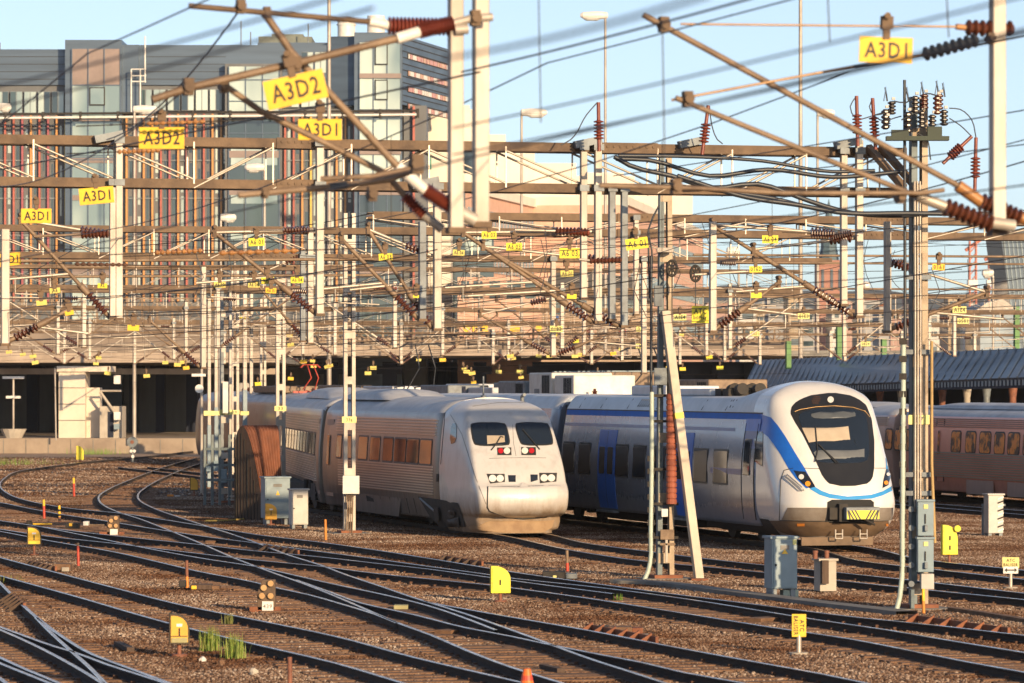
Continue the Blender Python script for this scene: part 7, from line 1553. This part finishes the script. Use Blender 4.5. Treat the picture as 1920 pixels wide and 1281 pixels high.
for x, y in ((246,846),(252,846),(249,856)): m = MB(); c = W(x,y,Yq-.1); m.tube([c,c-Vector((0,.05,0))], 3/S(Yq), 10); m.build('lamp', M['white'], T)
# ---- stakes
for px, yt, yb, w, lab, cols in ((82,937,974,5,'red stake with a yellow top left of the small dwarf signal',(M['yellow'],M['red'],.3)),(111,948,981,5,'short stake with yellow and red bands beside the red stake',(M['yellow'],M['rustred'],.6)),(138,896,932,4.5,'red stake with a yellow top on the pale ballast near the shadow edge',(M['yellow'],M['red'],.28)),(146,1018,1062,5,'rusty red stake left of the switch motor',(M['tan'],M['red'],.12)),(350,1051,1104,6,'rusty stake with orange foot in the middle of the left tracks',(M['rustred'],M['orange'],.55)),(610,974,1014,5,'orange stake in front of the lattice mast',(M['orange'],M['orange'],.3)),(1063,1032,1073,6,'stake with ochre top and red foot right of the lemon indicator',(M['tan'],M['red'],.55)),(543,1232,1300,9,'rusty brown stake at the bottom edge',(M['rustred'],M['rustred'],.3)),(1731,1104,1152,6,'orange stake at the foot of the big right mast',(M['yellow'],M['orange'],.45))):
    Y = F*H/(yb-HY); T = thing('marker_stake', lab, 'stake', G(px,yb)); r = w/2/S(Y); a, b = W(px+1,yb+2,Y), W(px,yt,Y); q = b+(a-b)*cols[2]
    m = MB(); m.tube([q,b],r,8); m.build('top_band', cols[0], T); m = MB(); m.tube([a,q],r,8); m.build('shaft', cols[1], T)
    if px == 111:
        for s0 in (.2,.45,.7): u = b+(a-b)*s0; v = b+(a-b)*(s0+.12); m = MB(); m.tube([u,v],r*1.05,8); m.build('band', M['dark'], T)
# ---- signs on posts
def board(label, cx, cy, w, h, base, lines, m, post=(M['paletube'],.04), rot=0, lh=.7):
    Y = F*H/(base-HY); k = 1/S(Y); T = thing('board_sign', label, 'sign', G(cx,base)); c = W(cx,cy,Y); b = MB(); b.obox(c, (w*k/2,0,0), (0,.008,0), (0,0,h*k/2)); po = b.build('plate', m, T, bevel=.01)
    a = R(rot); ux = Vector((math.cos(a),0,math.sin(a))); uy = Vector((-math.sin(a),0,math.cos(a))); n = len(lines); W_, H_ = (h,w) if rot else (w,h)
    for i, t in enumerate(lines): b = MB(); lettering(b, t, c-Vector((0,.014,0))+uy*H_*k*(.5-(i+.5)/n)*.85, ux, uy, W_*k*.84*min(1,len(t)/5), H_*k*.62/n); b.build('lettering', M['rustclip'] if m is YT else M['black'], po)
    b = MB(); b.tube([G(cx,base), W(cx,cy+h*.4,Y+.03)], post[1], 8); b.build('post', post[0], T); b = MB(); b.tube([G(cx,base), G(cx,base)+UP*.04], .15, 10); b.build('footing', M['concrete'], T)
    return T, Y
board('yellow ATC BALISER board turned on its side on a pale post', 1498,1173,27,43,1228,['ATC','BALISER'],M['yellow'],rot=-90)
T, Yq = board('pale yellow ATC BALISER board above a white arrow plate at the right edge', 1895,1055,32,20,1104,['ATC','BALISER'],YT)
b = MB(); c = W(1895,1069,Yq); k = 1/S(Yq); b.box((c.x-14*k,Yq-.02,c.z-6.5*k),(c.x+14*k,Yq-.005,c.z+6.5*k)); po = b.build('arrow_plate', M['white'], T)
b = MB(); b.prism([c+Vector((x*k,-.03,z*k)) for x, z in ((-12,0),(-7,4),(-7,1.2),(7,1.2),(7,4),(12,0),(7,-4),(7,-1.2),(-7,-1.2),(-7,-4))], (0,.008,0)); b.build('arrow', M['black'], po)
# ---- switch motors, boxes, boards, anchors, cable troughs on the ballast
def lump(label, x0, y0, x1, y1, base, parts, name='point_machine', cat='point machine'):
    T = thing(name, label, cat, G((x0+x1)/2,base)); Y = F*H/(base-HY)
    for (a,b,c,d,dep,mm,nm) in parts: fbox(T,a,b,c,d,Y,dep,mm,nm,.015)
    return T
lump('dark point machine with a pale tag below the ochre and red stake', 1018,1068,1080,1084,1086,[(1017,1070,1060,1084,.5,M['dark'],'case'),(1060,1074,1082,1084,.4,M['galvdark'],'motor'),(1028,1066,1040,1072,.3,M['timberdark'],'lid'),(1036,1077,1043,1082,.52,YT,'tag_plate')])
lump('rusty brown point machine between the switch tracks at bottom centre', 1108,1170,1206,1192,1194,[(1138,1173,1184,1190,.5,M['wood'],'case'),(1122,1172,1140,1188,.4,M['dark'],'rod_box'),(1184,1175,1204,1186,.4,M['rust'],'motor'),(1196,1188,1216,1192,.3,M['concrete'],'slab')])
lump('brown point machine beside the rusty stake at left', 98,1055,138,1070,1072,[(104,1056,136,1068,.5,M['wood'],'case'),(120,1062,134,1070,.55,M['concrete'],'slab'),(95,1060,106,1069,.4,M['dark'],'rod_box')])
lump('brown point machine with a yellow patch at the foot of the rusty stake', 336,1090,416,1104,1106,[(360,1094,400,1104,.5,M['timberdark'],'case'),(400,1096,414,1104,.5,M['wood'],'motor'),(362,1096,372,1103,.52,M['yellow'],'patch'),(337,1088,350,1100,.3,M['dark'],'rod_box')])
lump('low box with a white and yellow cover beside the small dwarf signal', 122,980,195,990,992,[(125,981,150,990,.4,M['dark'],'case'),(132,980,138,986,.42,M['yellow'],'patch'),(158,977,168,985,.4,M['white'],'cover'),(168,983,196,986,.1,M['tan'],'rod')])
lump('low dark box with a yellow rod behind the left edge indicator', 50,975,100,986,988,[(52,976,60,986,.4,M['dark'],'case'),(62,981,98,984,.1,M['yellow'],'rod')])
lump('olive crate lying between the rails in the middle', 738,1133,766,1141,1143,[(739,1133,766,1142,.4,OL,'case')],'junction_box','box')
lump('timber block with an orange end by the orange stake at right', 1693,1153,1755,1162,1166,[(1693,1154,1738,1160,.3,M['wood'],'block'),(1738,1160,1757,1166,.3,M['orange'],'end_block')],'timber_block','block')
lump('orange rubbish on the painted shadow left of the rusty shed', 312,926,338,932,933,[(314,927,326,931,.2,M['orange'],'bag'),(328,929,338,931,.2,M['white'],'scrap')],'litter_bag','bag')
def anchors(label, pts, n, m, h=.20):
    """row of leaning rail anchor plates between two rails"""
    T = thing('rail_anchor', label, 'rail brace', G(*pts[0])); a, b = G(*pts[0]), G(*pts[1]); t = (b-a); L = t.length; t /= L; s_ = Vector((t.y,-t.x,0)); s_ = s_ if s_.y < 0 else -s_
    mb = MB(); mb.bar(a+UP*.14, b+UP*.14, .05, .10); mb.build('guard_rail', M['rust'], T)
    for k in range(n):
        p = a+t*L*(k+.5)/n; q = MB(); q.prism([p+UP*.24, p+s_*.34+UP*.03, p+UP*.03], t*.05); q.build('brace', m, T)
anchors('row of six rusty brace plates on the rail at bottom centre', [(1100,1190),(1232,1216)], 6, M['rust'])
anchors('row of six rusty brace plates on the rail at bottom right', [(1705,1172),(1892,1198)], 6, M['rust'])
anchors('dark row of brace plates under the lemon indicator', [(830,1056),(905,1068)], 5, M['timberdark'])
anchors('dark row of brace plates on the left straight track', [(52,1066),(105,1078)], 6, M['timberdark'])
anchors('short row of brace plates below the smaller dwarf signal', [(495,1036),(560,1046)], 5, M['timberdark'])
anchors('small dark row of brace plates in the bottom left corner', [(22,1130),(46,1150)], 5, M['timberdark'])
tr_ = MB(); path = cat_rom([G(x,y) for x, y in ((1158,1093),(1240,1098),(1330,1110),(1440,1124),(1560,1139),(1700,1155))]); rows = []
for i, p in enumerate(path):
    t = path[min(i+1,len(path)-1)]-path[max(i-1,0)]; t.z = 0; t.normalize(); s_ = Vector((t.y,-t.x,0)); rows.append([p+s_*a+UP*z for a, z in ((-.22,0),(-.22,.09),(.22,.09),(.22,0))])
tr_.grid(rows, False); o = tr_.build('cable_trough', M['concretedark']); tag(o, 'long grey concrete cable trough beside the switches at right', 'cable trough')
tr_ = MB(); path = [G(1780,1146),G(1850,1156),G(1990,1180)]; rows = [[p+Vector(v) for v in ((-.05,-.15,0),(-.05,-.15,.08),(.05,.15,.08),(.05,.15,0))] for p in path]; tr_.grid(rows, False); o = tr_.build('cable_trough', M['wood']); tag(o, 'brown timber edging beside the dark gravel at bottom right', 'timber edging')
st_ = MB(); st_.add([v+UP*.006 for v in (G(1700,1150),G(1810,1145),G(2050,1180),G(2050,1208),G(1930,1188),G(1760,1165))], [(0,1,2,3,4,5)]); struct(st_.build('path', M['shadowgravel']), 'dark gravel strip at bottom right')
for l, pts, w, mm in (('weathered board lying across the rails at bottom centre',[(830,1191),(890,1186)],.35,M['wood']),('weathered pale board by the crossing rails at left',[(395,1020),(420,1015)],.3,M['wood']),('grey plank between rails left of the ATC BALISER board',[(1410,1168),(1470,1164)],.4,M['wood']),('dark plank below the amber indicator shadow',[(220,1212),(245,1224)],.12,M['timberdark']),('dark sleeper end at the bottom middle',[(1018,1256),(1052,1264)],.12,M['timberdark']),('pale slab at the foot of the blue grey mast',[(1160,1095),(1232,1097)],.5,M['concretedark'])):
    a, b = G(*pts[0]), G(*pts[1]); m = MB(); m.bar(a+UP*.05, b+UP*.05, w, .07, side=(0,1,0)); tag(m.build('plank', mm), l, 'plank')
# loose hoses by the shed
T = thing('hose', 'yellow hose on the ground between the rusty shed and the rails', 'hose', G(440,978)); m = MB(); m.tube(cat_rom([G(x,y)+UP*.03 for x,y in ((385,979),(420,978),(450,976),(470,965),(492,956))],.2), .035, 6); m.build('hose', mat('ochre hose', (.45,.34,.10), .6), T)
T = thing('hose', 'coiled white hoses beside the rusty shed', 'hose', G(478,962)); Yq = F*H/(964-HY); m = MB()
for k in range(4): m.tube(cat_rom([W(462+k*2,962,Yq), W(466+k*3,952-k,Yq), W(478+k*2,945-k*1.5,Yq), W(490+k,946,Yq), W(494,955+k,Yq)],.1), .03, 6)
m.build('hose', M['white'], T)
T = thing('guard_rail', 'pale double guard rail in front of the rusty shed', 'railing', G(425,945)); Yq = F*H/(948-HY); m = MB()
for y in (930,936): m.bar(W(428,y,Yq),W(470,y+5,Yq-3),.09,.05)
m.build('rail', M['galv'], T); m = MB(); m.bar(W(430,946,Yq),W(430,922,Yq),.08); m.build('post', M['rustred'], T)
T = thing('traffic_cone', 'orange cone tip poking up at the bottom edge', 'cone', G(988,1300)); Yq = F*H/(1300-HY); m = MB(); c = G(988,1300); m.tube2([c+UP*z for z in (0,.04,.04,.34,.345)],[.17,.17,.12,.05,.02],UP,14); m.build('cone', mat('fluorescent orange', (.85,.16,.02), .5), T); m = MB(); m.tube2([c+UP*z for z in (.18,.25)],[.088,.075],UP,14); m.build('band', M['red'], T)
# ---- grass tufts, small weeds, stones
def blades(label, spots, n, h, name='grass_tuft', seed=1, col=((.10,.22,.02),(.20,.30,.04))):
    rnd = random.Random(seed); gm = mat('fresh grass '+str(seed), col[0], .6, 0, col[1], 14, .9)
    for (px, py, spread), lab in zip(spots, label):
        o = G(px,py); T = thing(name, lab, 'grass', o); m = MB()
        for k in range(n):
            p = o+Vector((rnd.gauss(0,spread),rnd.gauss(0,spread*1.2),0)); a = rnd.uniform(0,6.28); hh = h*rnd.uniform(.5,1.15); l = rnd.uniform(.03,.30)*hh; d = Vector((math.cos(a),math.sin(a),0)); s_ = Vector((-d.y,d.x,0))*rnd.uniform(.004,.009)
            q = [p-s_, p+s_, p+d*l*.35+UP*hh*.6+s_*.7, p+d*l*.35+UP*hh*.6-s_*.7, p+d*l+UP*hh]
            m.add(q, [(0,1,2,3),(3,2,4)])
        m.build('blades', gm, T)
blades(['left of two bright green grass tufts by the amber indicator','right of two bright green grass tufts by the rail'], [(395,1222,.065),(440,1236,.07)], 170, .40, seed=1, col=((.10,.20,.02),(.30,.32,.07)))
blades(['tiny green weed between the rails left of the blue grey mast'], [(1161,1128,.04)], 40, .16, seed=2)
blades(['dusty grass tuft at the left edge below the straight track','small dry weed beside the rail in the foreground'], [(12,1096,.2),(428,1172,.05)], 70, .22, seed=3, col=((.12,.16,.03),(.22,.2,.06)))
blades(['green weeds in front of the platform wall at far left','green weeds on the far left embankment'], [(180,852,.8),(12,872,1.2)], 300, .4, seed=4)
for px, py, r, mm, lab in ((380,1240,.055,M['white'],'white angular stone below the grass tufts'),(414,1247,.06,M['wood'],'brown stone below the grass tufts'),(476,1265,.07,M['concrete'],'pale stone at the bottom near the grass tufts'),(62,1139,.03,M['white'],'small white stone in the bottom left')):
    rnd = random.Random(px); m = MB(); o = G(px,py); bm = bmesh.new(); bmesh.ops.create_icosphere(bm, subdivisions=2, radius=r)
    vs = [o+v.co*rnd.uniform(.75,1.2)+UP*r*.4 for v in bm.verts]; fs = [tuple(v.index for v in f.verts) for f in bm.faces]; bm.free(); m.add(vs, fs); tag(m.build('stone', mm), lab, 'stone')
# ---------------------------------------------------------------- thin evening haze
hz = MB(); hz.box((-1500,-60,-1.2),(1700,3000,140)); ho = hz.build('haze', [], None)
hm_ = bpy.data.materials.new('haze'); hm_.use_nodes = True; nt = hm_.node_tree; nt.nodes.clear(); out = nt.nodes.new('ShaderNodeOutputMaterial'); pv_ = nt.nodes.new('ShaderNodeVolumePrincipled')
pv_.inputs['Color'].default_value = (.86,.92,1,1); pv_.inputs['Density'].default_value = .00006; pv_.inputs['Anisotropy'].default_value = .0
nt.links.new(pv_.outputs[0], out.inputs['Volume']); ho.data.materials.append(hm_); struct(ho, 'thin pale haze in the air', 'stuff')
